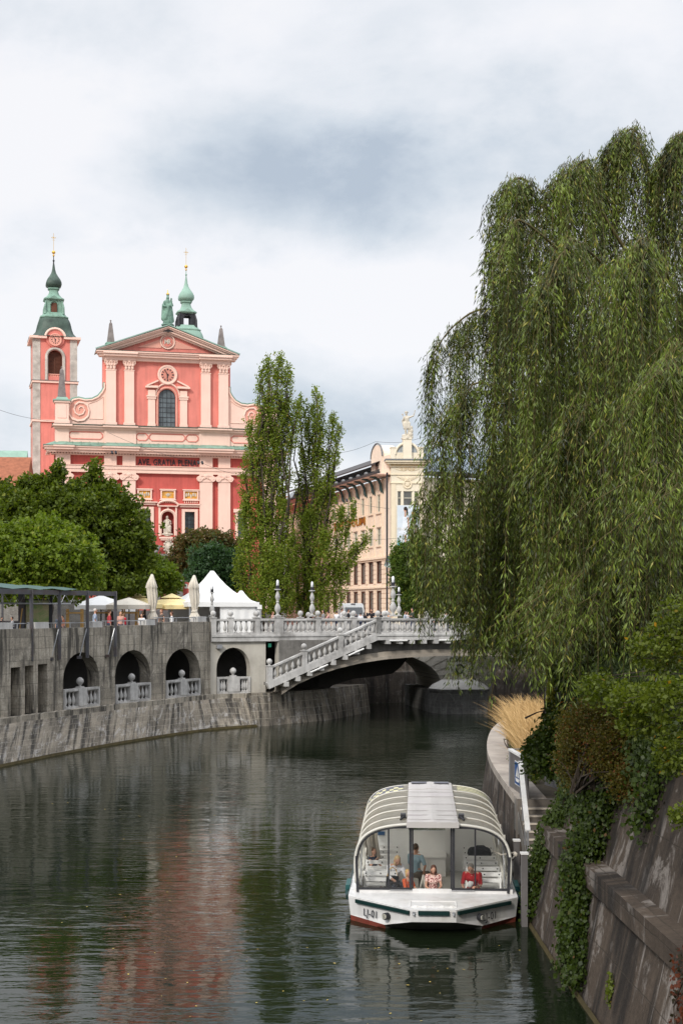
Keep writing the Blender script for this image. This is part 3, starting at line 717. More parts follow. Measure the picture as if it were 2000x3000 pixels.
# ------------------------------------------------------------------ lamps on the balustrades
M_LGLASS = mat('lamp_glass', (.75, .76, .78), .15, .03, 2, 0, spec=.6)
def lamp(px, top, base_z, D, label, first=[None], s=1.0):
    loc = W(px, top, D); h = loc.z-base_z
    k = h/2.95
    if first[0] is None:
        rt = empty('street_lamp', (loc.x, D, base_z), 0, label, 'street lamp', 'stone balustrade lamps')
        m = MB(); m.box(-.3, .3, -.2, .2, 0, .1); m.build('base', M_BAL, rt)
        m = MB(); m.lathe(0, 0, .1, [(.22, 0), (.12, .08), (.1, .12), (.1, .2), (.2, .35), (.245, .55), (.2, .75), (.1, .95), (.085, 1.02), (.13, 1.05), (.13, 1.1), (.08, 1.13), (.1, 1.2), (.19, 1.4), (.2, 1.5), (.15, 1.7), (.08, 1.9), (.07, 2.0), (.1, 2.03)], 16); m.build('shaft', M_BAL, rt, smooth=True)
        m = MB(); m.lathe(0, 0, 2.13, [(.12, 0), (.27, .03), (.27, .08), (.12, .1)], 16); m.build('collar', M_BAL, rt)
        m = MB(); m.lathe(0, 0, 2.22, [(.14, 0), (.145, .08), (.15, .26), (.13, .27)], 12)
        for q in range(4):
            a = q*math.pi/2+.4; m.bar((.13*math.cos(a), .13*math.sin(a), 2.45), (.12*math.cos(a), .12*math.sin(a), 2.7), .02, .02)
        m.build('lamp_holder', M_DARK, rt)
        m = MB(); m.lathe(0, 0, 2.47, [(.105, 0), (.115, .1), (.11, .3), (.09, .42), (.04, .49), (.005, .5)], 12); m.build('lamp_glass', M_LGLASS, rt, smooth=True)
        first[0] = rt
    else:
        rt = copy_tree(first[0]); rt['label'] = label; rt.location = (loc.x, D, base_z)
    rt.scale = (k, k, k); return rt
zr = ZB+1.2
lamp(813, 1701, zr, W2.w(W2.x(815), 0, 0).y, 'stone baluster lamp on the wide post between the white tent and the tall poplar')
lamp(914, 1706, zr, W2.w(W2.x(914), 0, 0).y, 'stone baluster lamp in front of the second poplar')
lamp(1151, 1690, zr, SB.w(SB.x(1151), 5.4, 0).y-4.6, 'taller stone baluster lamp in front of the drainpipe corner of the cream building')
lamp(1168, 1722, zr, 107.2, 'smaller stone baluster lamp just right of the tallest one')
lamp(621, 1714, zr, W2.w(W2.x(621), 1.6, 0).y, 'slim stone baluster lamp in front of the big white tent peak')
lamp(1350, 1722, zr, 107.2, 'stone baluster lamp half hidden by the hanging willow')
# ------------------------------------------------------------------ church
CH = Fr(G(490, 160), R(13), TER)
church = CH.empty('church', label='pink baroque church with pale pilasters, volutes and two green domed towers', cat='church')
X = lambda px, d=0: CH.x(px, d)
def Z(py, px=490, d=0): return CH.z(py, px, d)
AX = X(490.5)
def mir(a): return 2*AX-a
def sym(f, a, b):
    """call f for an interval and for its mirror image about the axis"""
    f(a, b); f(mir(b), mir(a))
def part(name, m_, fn, sm=False, par=None):
    q = MB(); fn(q); return q.build(name, m_, par or church, smooth=sm)
# key heights
zA0 = Z(1390); zA1 = Z(1369); zF1 = Z(1341); zC1 = Z(1336); zR1 = Z(1303); zB1 = Z(1262); zU0 = Z(1252); zCap0 = Z(1092); zCap1 = Z(1064); zE1 = Z(1040); zP = Z(960)
XE0 = X(160); XE1 = mir(XE0)                      # lower storey
XU0 = X(303); XU1 = mir(XU0)
nx0, nx1, nz0, nz1 = X(474), X(509), Z(1570), Z(1518)
wl = (X(409), X(441), Z(1569), Z(1495)); wr_ = (X(541), X(570), Z(1572), Z(1500))
def low(q):
    q.holewall(XE0, nx0-1, 0, zA0, [wl], 0, .6)
    q.holewall(nx1+1, XE1, 0, zA0, [wr_], 0, .6)
    q.archwall(nx0-1, nx1+1, 0, zA0, (nx0+nx1)/2, (nx1-nx0)/2, nz1, (nx1-nx0)/2, nz0, 0, .9, 12)
    q.add([(XE0, 0, 0), (XE0, 3, 0), (XE0, 3, zR1), (XE0, 0, zR1)], [(0, 1, 2, 3)]); q.add([(XE1, 0, 0), (XE1, 3, 0), (XE1, 3, zR1), (XE1, 0, zR1)], [(3, 2, 1, 0)])
    q.box(XE0+3.5, XE1-3.5, 2.9, 44, 0, zR1-2)
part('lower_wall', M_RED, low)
def nicheback(q):
    q.add([(nx0-.1, .9, nz0), (nx1+.1, .9, nz0), (nx1+.1, .9, nz1+1), (nx0-.1, .9, nz1+1)], [(0, 1, 2, 3)])
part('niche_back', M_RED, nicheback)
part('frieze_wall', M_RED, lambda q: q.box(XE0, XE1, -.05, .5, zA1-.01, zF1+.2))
def arch_(q):
    q.box(XE0-.2, XE1+.2, -.42, .4, zA0, zA0+(zA1-zA0)*.45); q.box(XE0-.3, XE1+.3, -.5, .4, zA0+(zA1-zA0)*.45, zA1-.06); q.box(XE0-.4, XE1+.4, -.6, .4, zA1-.06, zA1)
part('architrave', M_ROSE, arch_)
def lowpil(a, b, cap_=True):
    part('pilaster', M_ROSE, lambda q: (q.box(a, b, -.45, .05, 2.2, zA0-.85), q.box(a-.12, b+.12, -.55, .05, 1.2, 2.2), q.box(a-.2, b+.2, -.65, .05, .1, 1.2), q.box(a, b, -.48, .05, zA1, zF1+.02)))
    def c(q):
        z = zA0-.85; m_ = (a+b)/2
        q.box(a-.05, b+.05, -.58, .05, z+.62, zA0-.003); q.box(a+.1, b-.1, -.52, .05, z, z+.62)
        for s_, xx in ((-1, a-.02), (1, b+.02)):
            q.tube([(xx+math.cos(t*.7)*(.36-t*.03)*s_, -.56, z+.32+math.sin(t*.7)*(.36-t*.03)) for t in range(11)], .05, 5)
            q.tube([(xx, -.62, z+.32), (xx, .0, z+.32)], .30, 14)
            q.tube([(xx, -.66, z+.32), (xx, -.6, z+.32)], .10, 8)
        for k in range(5): q.ell((a+.3+(b-a-.6)*k/4, -.56, z+.50-.08*abs(k-2)), (.13, .1, .13), 6, 4)
        q.ell((m_, -.56, z+.66), (.3, .12, .2), 8, 5)
    part('ionic_capital', M_ROSE, c)
lowpil(X(584), X(621)); lowpil(X(638), X(673)); lowpil(mir(X(621)), mir(X(584))); lowpil(mir(X(673)), mir(X(638)))
lowpil(XE0+.1, XE0+1.7); lowpil(XE1-1.7, XE1-.1)
# main cornice with dentils and green sloping roof
def cor(q):
    q.box(XE0-.4, XE1+.4, -.6, .5, zF1, zF1+.12); q.box(XE0-.9, XE1+.9, -1.1, .5, zC1+.02, zC1+.3); q.box(XE0-1.1, XE1+1.1, -1.35, .5, zC1+.3, zC1+.55); q.box(XE0-1.2, XE1+1.2, -1.5, .5, zC1+.55, zC1+.7)
    for a, b in ((X(300), X(404)), (mir(X(404)), mir(X(300))), (XE0-.1, XE0+2), (XE1-2, XE1+.1)):
        q.box(a, b, -1.68, -1.3, zC1+.27, zC1+.52); q.box(a-.1, b+.1, -1.85, -1.3, zC1+.52, zC1+.72)
part('main_cornice', M_ROSE, cor)
def dent(q):
    x = XE0-.6
    while x < XE1+.6: q.box(x, x+.16, -.85, -.55, zF1+.11, zC1+.03); x += .32
    for k in range(8): q.box(XE0-.95, XE0-.5, -.5+k*.32, -.34+k*.32, zF1+.11, zC1+.03)
part('dentils', M_ROSE, dent)
def groof(q):
    z = zC1+.72
    q.add([(XE0-1.25, -1.55, z), (XE1+1.25, -1.55, z), (XE1+.1, -.1, zR1), (XE0-.1, -.1, zR1), (XE0-.1, 3, zR1), (XE0-1.25, 3, z)], [(0, 1, 2, 3), (0, 3, 4, 5)])
    q.box(XE0-1.28, XE1+1.28, -1.58, -1.4, z-.02, z+.06)
    for a, b in ((X(300), X(404)), (mir(X(404)), mir(X(300))), (XE0-.1, XE0+2), (XE1-2, XE1+.1)):
        q.add([(a-.15, -1.9, z+.01), (b+.15, -1.9, z+.01), (b-.6, -.2, zR1+.03), (a+.6, -.2, zR1+.03), (a-.15, -1.4, z), (b+.15, -1.4, z)], [(0, 1, 2, 3), (0, 3, 4), (1, 5, 2)])
    x = XE0
    while x < XE1: q.bar((x-.05, -1.5, z+.07), (x, -.15, zR1+.04), .05, .07); x += .95
part('cornice_roof', M_COPPER, groof)
# attic band
def attic(q):
    q.box(XE0+.1, XE1-.1, -.1, 3, zR1-.3, zB1-.0)
part('attic_wall', M_ROSE, attic)
def panels(q):
    for a, b in ((202, 300), (399, 433), (437, 541), (545, 580)):
        for s_ in (0, 1):
            x0, x1 = X(a), X(b)
            if s_:
                if a in (437,): continue
                x0, x1 = mir(x1), mir(x0)
            if s_ and a in (399, 545): continue
            z0, z1 = zR1+.35, zB1-.45; c = .25
            ring = [(x0+c, z0), (x1-c, z0), (x1, z0+c), (x1, z1-c), (x1-c, z1), (x0+c, z1), (x0, z1-c), (x0, z0+c)]
            q.tube([(x, -.12, z) for x, z in ring], .07, 4, True)
for o_ in splitx(part('attic_panels', M_PINK, panels), [X(350), X(435), X(543), mir(X(350))]): o_.name = 'attic_panel'
def attp(q):
    for a, b in ((X(162), X(202)), (X(305), X(398))):
        for c, d in ((a, b), (mir(b), mir(a))): q.box(c, d, -.28, .0, zR1-.2, zB1+.02)
for o_ in splitx(part('attic_pier', M_ROSE, attp), [X(250), AX, mir(X(250))]): pass
def cor2(q):
    q.box(XE0-.1, XE1+.1, -.5, .2, zB1-.15, zB1+.1); q.box(XE0-.25, XE1+.25, -.75, .2, zB1+.1, zB1+.25)
    for a, b in ((X(300), X(403)), (mir(X(403)), mir(X(300))), (XE0-.2, XE0+1.9), (XE1-1.9, XE1+.2)): q.box(a, b, -.98, -.7, zB1+.08, zB1+.27)
part('attic_cornice', M_ROSE, cor2)
def gro2(q):
    z = zB1+.25
    q.add([(XE0-.3, -.8, z), (XE1+.3, -.8, z), (XE1, -.1, zU0+.05), (XE0, -.1, zU0+.05), (XE0, 3, zU0+.05), (XE0-.3, 3, z)], [(0, 1, 2, 3), (0, 3, 4, 5)])
    q.box(XE0-.33, XE1+.33, -.83, -.7, z-.01, z+.08)
    for a, b in ((X(300), X(403)), (mir(X(403)), mir(X(300)))): q.add([(a-.1, -1.03, z+.02), (b+.1, -1.03, z+.02), (b, -.2, zU0+.1), (a, -.2, zU0+.1)], [(0, 1, 2, 3)])
part('attic_roof', M_COPPERD, gro2)
# upper storey
ax0, ax1 = X(464.5), X(514); az0, az1 = Z(1252), Z(1166); ar = (ax1-ax0)/2
def upw(q):
    q.archwall(XU0, XU1, zU0-.1, zE1, (ax0+ax1)/2, ar, az1, ar, az0, 0, .5, 16)
    q.add([(XU0, 0, zU0), (XU0, 2.6, zU0), (XU0, 2.6, zE1), (XU0, 0, zE1)], [(0, 1, 2, 3)]); q.add([(XU1, 0, zU0), (XU1, 2.6, zU0), (XU1, 2.6, zE1), (XU1, 0, zE1)], [(0, 1, 2, 3)])
part('upper_wall', M_PINK, upw)
def uppil(a, b):
    part('pilaster', M_ROSE, lambda q: (q.box(a, b, -.38, .05, zU0+.3, zCap0), q.box(a-.12, b+.12, -.48, .05, zU0-.05, zU0+.3), q.box(a-.08, b+.08, -.42, .05, zE1-1.45, zE1-1.0)))
    def c(q):
        h = zCap1-zCap0; m_ = (a+b)/2; w = b-a
        q.box(a-.06, b+.06, -.42, .05, zCap0-.05, zCap0+.04); q.box(a+.05, b-.05, -.36, .05, zCap0, zCap1-.1); q.box(a-.2, b+.2, -.55, .05, zCap1-.12, zCap1)
        for r_ in range(2):
            for k in range(3+r_):
                x = a+w*(k+.5)/(3+r_); z = zCap0+h*(.28+.33*r_)
                q.ell((x, -.42-.05*r_, z), (.16, .12, .24), 7, 5); q.ell((x, -.52-.04*r_, z+.18), (.12, .1, .07), 6, 4)
        for s_ in (-1, 1):
            cx = m_+s_*(w/2+.02); q.tube([(cx-math.cos(t*.8)*(.20-t*.018)*s_, -.5, zCap1-.3+math.sin(t*.8)*(.20-t*.018)) for t in range(9)], .05, 5)
        q.ell((m_, -.56, zCap1-.08), (.16, .08, .14), 7, 5)
    part('corinthian_capital', M_ROSE, c)
for a, b in ((310, 339), (364, 392)): uppil(X(a), X(b)); uppil(mir(X(b)), mir(X(a)))
# entablature + pediment
ze0 = zCap1
def ent(q):
    q.box(XU0-.1, XU1+.1, -.46, .2, ze0, ze0+.45); q.box(XU0-.2, XU1+.2, -.56, .2, ze0+.45, ze0+.55)
    q.box(XU0-.5, XU1+.5, -.9, .2, zE1-.55, zE1-.3); q.box(XU0-.7, XU1+.7, -1.1, .2, zE1-.3, zE1-.12); q.box(XU0-.85, XU1+.85, -1.25, .2, zE1-.12, zE1+.02)
    for a, b in ((X(306), X(396)), (mir(X(396)), mir(X(306)))):
        q.box(a, b, -.62, -.4, ze0+.01, ze0+.57); q.box(a, b, -.5, -.3, ze0+.5, zE1-.5); q.box(a-.15, b+.15, -1.1, -.85, zE1-.53, zE1-.28); q.box(a-.2, b+.2, -1.3, -1.05, zE1-.28, zE1-.10)
part('entablature', M_ROSE, ent)
part('cornice_flashing', M_COPPERD, lambda q: q.box(XU0-.88, XU1+.88, -1.28, .2, zE1+.021, zE1+.07))
px_l = X(290)+.0; px_r = mir(px_l)
part('tympanum', M_PINK, lambda q: q.prism([(px_l+.6, zE1+.07), (px_r-.6, zE1+.07), (AX, zP-.5)], -.05, 2.5))
def rake(q):
    for s_ in (0, 1):
        a = (px_l-.3, zE1+.12); b = (AX, zP-.08)
        if s_: a = (mir(a[0]), a[1])
        dx = (b[0]-a[0]); dz = b[1]-a[1]; L_ = math.hypot(dx, dz); nx_, nz_ = -dz/L_*(1 if not s_ else -1), dx/L_*(1 if not s_ else -1)
        for t0, t1, dep in ((-.66, -.50, -.45), (-.50, -.26, -.75), (-.26, -.12, -1.0), (-.12, .0, -1.2)):
            P = [(a[0]+nx_*t0, a[1]+nz_*t0), (b[0], b[1]+t0/max(nz_, .3)), (b[0], b[1]+t1/max(nz_, .3)), (a[0]+nx_*t1, a[1]+nz_*t1)]
            q.prism(P if not s_ else P[::-1], dep, .1)
part('raking_cornice', M_ROSE, rake)
def gab(q):
    q.add([(px_l-.4, -1.25, zE1+.1), (AX, -1.25, zP-.02), (px_r+.4, -1.25, zE1+.1), (px_l-.4, 2.6, zE1+.1), (AX, 2.6, zP-.02), (px_r+.4, 2.6, zE1+.1)], [(0, 1, 4, 3), (1, 2, 5, 4)])
    q.bar((px_l-.45, -1.28, zE1+.16), (AX, -1.28, zP+.04), .12, .1); q.bar((px_r+.45, -1.28, zE1+.16), (AX, -1.28, zP+.04), .12, .1)
part('gable_roof', M_COPPERL, gab)
def tri(q):
    for a, b in ((402, 472), (505, 577)):
        x0, x1 = X(a), X(b); z0 = Z(1022); z1 = Z(995)
        P = [(x0, z0), (x1, z0), (x1, z1)] if a < 450 else [(x0, z0), (x1, z0), (x0, z1)]
        q.prism(P, -.12, 0)
splitx(part('tympanum_panel', M_ROSE2, tri), [AX])
mcx, mcz = AX, Z(1003)
def med(q):
    q.tube([(mcx+.78*math.cos(k*math.pi/12), -.15, mcz+.78*math.sin(k*math.pi/12)) for k in range(24)], .09, 6, True)
    q.tube([(mcx, -.16, mcz), (mcx, -.02, mcz)], .62, 24)
part('medallion', M_ROSE, med)
part('medallion_disc', M_PINK, lambda q: q.tube([(mcx, -.22, mcz), (mcx, -.17, mcz)], .55, 24))
text('M', .75, 'monogram', M_PALE, church, (mcx-.15, -.24, mcz-.26), (R(90), 0, 0), .02, .8, .015); text('R', .75, 'monogram', M_PALE, church, (mcx+.18, -.26, mcz-.26), (R(90), 0, 0), .02, .8, .015)
def clock(q_parent, cx, cz, y, r, rim, face):
    q = MB(); q.tube([(cx+r*math.cos(k*math.pi/16), y, cz+r*math.sin(k*math.pi/16)) for k in range(32)], r*.13, 6, True); q.tube([(cx, y-.04, cz), (cx, y+.1, cz)], r, 32); f_ = q.build('clock_face', rim, q_parent)
    q = MB(); q.tube([(cx, y-.08, cz), (cx, y-.041, cz)], r*.74, 32); q.build('clock_dial', face, f_)
    q = MB()
    for k in range(12):
        a = k*math.pi/6; q.bar((cx+r*.5*math.cos(a), y-.09, cz+r*.5*math.sin(a)), (cx+r*.7*math.cos(a), y-.09, cz+r*.7*math.sin(a)), r*(.1 if k % 3 else .14), .02, up=(0, 1, 0))
    q.build('hour_marks', M_DARK, f_)
    q = MB(); q.bar((cx, y-.12, cz), (cx-r*.05, y-.12, cz-r*.42), r*.11, .02, up=(0, 1, 0)); q.bar((cx, y-.13, cz), (cx-r*.34, y-.13, cz+r*.52), r*.08, .02, up=(0, 1, 0)); q.tube([(cx, y-.14, cz), (cx, y-.1, cz)], r*.12, 10)
    q.build('clock_hands', M_DARK, f_)
clock(church, AX, Z(1100), -.12, 1.0, M_ROSE, mat('clock_dial', (.62, .25, .19), .7, .06, 2, 0))
# arched window with its frame
def glaz(q): q.archwall; 
q = MB(); n_ = 16; cx_ = (ax0+ax1)/2
pts = [(ax0, az0)]+[(cx_-ar*math.cos(math.pi*k/n_), az1+ar*math.sin(math.pi*k/n_)) for k in range(n_+1)]+[(ax1, az0)]
q.prism(pts, .28, .34); gw = q.build('arched_window', mat('church_glass', (.10, .12, .13), .15, .5, .9, 0, spec=.6), church)
q = MB(); q.tube([(x, .24, z) for x, z in pts], .05, 4)
for k in range(1, 4): q.bar((ax0+(ax1-ax0)*k/4, .26, az0), (ax0+(ax1-ax0)*k/4, .26, az1+(.75 if k != 2 else 1)*ar), .035 if k != 2 else .09, .03)
for k in range(1, 7): q.bar((ax0, .25, az0+(az1-az0)*k/6), (ax1, .25, az0+(az1-az0)*k/6), .03 if k % 2 else .05, .04)
q.build('glazing_bars', M_DARK, gw)
def wsur(q):
    q.archwall(ax0-.22, ax1+.22, az0, az1+ar+.001, cx_, ar, az1, ar, az0, -.01, -.009, 4) if False else None
    q.tube([(ax0-.14, -.06, az0)]+[(cx_-(ar+.14)*math.cos(math.pi*k/n_), -.06, az1+(ar+.14)*math.sin(math.pi*k/n_)) for k in range(n_+1)]+[(ax1+.14, -.06, az0)], .11, 5)
part('window_surround', M_ROSE2, wsur)
def aed(q):
    for a, b in ((X(433), X(454)), (mir(X(454)), mir(X(433)))):
        q.box(a, b, -.22, .0, zU0, Z(1172)); q.box(a-.1, b+.1, -.3, 0, Z(1172), Z(1167)); q.box(a, b, -.26, 0, Z(1167), Z(1146)); q.box(a-.15, b+.15, -.36, 0, Z(1166), Z(1162)); q.box(a-.3, b+.3, -.5, 0, Z(1140), Z(1135))
        q.box(a-.05, b+.05, -.3, 0, zU0, zU0+.3)
    for s_ in (0, 1):
        a = (X(429), Z(1134)); b = (X(463), Z(1118))
        if s_: a = (mir(a[0]), a[1]); b = (mir(b[0]), b[1])
        q.bar((a[0], -.22, a[1]), (b[0], -.22, b[1]), .44, .16); q.bar((a[0], -.2, a[1]-.02), (b[0], -.2, a[1]-.02), .3, .1)
splitx(part('window_aedicule', M_ROSE, aed), [AX])
part('aedicule_core', M_PINK, lambda q: [q.prism([(a, Z(1133)), (b, Z(1133)), (b if s_ < 1 else a, Z(1120))], -.16, 0) for s_, a, b in ((0, X(431), X(462)), (1, mir(X(462)), mir(X(431))))])
q = MB(); q.tube([(AX+1.33*math.cos(math.pi*k/14+0), -.1, Z(1166)+1.32*math.sin(math.pi*k/14)+.25) for k in range(15)], .1, 5); q.build('window_arch_moulding', M_ROSE, church)
# volutes
def vol(q, s_):
    M_ = (lambda x: x) if s_ == 0 else mir
    cur = [(307, 1142), (300, 1156), (288, 1170), (270, 1179), (250, 1181), (230, 1177), (214, 1181), (204, 1192), (199, 1209), (199, 1243)]
    P = [(M_(X(a)), Z(b)) for a, b in cur]
    poly = [(M_(X(310)), zU0-.05)]+[(M_(X(310)), Z(1142))]+P+[(M_(X(199)), zU0-.05)]
    q.prism(poly if s_ == 0 else poly[::-1], -.02, .5)
def vtrim(q, s_):
    M_ = (lambda x: x) if s_ == 0 else mir
    cur = [(306, 1130), (306, 1145), (300, 1157), (288, 1171), (270, 1180), (250, 1182), (230, 1178), (214, 1182), (205, 1192), (200, 1209), (202, 1225), (212, 1238), (228, 1243), (246, 1240), (258, 1228), (261, 1212), (256, 1198), (245, 1190), (231, 1189), (220, 1197), (217, 1209), (221, 1220), (231, 1226), (243, 1222), (248, 1212), (244, 1203), (236, 1201), (230, 1206), (232, 1212)]
    q.tube([(M_(X(a)), -.1, Z(b)) for a, b in cur], [.10]*2+[.11]*(len(cur)-12)+[.10]*4+[.09, .09, .08, .08, .07, .06], 6)
    fr_ = [(262, 1235), (302, 1235), (302, 1170), (285, 1182), (258, 1192)]
    q.tube([(M_(X(a)), -.05, Z(b)) for a, b in fr_], .045, 4, True)
def vcop(q, s_):
    M_ = (lambda x: x) if s_ == 0 else mir
    cur = [(304.5, 1128), (304, 1142), (298, 1154), (287, 1167), (270, 1176), (250, 1178), (230, 1174), (213, 1178), (203, 1189)]
    q.tube([(M_(X(a)), -.02, Z(b)) for a, b in cur], .13, 5); q.tube([(M_(X(a)), .35, Z(b)) for a, b in cur], .13, 5)
for s_ in (0, 1):
    q = MB(); vol(q, s_); q.build('volute', M_ROSE, church)
    q = MB(); vtrim(q, s_); q.build('volute_scroll', M_ROSE, church)
    q = MB(); 
    q.tube([((X(231) if not s_ else mir(X(231))), -.045, Z(1209)), ((X(231) if not s_ else mir(X(231))), -.02, Z(1209))], 1.05, 24); q.build('volute_ground', M_ROSE2, church)
    q = MB(); vcop(q, s_); q.build('volute_flashing', M_COPPER, church)
# obelisks on pedestals
def obel(px, tip, base, w, ped, y=-.5):
    x = X(px); z0 = Z(base, px); z1 = Z(tip, px); w = w/26.2
    q = MB(); q.prism([(x-w/2, y-w/2), (x+w/2, y-w/2), (x+w/2, y+w/2), (x-w/2, y+w/2)], z0, z0, 'z') if False else None
    q.add([(x-w/2, y-w/2, z0), (x+w/2, y-w/2, z0), (x+w/2, y+w/2, z0), (x-w/2, y+w/2, z0), (x-w*.2, y-w*.2, z1-.35), (x+w*.2, y-w*.2, z1-.35), (x+w*.2, y+w*.2, z1-.35), (x-w*.2, y+w*.2, z1-.35), (x, y, z1-.05)],
          [(0, 1, 5, 4), (1, 2, 6, 5), (2, 3, 7, 6), (3, 0, 4, 7), (4, 5, 8), (5, 6, 8), (6, 7, 8), (7, 4, 8)]); q.ell((x, y, z1), .1, 6, 4)
    o_ = q.build('obelisk', M_OBEL, church)
    q = MB(); q.box(x-w*.62, x+w*.62, y-w*.62, y+w*.62, z0-.12, z0); q.box(x-w*.75, x+w*.75, y-w*.75, y+w*.75, z0-.22, z0-.12); q.box(x-w*.55, x+w*.55, y-w*.55, y+w*.55, z0-ped, z0-.22); q.build('pedestal', M_COPPER, o_)
obel(325, 938, 1003, 22, 1.0, .5); obel(649, 954, 1016, 22, 1.0, .5)
def pede(s_):
    a, b = X(162), X(201)
    if s_: a, b = mir(b), mir(a)
    q = MB(); q.box(a, b, -.5, .8, zU0, Z(1192)); q.box(a-.1, b+.1, -.6, .9, zU0, zU0+.35); q.box(a-.15, b+.15, -.65, .95, Z(1192), Z(1187)); q.box(a+.25, b-.25, -.55, -.49, zU0+.6, Z(1200)); p_ = q.build('corner_pedestal', M_ROSE, church)
    q = MB(); q.box(a-.25, b+.25, -.75, 1.05, Z(1187), Z(1183)); q.box(a, b, -.5, .8, Z(1183), Z(1175), .2); q.build('pedestal_cap', M_COPPERL, church)
pede(0); pede(1)
obel(181, 1076, 1176, 26, .1, .15); q_ = None
xo = mir(X(181)); 
q = MB(); w = 1.0; z0, z1 = Z(1176), Z(1076)
q.add([(xo-w/2, .15-w/2, z0), (xo+w/2, .15-w/2, z0), (xo+w/2, .15+w/2, z0), (xo-w/2, .15+w/2, z0), (xo, .15, z1)], [(0, 1, 4), (1, 2, 4), (2, 3, 4), (3, 0, 4)]); q.build('obelisk', M_OBEL, church)
# lettering
t_ = text('AVE, GRATIA PLENA!', .95, 'lettering', M_DARK, church, ((X(403)+X(582))/2, -.09, Z(1365)), (R(90), 0, 0), .04, 1.0, .018, 'CENTER', 1.12)
t_.scale[0] = (X(580)-X(404))/t_.dimensions[0]
# lower centre: painted panels, windows, niche, crest, portal
M_FRES = mat('fresco_yellow', (.62, .30, .05), .8, .5, 3.0, 0, dirt=(.5, .42, .28))
for i, (a, b) in enumerate(((399, 447), (467, 516), (534, 584))):
    x0, x1, z0, z1 = X(a)+.1, X(b)-.1, Z(1466), Z(1436)
    q = MB(); q.holewall(x0, x1, z0, z1, [(x0+.17, x1-.17, z0+.17, z1-.17)], -.2, -.05); q.box(x0-.08, x1+.08, -.26, 0, z1-.05, z1+.06); q.box(x0-.08, x1+.08, -.26, 0, z0-.06, z0+.05)
    for k in range(7): q.box(x0+.1+(x1-x0-.3)*k/6, x0+.2+(x1-x0-.3)*k/6, -.12, 0, z0-.32, z0-.06)
    f_ = q.build('panel_frame', M_ROSE, church)
    q = MB(); q.box(x0+.15, x1-.15, -.06, 0, z0+.15, z1-.15); q.build('painted_panel', M_FRES, f_)
    q = MB()
    if i == 1: q.ell(((x0+x1)/2, -.09, (z0+z1)/2), (.22, .04, .18), 10, 6)
    else:
        for k in range(5): q.ell((x0+.35+k*(x1-x0-.7)/4, -.09, (z0+z1)/2+.1*math.sin(k*2.3)), (.1, .03, .22), 7, 5)
    q.build('painted_figures', M_PALE, f_)
for i, (x0, x1, z0, z1) in enumerate((wl, wr_)):
    q = MB(); q.holewall(x0-.35, x1+.35, z0-.2, z1+.3, [(x0, x1, z0, z1)], -.16, .01); q.box(x0-.55, x1+.55, -.22, 0, z1+.5, z1+.75); q.box(x0-.75, x1+.75, -.45, 0, z1+.75, z1+.87); q.box(x0-.5, x1+.5, -.28, 0, z0-.35, z0-.2); f_ = q.build('window', M_ROSE, church)
    q = MB(); q.box(x0, x1, .3, .34, z0, z1); q.build('window_pane', M_DGLASS, f_)
    q = MB()
    for k in range(1, 3): q.bar((x0+(x1-x0)*k/3, .27, z0), (x0+(x1-x0)*k/3, .27, z1), .03, .03)
    for k in range(1, 6): q.bar((x0, .27, z0+(z1-z0)*k/6), (x1, .27, z0+(z1-z0)*k/6), .03, .03)
    q.build('glazing_bars', M_DARK, f_)
# side bay windows right of the pilasters (seen between poplars)
for s_ in (0, 1):
    x0, x1 = X(696), X(722)
    if s_: x0, x1 = mir(x1), mir(x0)
    z0, z1 = Z(1575), Z(1500)
    q = MB(); q.box(x0-.3, x1+.3, -.14, 0, z0-.3, z0); q.box(x0-.3, x0, -.14, 0, z0, z1); q.box(x1, x1+.3, -.14, 0, z0, z1); q.box(x0-.5, x1+.5, -.3, 0, z1, z1+.4); f_ = q.build('window', M_ROSE, church)
    q = MB(); q.box(x0, x1, -.05, 0, z0, z1); q.build('window_pane', M_DGLASS, f_)
def niche(q):
    r_ = (nx1-nx0)/2; c_ = (nx0+nx1)/2
    q.tube([(nx0-.17, -.1, nz0)]+[(c_-(r_+.17)*math.cos(math.pi*k/12), -.1, nz1+(r_+.17)*math.sin(math.pi*k/12)) for k in range(13)]+[(nx1+.17, -.1, nz0)], .16, 5)
    for a, b in ((X(464), X(470)), (X(513), X(518))): q.box(a, b, -.18, 0, Z(1572), Z(1484))
    q.box(X(461), X(521), -.35, 0, Z(1486), Z(1483)); q.box(X(466), X(516), -.4, 0, Z(1580), Z(1575)); q.box(X(470), X(512), -.3, 0, Z(1585), Z(1580))
    q.tube([(c_+X(521)*0+(1.15)*math.cos(math.pi*k/14), -.25, Z(1483)+.55*math.sin(math.pi*k/14)) for k in range(15)], .12, 5)
    q.tube([(c_, -.16, Z(1490)), (c_, -.02, Z(1490))], .12, 10)
part('niche_frame', M_ROSE, niche)
def crest(q):
    c_, z_ = X(493), Z(1604)
    q.ell((c_, -.15, z_), (.42, .14, .58), 14, 9); q.ell((c_, -.25, z_), (.26, .12, .36), 12, 7)
    for k in range(12):
        a = k*math.pi/6; q.ell((c_+.5*math.cos(a), -.16, z_+.68*math.sin(a)), (.15, .11, .15), 7, 5)
    q.ell((c_, -.2, z_+.86), (.28, .14, .16), 8, 5)
part('coat_of_arms', M_PALE, crest, True)
M_PORT = mat('portal_stone', (.20, .19, .185), .7, .2, 1.5, .2, 8)
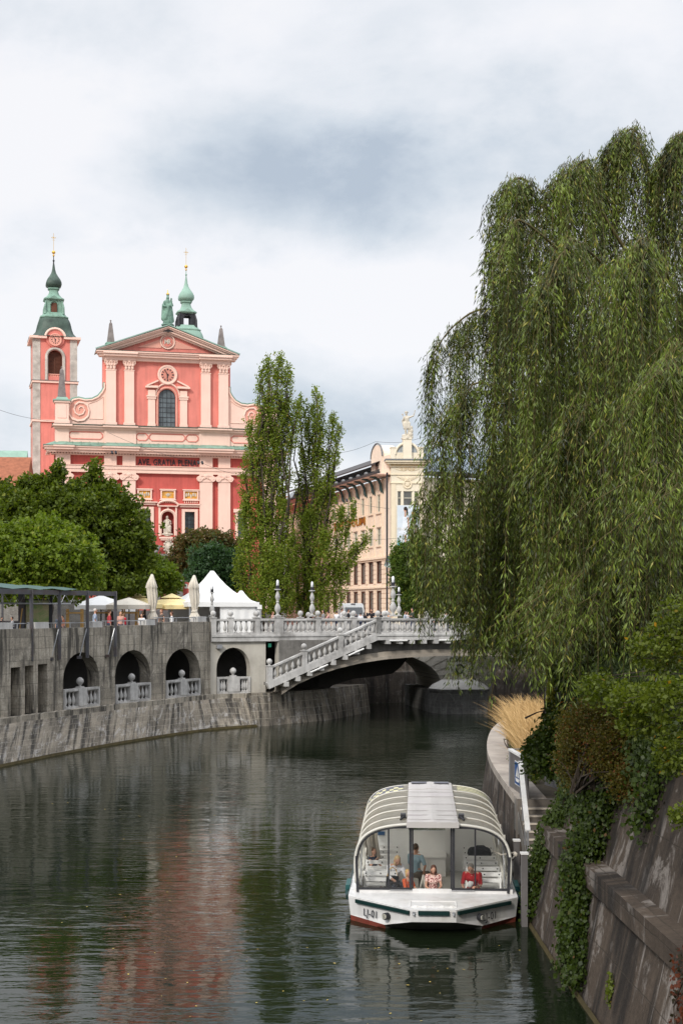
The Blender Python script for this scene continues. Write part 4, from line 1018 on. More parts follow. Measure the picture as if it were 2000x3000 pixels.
def portal(q):
    zt = Z(1628); z0_ = 0
    q.box(X(450), X(535), -.9, 0, Z(1636), zt); q.box(X(447), X(538), -1.1, 0, zt-.1, zt+.1); q.box(X(458), X(528), -.6, 0, Z(1655), Z(1636))
    for a, b in ((X(457), X(467)), (X(518), X(534))): q.box(a, b, -.7, 0, 0, Z(1655)); q.box(a-.1, b+.1, -.8, 0, 0, .9)
    for s_ in (0, 1):
        a, b = X(452), X(470)
        if s_: a, b = X(534), X(517)
        q.tube([(a, -.5, zt+.1), (a+(b-a)*.35, -.5, zt+.45), (a+(b-a)*.75, -.5, zt+.95), (b, -.5, zt+1.0)], [.22, .2, .16, .1], 8)
part('portal', M_PORT, portal)
q = MB(); q.box(X(466), X(519), -.12, .0, .3, Z(1655)); d_ = q.build('door', M_WOOD, church)
q = MB()
for a in (0, 1):
    for k in range(3):
        x0 = X(469)+a*(X(493)-X(469)); x1 = x0+(X(490)-X(469)); z0 = .6+k*1.9
        q.holewall(x0, x1, z0, z0+1.6, [(x0+.12, x1-.12, z0+.12, z0+1.48)], -.17, -.12)
q.build('door_panels', mat('door_moulding', (.17, .06, .03), .5, .1, 3, 0), d_)
q = MB(); q.box(XE0-.3, XE1+.3, -.75, .02, -.1, 1.9); q.build('base_course', M_DSTONE, church)
# plaque on the wall right of the door
q = MB(); q.box(X(541), X(549), -.06, 0, Z(1725), Z(1712)); q.build('wall_plaque', M_WHITE, church)
# nave roof
q = MB(); q.add([(XE0+3.3, 2.7, zR1-2), (XE0+3.3, 45, zR1-2), (AX, 45, zR1+5), (AX, 2.7, zR1+5), (XE1-3.3, 2.7, zR1-2), (XE1-3.3, 45, zR1-2)], [(0, 1, 2, 3), (3, 2, 5, 4)]); q.build('nave_roof', M_TILE, church)

# ---- towers
def tower(px, D, dz, name_px):
    x, y = G(px, D); fr = Fr((x, y), R(15.5), TER); T = empty('bell_tower', (0, 0, 0)); T.parent = church
    # express the tower frame in the church's own coordinates
    v = Vector((x, y))-CH.O; T.location = (v.dot(CH.u), -v.dot(CH.n), dz); T.rotation_euler = (0, 0, fr.yaw-CH.yaw)
    s_ = D/F; gz = TER
    zz = lambda py: EYE-(py-HZ)*200/F-gz
    h = 3.02; 
    def P(name, m_, fn, sm=False, ang=None):
        q = MB(); fn(q); return q.build(name, m_, T, smooth=sm, ang=ang)
    ztop = zz(1004); zb1_ = zz(1130); zb2 = zz(1243); zo0, zo1 = zz(1106), zz(1058)
    r_ = 1.0
    def shaft(q):
        q.box(-h+.08, h-.08, -h+.5, h, 0, zb1_); q.box(-h+.08, h-.08, -h+.9, h, zb1_, ztop)
        q.archwall(-h+.08, h-.08, 0, ztop, 0, r_, zo1, r_, zo0-.4, -h+.08, -h+.9, 14)
    P('tower_shaft', M_PINK if dz < 1 else M_PINK, shaft)
    P('louvred_opening', M_WOOD, lambda q: (q.box(-r_, r_, -h+.75, -h+.8, zo0-.4, zo1+r_), [q.box(-r_, r_, -h+.68, -h+.75, zo0+k*.18, zo0+k*.18+.07) for k in range(16)], q.box(-.05, .05, -h+.62, -h+.7, zo0, zo1+r_)))
    def bal(q):
        for k in range(7): q.box(-r_+.1+k*.3, -r_+.22+k*.3, -h+.2, -h+.3, zo0-.9, zo0-.1)
        q.box(-r_, r_, -h+.15, -h+.35, zo0-.12, zo0)
    P('opening_parapet', M_ROSE2, lambda q: (bal(q), q.box(-r_, r_, -h+.3, -h+.5, zo0-.95, zo0-.0)))
    def quoins(q):
        for sx_ in (-1, 1):
            for (a, b) in ((0, zb2-.15), (zb2+.15, zb1_-.15), (zb1_+.15, ztop-.1)):
                x0_, x1_ = sorted((sx_*(h-1.0), sx_*h)); q.box(x0_, x1_, -h, -h+1.05, a, b)
            q.box(*sorted((sx_*(h-1.0), sx_*h)), h-1.05, h, 0, ztop-.1)
    P('quoins', M_QUOIN, quoins)
    P('opening_surround', M_QUOIN, lambda q: (q.tube([(-r_-.18, -h-.0, zo0-.9)]+[(-(r_+.18)*math.cos(math.pi*k/12), -h-.0, zo1+(r_+.18)*math.sin(math.pi*k/12)) for k in range(13)]+[(r_+.18, -h, zo0-.9)], .22, 6)))
    P('string_course', M_ROSE, lambda q: (q.box(-h-.15, h+.15, -h-.15, h+.15, zb1_-.15, zb1_+.12), q.box(-h-.12, h+.12, -h-.12, h+.12, zb2-.14, zb2+.14)))
    P('string_cap', M_DSTONE, lambda q: q.box(-h-.2, h+.2, -h-.2, h+.2, zb1_+.121, zb1_+.19))
    def eav(q):
        for sx_ in (-1, 1): q.box(*sorted((sx_*.0+sx_*1.15, sx_*(h+.45))), -h-.45, -h+.3, ztop-.1, ztop+.22)
        q.box(-h-.45, h+.45, -h+.3, h+.45, ztop-.1, ztop+.22)
        q.tube([(-1.35*math.cos(math.pi*k/12), -h-.2, ztop+.05+1.35*math.sin(math.pi*k/12)*.95) for k in range(13)], .18, 6)
    P('eaves_cornice', M_ROSE, eav)
    P('clock_gable', M_PINK, lambda q: q.tube([(0, -h-.15, ztop), (0, -h+.8, ztop)], 1.3, 28))
    P('square_window', M_QUOIN, lambda q: q.box(-.05, .7, -h-.02, -h+.2, zz(1228), zz(1208)))
    P('square_window_pane', M_DARK, lambda q: q.box(.1, .55, -h-.05, -h+.2, zz(1225), zz(1212)))
    clock(T, 0, zz(1009), -h-.3, .80, M_ROSE2, M_ROSE2)
    z = lambda py: zz(py)
    def sq(q, prof, e=.82):
        # near-square section with cut corners
        vs = []; fs = []
        for r2, h2 in prof:
            c = r2*(1-.35)
            ring = [(-c, -r2), (c, -r2), (r2, -c), (r2, c), (c, r2), (-c, r2), (-r2, c), (-r2, -c)]
            vs += [(a, b, h2) for a, b in ring]
        for i in range(len(prof)-1):
            for k in range(8): fs.append((i*8+k, i*8+(k+1) % 8, (i+1)*8+(k+1) % 8, (i+1)*8+k))
        fs.append(tuple(range((len(prof)-1)*8, len(prof)*8))); q.add(vs, fs)
    dome = [(h+.5, ztop+.22), (h+.0, z(994)), (2.62, z(984)), (2.42, z(972)), (2.32, z(962)), (2.22, z(953)), (2.1, z(946)), (1.95, z(940)), (1.8, z(936))]
    c1, c2, c3 = (M_COPPERD, M_COPPER, M_COPPERD) if dz > -.5 and px < 300 else (M_COPPERL, M_COPPERL, M_COPPERL)
    P('dome', c1, lambda q: sq(q, dome), True, 50)
    P('dome_cornice', c2, lambda q: sq(q, [(1.75, z(941)), (1.95, z(937)), (1.95, z(934)), (1.72, z(931)), (1.60, z(928)), (1.35, z(921))]))
    lanm = M_COPPER if px < 300 else M_DARK
    def lan(q):
        for sx_ in (-1, 1):
            for sy_ in (-1, 1): q.box(*sorted((sx_*.52, sx_*1.12)), *sorted((sy_*.52, sy_*1.12)), z(930), z(884)); q.tube([(sx_*1.2, sy_*1.2, z(926)), (sx_*1.25, sy_*1.25, z(905)), (sx_*1.1, sy_*1.1, z(888))], [.26, .16, .1], 6)
        q.box(-.55, .55, -1.0, 1.0, z(892), z(883)); q.box(-1.0, 1.0, -.55, .55, z(892), z(883))
        if px < 300: q.box(-.9, .9, -.9, .9, z(928), z(886))
        for yy in (-1.12,): q.tube([(-.5*math.cos(math.pi*k/8), yy, z(897)+.5*math.sin(math.pi*k/8)) for k in range(9)], .1, 5)
    P('lantern', lanm, lan)
    P('lantern_opening', M_WOOD if px < 300 else M_DARK, lambda q: q.prism([(-.4, z(920)), (.4, z(920))]+[(.4*math.cos(math.pi*k/8), z(897)+.4*math.sin(math.pi*k/8)) for k in range(9)], -.97, -.92) if px < 300 else q.box(-.5, .5, -.1, .1, z(928), z(921)))
    P('lantern_roof', c2, lambda q: (sq(q, [(1.15, z(886)), (1.42, z(882)), (1.40, z(879)), (1.05, z(874)), (.75, z(866)), (.62, z(858)), (.60, z(852)), (.78, z(850)), (.80, z(847)), (.66, z(845))]), q.prism([(-.7, z(882)), (.7, z(882)), (0, z(872))], -1.5, -1.1)))
    P('onion', c3, lambda q: sq(q, [(.62, z(846)), (1.02, z(841)), (1.08, z(836)), (1.04, z(829)), (.88, z(821)), (.6, z(812)), (.34, z(802)), (.2, z(790)), (.12, z(776))]), True, 60)
    q = MB(); q.lathe(0, 0, 0, [(.12, z(777)), (.08, z(768)), (.14, z(766)), (.14, z(763)), (.06, z(762)), (.05, z(748))], 8); q.build('finial', M_DARK if px < 300 else M_COPPERL, T)
    q = MB(); q.ell((0, 0, z(740)), .25, 14, 9); q.lathe(0, 0, 0, [(.1, z(752)), (.14, z(749)), (.06, z(746))], 10); q.build('gilded_ball', M_GOLD, T, smooth=True)
    q = MB(); ztp = z(684); q.bar((0, 0, z(738)), (0, 0, ztp), .045, .045); q.bar((-.28, 0, z(697)), (.28, 0, z(697)), .04, .04); q.bar((-.18, 0, z(704)), (.18, 0, z(704)), .03, .03)
    for a in (-1, 1): q.bar((a*.28, 0, z(697)-.08), (a*.28, 0, z(697)+.08), .04, .04); q.bar((0, 0, z(697)-.0), (a*.16, 0, z(697)+.16), .025, .025); q.bar((0, 0, z(697)-.0), (a*.16, 0, z(697)-.16), .025, .025)
    q.build('cross', M_GOLD, T)
tower(157, 200, 0, 0)
tower(545, 206, -.55, 1)

# ------------------------------------------------------------------ cream commercial building on the corner
KO = G(1144, 150)
KL = Fr(KO, math.atan2(-23.0, 6.7), TER)       # long side facade, local x runs towards the corner, so x<0 is further away
KF = Fr(KO, R(3), TER)                          # corner tower face
kb = KF.empty('department_store', label='cream art nouveau corner building with green eaves brackets and the year 1903', cat='building')
def into_kf(fr):
    def T(x, y, z):
        p = fr.w(x, y, z); v = Vector((p.x, p.y))-KF.O; return (v.dot(KF.u), -v.dot(KF.n), z)
    return T
TL = into_kf(KL)
def kpart(name, m_, fn, T=None, sm=False, par=None): q = MB(T); fn(q); return q.build(name, m_, par or kb, smooth=sm)
lx = lambda px: KL.x(px); lz = lambda py, px: KL.z(py, px)
zeave = lz(1398, 1141); 
# window columns from the corner: photo positions of their centres
cols = [(1103.5, 1115.5), (1078, 1087), (1056.5, 1064), (1035.5, 1042.5), (1016, 1022.5), (996.5, 1002)]
wc = [((lx(a)+lx(b))/2, lx(b)-lx(a)) for a, b in cols]
dx_ = (wc[0][0]-wc[-1][0])/5
ww = 1.35
z4 = (lz(1502, 1109), lz(1450, 1109)); z3 = (lz(1599, 1109), lz(1548, 1109)); z2 = (lz(1711, 1112), lz(1644, 1112)); z1 = (lz(1797, 1112), lz(1732, 1112))
NC = 14
xcs = [wc[0][0]-dx_*k for k in range(NC)]
LEN = -xcs[-1]+3
def kwall(q):
    hs = []
    for x in xcs:
        for (a, b), w_ in ((z4, ww), (z3, ww), (z2, 1.9), (z1, 1.9)): hs.append((x-w_/2, x+w_/2, a, b))
    q.holewall(-LEN, 0, 0, zeave, hs, 0, .35)
kpart('side_wall', M_PEACH, kwall, TL)
def kband(q):
    zb = lz(1636, 1120); q.box(-LEN, .0, -.3, 0, zb-.1, zb+.12); q.box(-LEN, 0, -.15, 0, zb-.3, zb-.1)
    q.box(-LEN, 0, -.2, 0, lz(1722, 1120)-.1, lz(1722, 1120)+.08)
    z = .6
    while z < zb-.4:
        xs_ = [-LEN]+sorted(xcs)+[0]
        for a, b in zip([-LEN]+[x+1.05 for x in sorted(xcs)], [x-1.05 for x in sorted(xcs)]+[0]):
            if b-a > .1: q.box(a, b, -.06, 0, z, z+.42)
        z += .52
    for x in xcs:
        q.box(x-.85, x+.85, -.16, 0, z3[0]-.18, z3[0]-.04); q.box(x-.9, x+.9, -.18, 0, z4[0]-.2, z4[0]-.05); q.box(x-.85, x+.85, -.1, 0, z3[1]+.06, z3[1]+.2)
        q.box(x-.62, x+.62, -.07, 0, z4[0]-1.5, z4[0]-.5); q.box(x-.6, x+.6, -.07, 0, z3[0]-1.4, z3[0]-.5)
        q.box(x-.75, x-.68, -.08, 0, z4[0], z4[1]+.8); q.box(x+.68, x+.75, -.08, 0, z4[0], z4[1]+.8); q.box(x-1.1, x+1.1, -.12, 0, z2[1]+.08, z2[1]+.22)
        q.ell((x, -.05, z4[1]+.75), (.35, .12, .4), 10, 6)
        q.box(x+dx_/2-.12, x+dx_/2+.12, -.12, 0, zb, zeave)
kpart('mouldings', mat('peach_trim', (.82, .65, .50), .85, .06, 1, .1), kband, TL)
M_WFR = mat('cream_window_frame', (.62, .58, .47), .5, .05, 3, 0)
M_KGL = mat('shop_window_glass', (.10, .10, .09), .06, .6, .35, 0, spec=.8)
for x in xcs[:9]:
    for (a, b), w_, fm in ((z4, ww, M_WFR), (z3, ww, M_WFR), (z2, 1.9, M_MAROON), (z1, 1.9, M_MAROON)):
        q = MB(TL); t = .09 if fm is M_WFR else .14
        q.box(x-w_/2, x-w_/2+t, .1, .2, a, b); q.box(x+w_/2-t, x+w_/2, .1, .2, a, b); q.box(x-w_/2, x+w_/2, .1, .2, b-t, b); q.box(x-w_/2, x+w_/2, .1, .2, a, a+t)
        if fm is M_WFR: q.box(x-.04, x+.04, .1, .2, a, b); q.box(x-w_/2, x+w_/2, .1, .2, a+(b-a)*.62, a+(b-a)*.62+.08)
        f_ = q.build('window', fm, kb)
        q = MB(TL); q.box(x-w_/2, x+w_/2, .21, .25, a, b); q.build('window_pane', M_KGL, f_)
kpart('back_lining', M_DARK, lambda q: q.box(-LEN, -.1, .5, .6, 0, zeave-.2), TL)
M_EAVE = mat('green_eaves', (.045, .075, .07), .5, .2, 2, .05)
def eave(q): q.box(-LEN-.3, .1, -1.5, .2, zeave+.2, zeave+.28)
kpart('eaves_soffit', M_ROSE, eave, TL)
def gut(q): q.box(-LEN-.3, .1, -1.62, -1.2, zeave+.281, zeave+.5)
kpart('gutter', M_SLATE, gut, TL)
for k, x in enumerate(xcs[:9]):
    q = MB(TL); xx = x+dx_/2
    for x2 in (xx-.18, xx+.18):
        q.tube([(x2, -.05, zeave-1.6), (x2, -.22, zeave-1.2), (x2, -.3, zeave-.6), (x2, -.5, zeave-.15), (x2, -.95, zeave+.1), (x2, -1.45, zeave+.16)], [.06, .12, .11, .12, .12, .08], 6)
    q.build('eaves_bracket', M_EAVE, kb)
# attic storey: dark glazing, then slate roof
kpart('attic_glazing', M_DGLASS, lambda q: q.prism([(-1.0, zeave+.3), (.6, zeave+1.9), (.6, zeave+.3)], -LEN, -3.2, 'x'), TL)
kpart('slate_roof', M_SLATE, lambda q: q.add([(-LEN, -.7, zeave+1.75), (-3.0, -.7, zeave+1.75), (-3.0, 5, zeave+4.2), (-LEN, 5, zeave+4.2), (-LEN, -.7, zeave+1.6), (-3.0, -.7, zeave+1.6)], [(0, 1, 2, 3), (4, 5, 1, 0)]), TL)
for k in range(9):
    x = xcs[k]-.3
    q = MB(TL); q.ell((x, -1.35, zeave+.62), (.42, .22, .22), 10, 6); q.build('eaves_ornament', mat('grey_lead', (.16, .165, .17), .5, .2, 3, 0), kb)
# arched dormer by the corner
def dorm(q):
    x0, x1 = lx(1092), lx(1124); c = (x0+x1)/2; r_ = (x1-x0)/2; z0 = zeave+.3; zsr = lz(1345, 1108)
    q.prism([(x0, z0), (x1, z0)]+[(c+r_*math.cos(math.pi*k/12), zsr+r_*.75*math.sin(math.pi*k/12)) for k in range(13)], -.2, 1.5)
    q.prism([(x1-.1, z0), (-.1, z0), (-.1, zsr), (x1-.1, zsr)], -.1, 1.5)
kpart('dormer', M_PEACH, dorm, TL)
kpart('dormer_window', M_KGL, lambda q: q.box(lx(1106), lx(1113), -.25, 0, zeave+.6, lz(1358, 1108)), TL)
kpart('dormer_hood', mat('grey_lead', (.16, .165, .17)), lambda q: q.tube([((lx(1092)+lx(1124))/2+(lx(1124)-lx(1092))/2*1.05*math.cos(math.pi*k/12), -.2, lz(1345, 1108)+.1+(lx(1124)-lx(1092))/2*.78*math.sin(math.pi*k/12)) for k in range(13)], .1, 5), TL)
t_ = text('EMPORIUM', 1.25, 'lettering', M_GOLD, kb, (0, 0, 0), (0, 0, 0), .05, 1, .02, 'CENTER', 1.1)
tx = (lx(998)+lx(1053))/2; P_ = TL(tx, -.1, lz(1549, 1030)+.1); t_.location = P_; t_.rotation_euler = (R(90), 0, KL.yaw-KF.yaw); t_.scale = (1.9, 1, 1)
# corner tower
fx = lambda px: KF.x(px); fz = lambda py, px=1190: KF.z(py, px)
c0, c1 = 0.0, fx(1240)
ct = fz(1363)
def ctw(q):
    hs = [(fx(1163), fx(1174), fz(1482), fz(1441)), (fx(1180), fx(1206), fz(1482), fz(1441)), (fx(1212), fx(1223), fz(1482), fz(1441)), (fx(1163), fx(1223), 1.0, 6.5)]
    q.holewall(c0, c1, 0, ct, hs, -.4, .1); q.add([(c0, -.4, 0), (c0, 1, 0), (c0, 1, ct), (c0, -.4, ct)], [(0, 1, 2, 3)]); q.add([(c1, -.4, 0), (c1, 1, 0), (c1, 1, ct), (c1, -.4, ct)], [(0, 1, 2, 3)])
    q.box(c0, c1, .15, 3, 0, ct)
kpart('corner_tower', M_CREAM, ctw)
def ctm(q):
    q.box(c0-.08, c1+.08, -.52, .2, fz(1419), fz(1416)); q.box(c0-.08, c1+.08, -.52, .2, fz(1394), fz(1391)); 
    for a, b in ((c0+.02, fx(1157)), (fx(1229), c1-.02)): q.box(a, b, -.46, -.38, 0, fz(1420))
    q.box(c0-.2, c1+.2, -.6, .5, ct-.25, ct); q.box(c0-.45, c1+.45, -.9, .5, ct, ct+.2); q.box(c0-.62, c1+.62, -1.1, .5, ct+.2, ct+.36)
    for k in range(9): a = math.pi*(.12+.76*k/8); cx = (c0+c1)/2; q.bar((cx+.35*math.cos(a), -.42, fz(1384)+.2*math.sin(a)), (cx+1.35*math.cos(a), -.42, fz(1384)+.75*math.sin(a)), .06, .08, up=(0, 1, 0))
    cx = (c0+c1)/2
    for s_ in (-1, 1):
        for k in range(4): q.bar((cx+s_*.15, -.43, fz(1402+k*2)), (cx+s_*(1.1-.2*k), -.43, fz(1400+k*3)), .07, .06, up=(0, 1, 0))
    q.tube([(cx+.42*math.cos(k*math.pi/8), -.45, fz(1421)+.42*math.sin(k*math.pi/8)) for k in range(16)], .09, 6, True); q.ell((cx, -.45, fz(1405)), (.2, .12, .2), 8, 6); q.ell((cx, -.43, fz(1421)), (.28, .1, .28), 10, 6)
kpart('tower_mouldings', mat('cream_trim', (.78, .67, .50), .85, .05, 1, .1), ctm)
text('1903', .62, 'lettering', mat('cream_relief', (.66, .49, .30), .85, .05, 1, .1), kb, ((c0+c1)/2, -.43, fz(1381)), (R(90), 0, 0), .04, 1.1, 0, 'CENTER', 1.2)
kpart('gilded_beading', M_GOLD, lambda q: [q.ell((c0+.05+(c1-c0-.1)*k/16, -.66, ct-.1), (.09, .05, .06), 6, 4) for k in range(17)])
kpart('cornice_cap', mat('grey_lead', (.16, .165, .17)), lambda q: q.box(c0-.66, c1+.66, -1.15, .5, ct+.361, ct+.52))
zp0 = ct+.52; zp1 = fz(1314)
def par(q):
    q.box(c0, fx(1157), -.3, .6, zp0, zp1); q.box(fx(1226), c1, -.3, .6, zp0, zp1); q.box(fx(1157), fx(1226), -.2, .6, zp0, zp0+.75)
    q.box(c0-.06, fx(1157)+.04, -.36, .6, zp1, zp1+.1); q.box(fx(1226)-.04, c1+.06, -.36, .6, zp1, zp1+.1)
    cx = (fx(1157)+fx(1226))/2; r_ = (fx(1226)-fx(1157))/2
    q.tube([(cx-r_*math.cos(math.pi*k/16), -.2, zp0+.55+r_*.98*math.sin(math.pi*k/16)) for k in range(17)], .14, 6)
kpart('parapet', M_CREAM, par)
kpart('fan_window', mat('fan_glass', (.35, .38, .40), .2, .4, 3, 0), lambda q: (lambda cx, r_: q.prism([(cx-r_*math.cos(math.pi*k/16), zp0+.5+r_*.97*math.sin(math.pi*k/16)) for k in range(17)], -.1, -.05))((fx(1157)+fx(1226))/2, (fx(1226)-fx(1157))/2))
kpart('statue_plinth', M_CREAM, lambda q: (q.box(fx(1179), fx(1204), -.6, .4, zp0-.0, fz(1290)), q.box(fx(1178), fx(1205), -.66, .4, zp0, zp0+.3), q.box(fx(1178), fx(1204.5), -.66, .4, fz(1290), fz(1287))))
for a, b in ((1163, 1174), (1180, 1206), (1212, 1223)):
    q = MB(); x0, x1 = fx(a), fx(b); za_, zb_ = fz(1482), fz(1441)
    q.box(x0, x0+.07, -.3, -.22, za_, zb_); q.box(x1-.07, x1, -.3, -.22, za_, zb_); q.box(x0, x1, -.3, -.22, zb_-.08, zb_); q.box(x0, x1, -.3, -.22, fz(1462), fz(1460)); f_ = q.build('window', M_WFR, kb)
    q = MB(); q.box(x0, x1, -.2, -.15, za_, zb_); q.build('window_pane', M_KGL, f_)
q = MB(); q.box(fx(1163), fx(1223), -.1, 0, 1, 6.5); q.build('shop_window', M_KGL, kb)
q = MB(); xq = -.45; q.tube([(xq, -.75, 0.2), (xq, -.75, zeave-.1), (xq, -.95, zeave+.3)], .1, 8); q.build('drainpipe', M_DARK, kb)
# right wing behind the willow
KR = Fr(KF.w(c1, .5, 0).xy, R(28), TER); TR = into_kf(KR)
def rwall(q):
    hs = []
    for k in range(9):
        for (a, b), w_ in ((z4, ww), (z3, ww), (z2, 1.9), (z1, 1.9)): x = 1.8+k*2.9; hs.append((x-w_/2, x+w_/2, a, b))
    q.holewall(0, 28, 0, zeave, hs, 0, .35)
kpart('front_wall', M_CREAM, rwall, TR)
kpart('front_glazing', M_KGL, lambda q: q.box(0.1, 28, .3, .34, 0, zeave-.1), TR)
kpart('front_eaves', M_SLATE, lambda q: q.box(0, 28, -1.4, .4, zeave+.2, zeave+.5), TR)
kpart('front_roof', mat('grey_lead_roof', (.22, .27, .32), .4, .2, 2, .1), lambda q: (q.add([(0, -.7, zeave+.5), (28, -.7, zeave+.5), (28, 5, zeave+3.8), (0, 5, zeave+3.8)], [(0, 1, 2, 3)]), [q.bar((k*1.2, -.7, zeave+.55), (k*1.2, 5, zeave+3.85), .05, .1) for k in range(23)]), TR)
gl_ = MB(); cx, cz = KF.x(1232, 1.6), KF.z(1612, 1232, 1.6)
# glass canopy shaped like a fan over the entrance, left of the small tree
cx0 = KF.x(1150, 1.5); cz0 = KF.z(1665, 1150, 1.5)
kpart('glass_canopy', mat('canopy_glass', (.32, .38, .36), .2, .2, 3, 0, spec=.6), lambda q: q.add([(cx0-.8+3.4*k/10, -.4-2.2*math.sin(math.pi*k/10), cz0+.2-.5*math.sin(math.pi*k/10)) for k in range(11)]+[(cx0-.5+2.8*k/10, -.4-.3*math.sin(math.pi*k/10), cz0+1.3) for k in range(11)], [(k, k+1, k+12, k+11) for k in range(10)]))
kpart('canopy_ribs', M_EAVE, lambda q: [q.bar((cx0-.8+3.4*k/10, -.4-2.2*math.sin(math.pi*k/10)-.02, cz0+.22-.5*math.sin(math.pi*k/10)), (cx0-.5+2.8*k/10, -.42-.3*math.sin(math.pi*k/10), cz0+1.32), .05, .05) for k in range(11)])
# banner
bx0, bx1, bz0, bz1 = fx(1161.5), fx(1226), fz(1625), fz(1483)
ban = KF.empty('advertising_banner', label='tall advertising banner with two women in long dresses, hung on the corner tower', cat='banner')
def bpart(n_, m_, fn, par=ban): q = MB(); fn(q); return q.build(n_, m_, par)
bpart('sheet', mat('banner_print', (.62, .68, .74), .6, .08, .8, 0, dirt=(.42, .52, .58)), lambda q: q.box(bx0, bx1, -.56, -.52, bz0, bz1))
M_SKIN = mat('skin', (.52, .29, .20), .55, .08, 8, 0, spec=.3)
M_HAIRD = mat('dark_hair', (.03, .02, .015), .6, .3, 10, 0); M_HAIRB = mat('blond_hair', (.42, .28, .12), .6, .2, 10, 0)
def oval(cx, cz, rx_, rz_, y, q, n=14): q.prism([(cx+rx_*math.cos(2*math.pi*k/n), cz+rz_*math.sin(2*math.pi*k/n)) for k in range(n)], y-.004, y)
def fig(px, head, hem, feet, gown, hair, dxp):
    x = fx(px); zh = fz(head); zm = fz(hem); zf = fz(feet)
    d = bpart('printed_figure', gown, lambda q: q.prism([(x-.22, zh-.75), (x+.22+dxp, zh-.75), (x+.35+dxp, zh-2.2), (x+.5, zm), (x-.75, zm+.3), (x-.35, zh-2.0)], -.572, -.562))
    bpart('printed_skin', M_SKIN, lambda q: (oval(x, zh, .16, .24, -.573, q), q.prism([(x-.08, zh-.75), (x+.1, zh-.75), (x+.08, zh-.15), (x-.06, zh-.15)], -.5735, -.5635), q.prism([(x+.22, zh-.8), (x+.36, zh-.8), (x+.45, zh-2.7), (x+.35, zh-2.7)], -.5745, -.5645), q.prism([(x-.1, zm+.1), (x+.12, zm+.1), (x+.1, zf), (x-.02, zf)], -.571, -.561)), d)
    bpart('printed_hair', hair, lambda q: (oval(x+.04, zh+.12, .2, .2, -.577, q), q.prism([(x+.1, zh+.15), (x+.27, zh+.1), (x+.3, zh-.7), (x+.14, zh-.5)], -.5775, -.5675)), d)
fig(1185, 1496, 1572, 1595, mat('white_gown_print', (.72, .76, .82), .6, .05, 3, 0), M_HAIRD, 0)
fig(1207, 1509, 1560, 1600, mat('grey_gown_print', (.36, .34, .31), .6, .15, 3, 0), M_HAIRB, .05)
bpart('printed_water', mat('turquoise_print', (.15, .42, .46), .6, .3, 2, 0), lambda q: q.prism([(bx0, bz0), (bx0+.9, bz0), (bx0+.75, bz0+.8), (bx0+.35, bz0+1.3), (bx0, bz0+1.5)], -.568, -.558))
text('PENNYBLACK', .42, 'lettering', M_WHITE, ban, ((bx0+bx1)/2+.1, -.585, fz(1556)), (R(90), 0, 0), .004, 1.0, .006)

# ------------------------------------------------------------------ other buildings
def house(label, fr, x0, x1, dep, h, roofh, wm_, rm_, wins=None, wz=(), name='house', ridge_x=True):
    rt = fr.empty(name, label=label, cat='building')
    q = MB(); hs = []
    for z in wz:
        k = x0+1.4
        while k+1.0 < x1: hs.append((k, k+1.0, z, z+1.7)); k += 2.6
    q.holewall(x0, x1, 0, h, hs, 0, .25); q.add([(x0, 0, 0), (x0, dep, 0), (x0, dep, h), (x0, 0, h)], [(0, 1, 2, 3)]); q.add([(x1, 0, 0), (x1, dep, 0), (x1, dep, h), (x1, 0, h)], [(0, 1, 2, 3)]); q.add([(x0, dep, 0), (x1, dep, 0), (x1, dep, h), (x0, dep, h)], [(0, 1, 2, 3)])
    q.build('wall', wm_, rt)
    for a, b, c, d in hs:
        q = MB(); q.box(a, b, .15, .2, c, d); f_ = q.build('window', M_KGL, rt)
        q = MB(); q.box(a, a+.07, .08, .14, c, d); q.box(b-.07, b, .08, .14, c, d); q.box((a+b)/2-.04, (a+b)/2+.04, .08, .14, c, d); q.box(a, b, .08, .14, (c+d)/2, (c+d)/2+.07); q.box(a-.08, b+.08, -.1, .02, c-.15, c-.03); q.build('window_frame', M_WFR, f_)
    q = MB(); q.add([(x0-.4, -.6, h), (x1+.4, -.6, h), (x1+.4, dep/2, h+roofh), (x0-.4, dep/2, h+roofh), (x1+.4, dep+.6, h), (x0-.4, dep+.6, h)], [(0, 1, 2, 3), (3, 2, 4, 5), (0, 3, 5), (1, 4, 2)]); q.box(x0-.4, x1+.4, -.65, -.4, h-.12, h+.02); q.build('roof', rm_, rt)
    return rt
A_ = Fr(G(10, 148), R(6), TER)
house('long low building with an orange tiled roof beside the left tower', A_, -30, X(155)+(-A_.O.x+CH.O.x)-1.3, 14, 12.6, 6.0, M_PEACH, M_TILE, wz=(1.5, 5.2, 8.8))
B_ = Fr(G(0, 220), R(6), TER)
house('distant building with a pale green metal roof at the left edge', B_, -25, 3.0, 14, 19.5, 8.0, M_PLAS, M_COPPERL, wz=(3, 7, 11, 15))
C__ = Fr(G(860, 205), R(5), TER)
house('pale grey townhouse with a red roof glimpsed between the two poplars', C__, -12, 9, 14, 15.0, 4, mat('pale_grey_render', (.55, .54, .52), .9, .06, .6, .1), M_TILE, wz=(1.5, 5, 8.5, 12))
D__ = Fr(G(1700, 165), R(-8), TER)
house('beige townhouse behind the large willow', D__, -9, 40, 14, 15.0, 4, mat('beige_render', (.50, .42, .30), .9, .06, .6, .1), M_SLATE, wz=(1.5, 5, 8.5, 12))
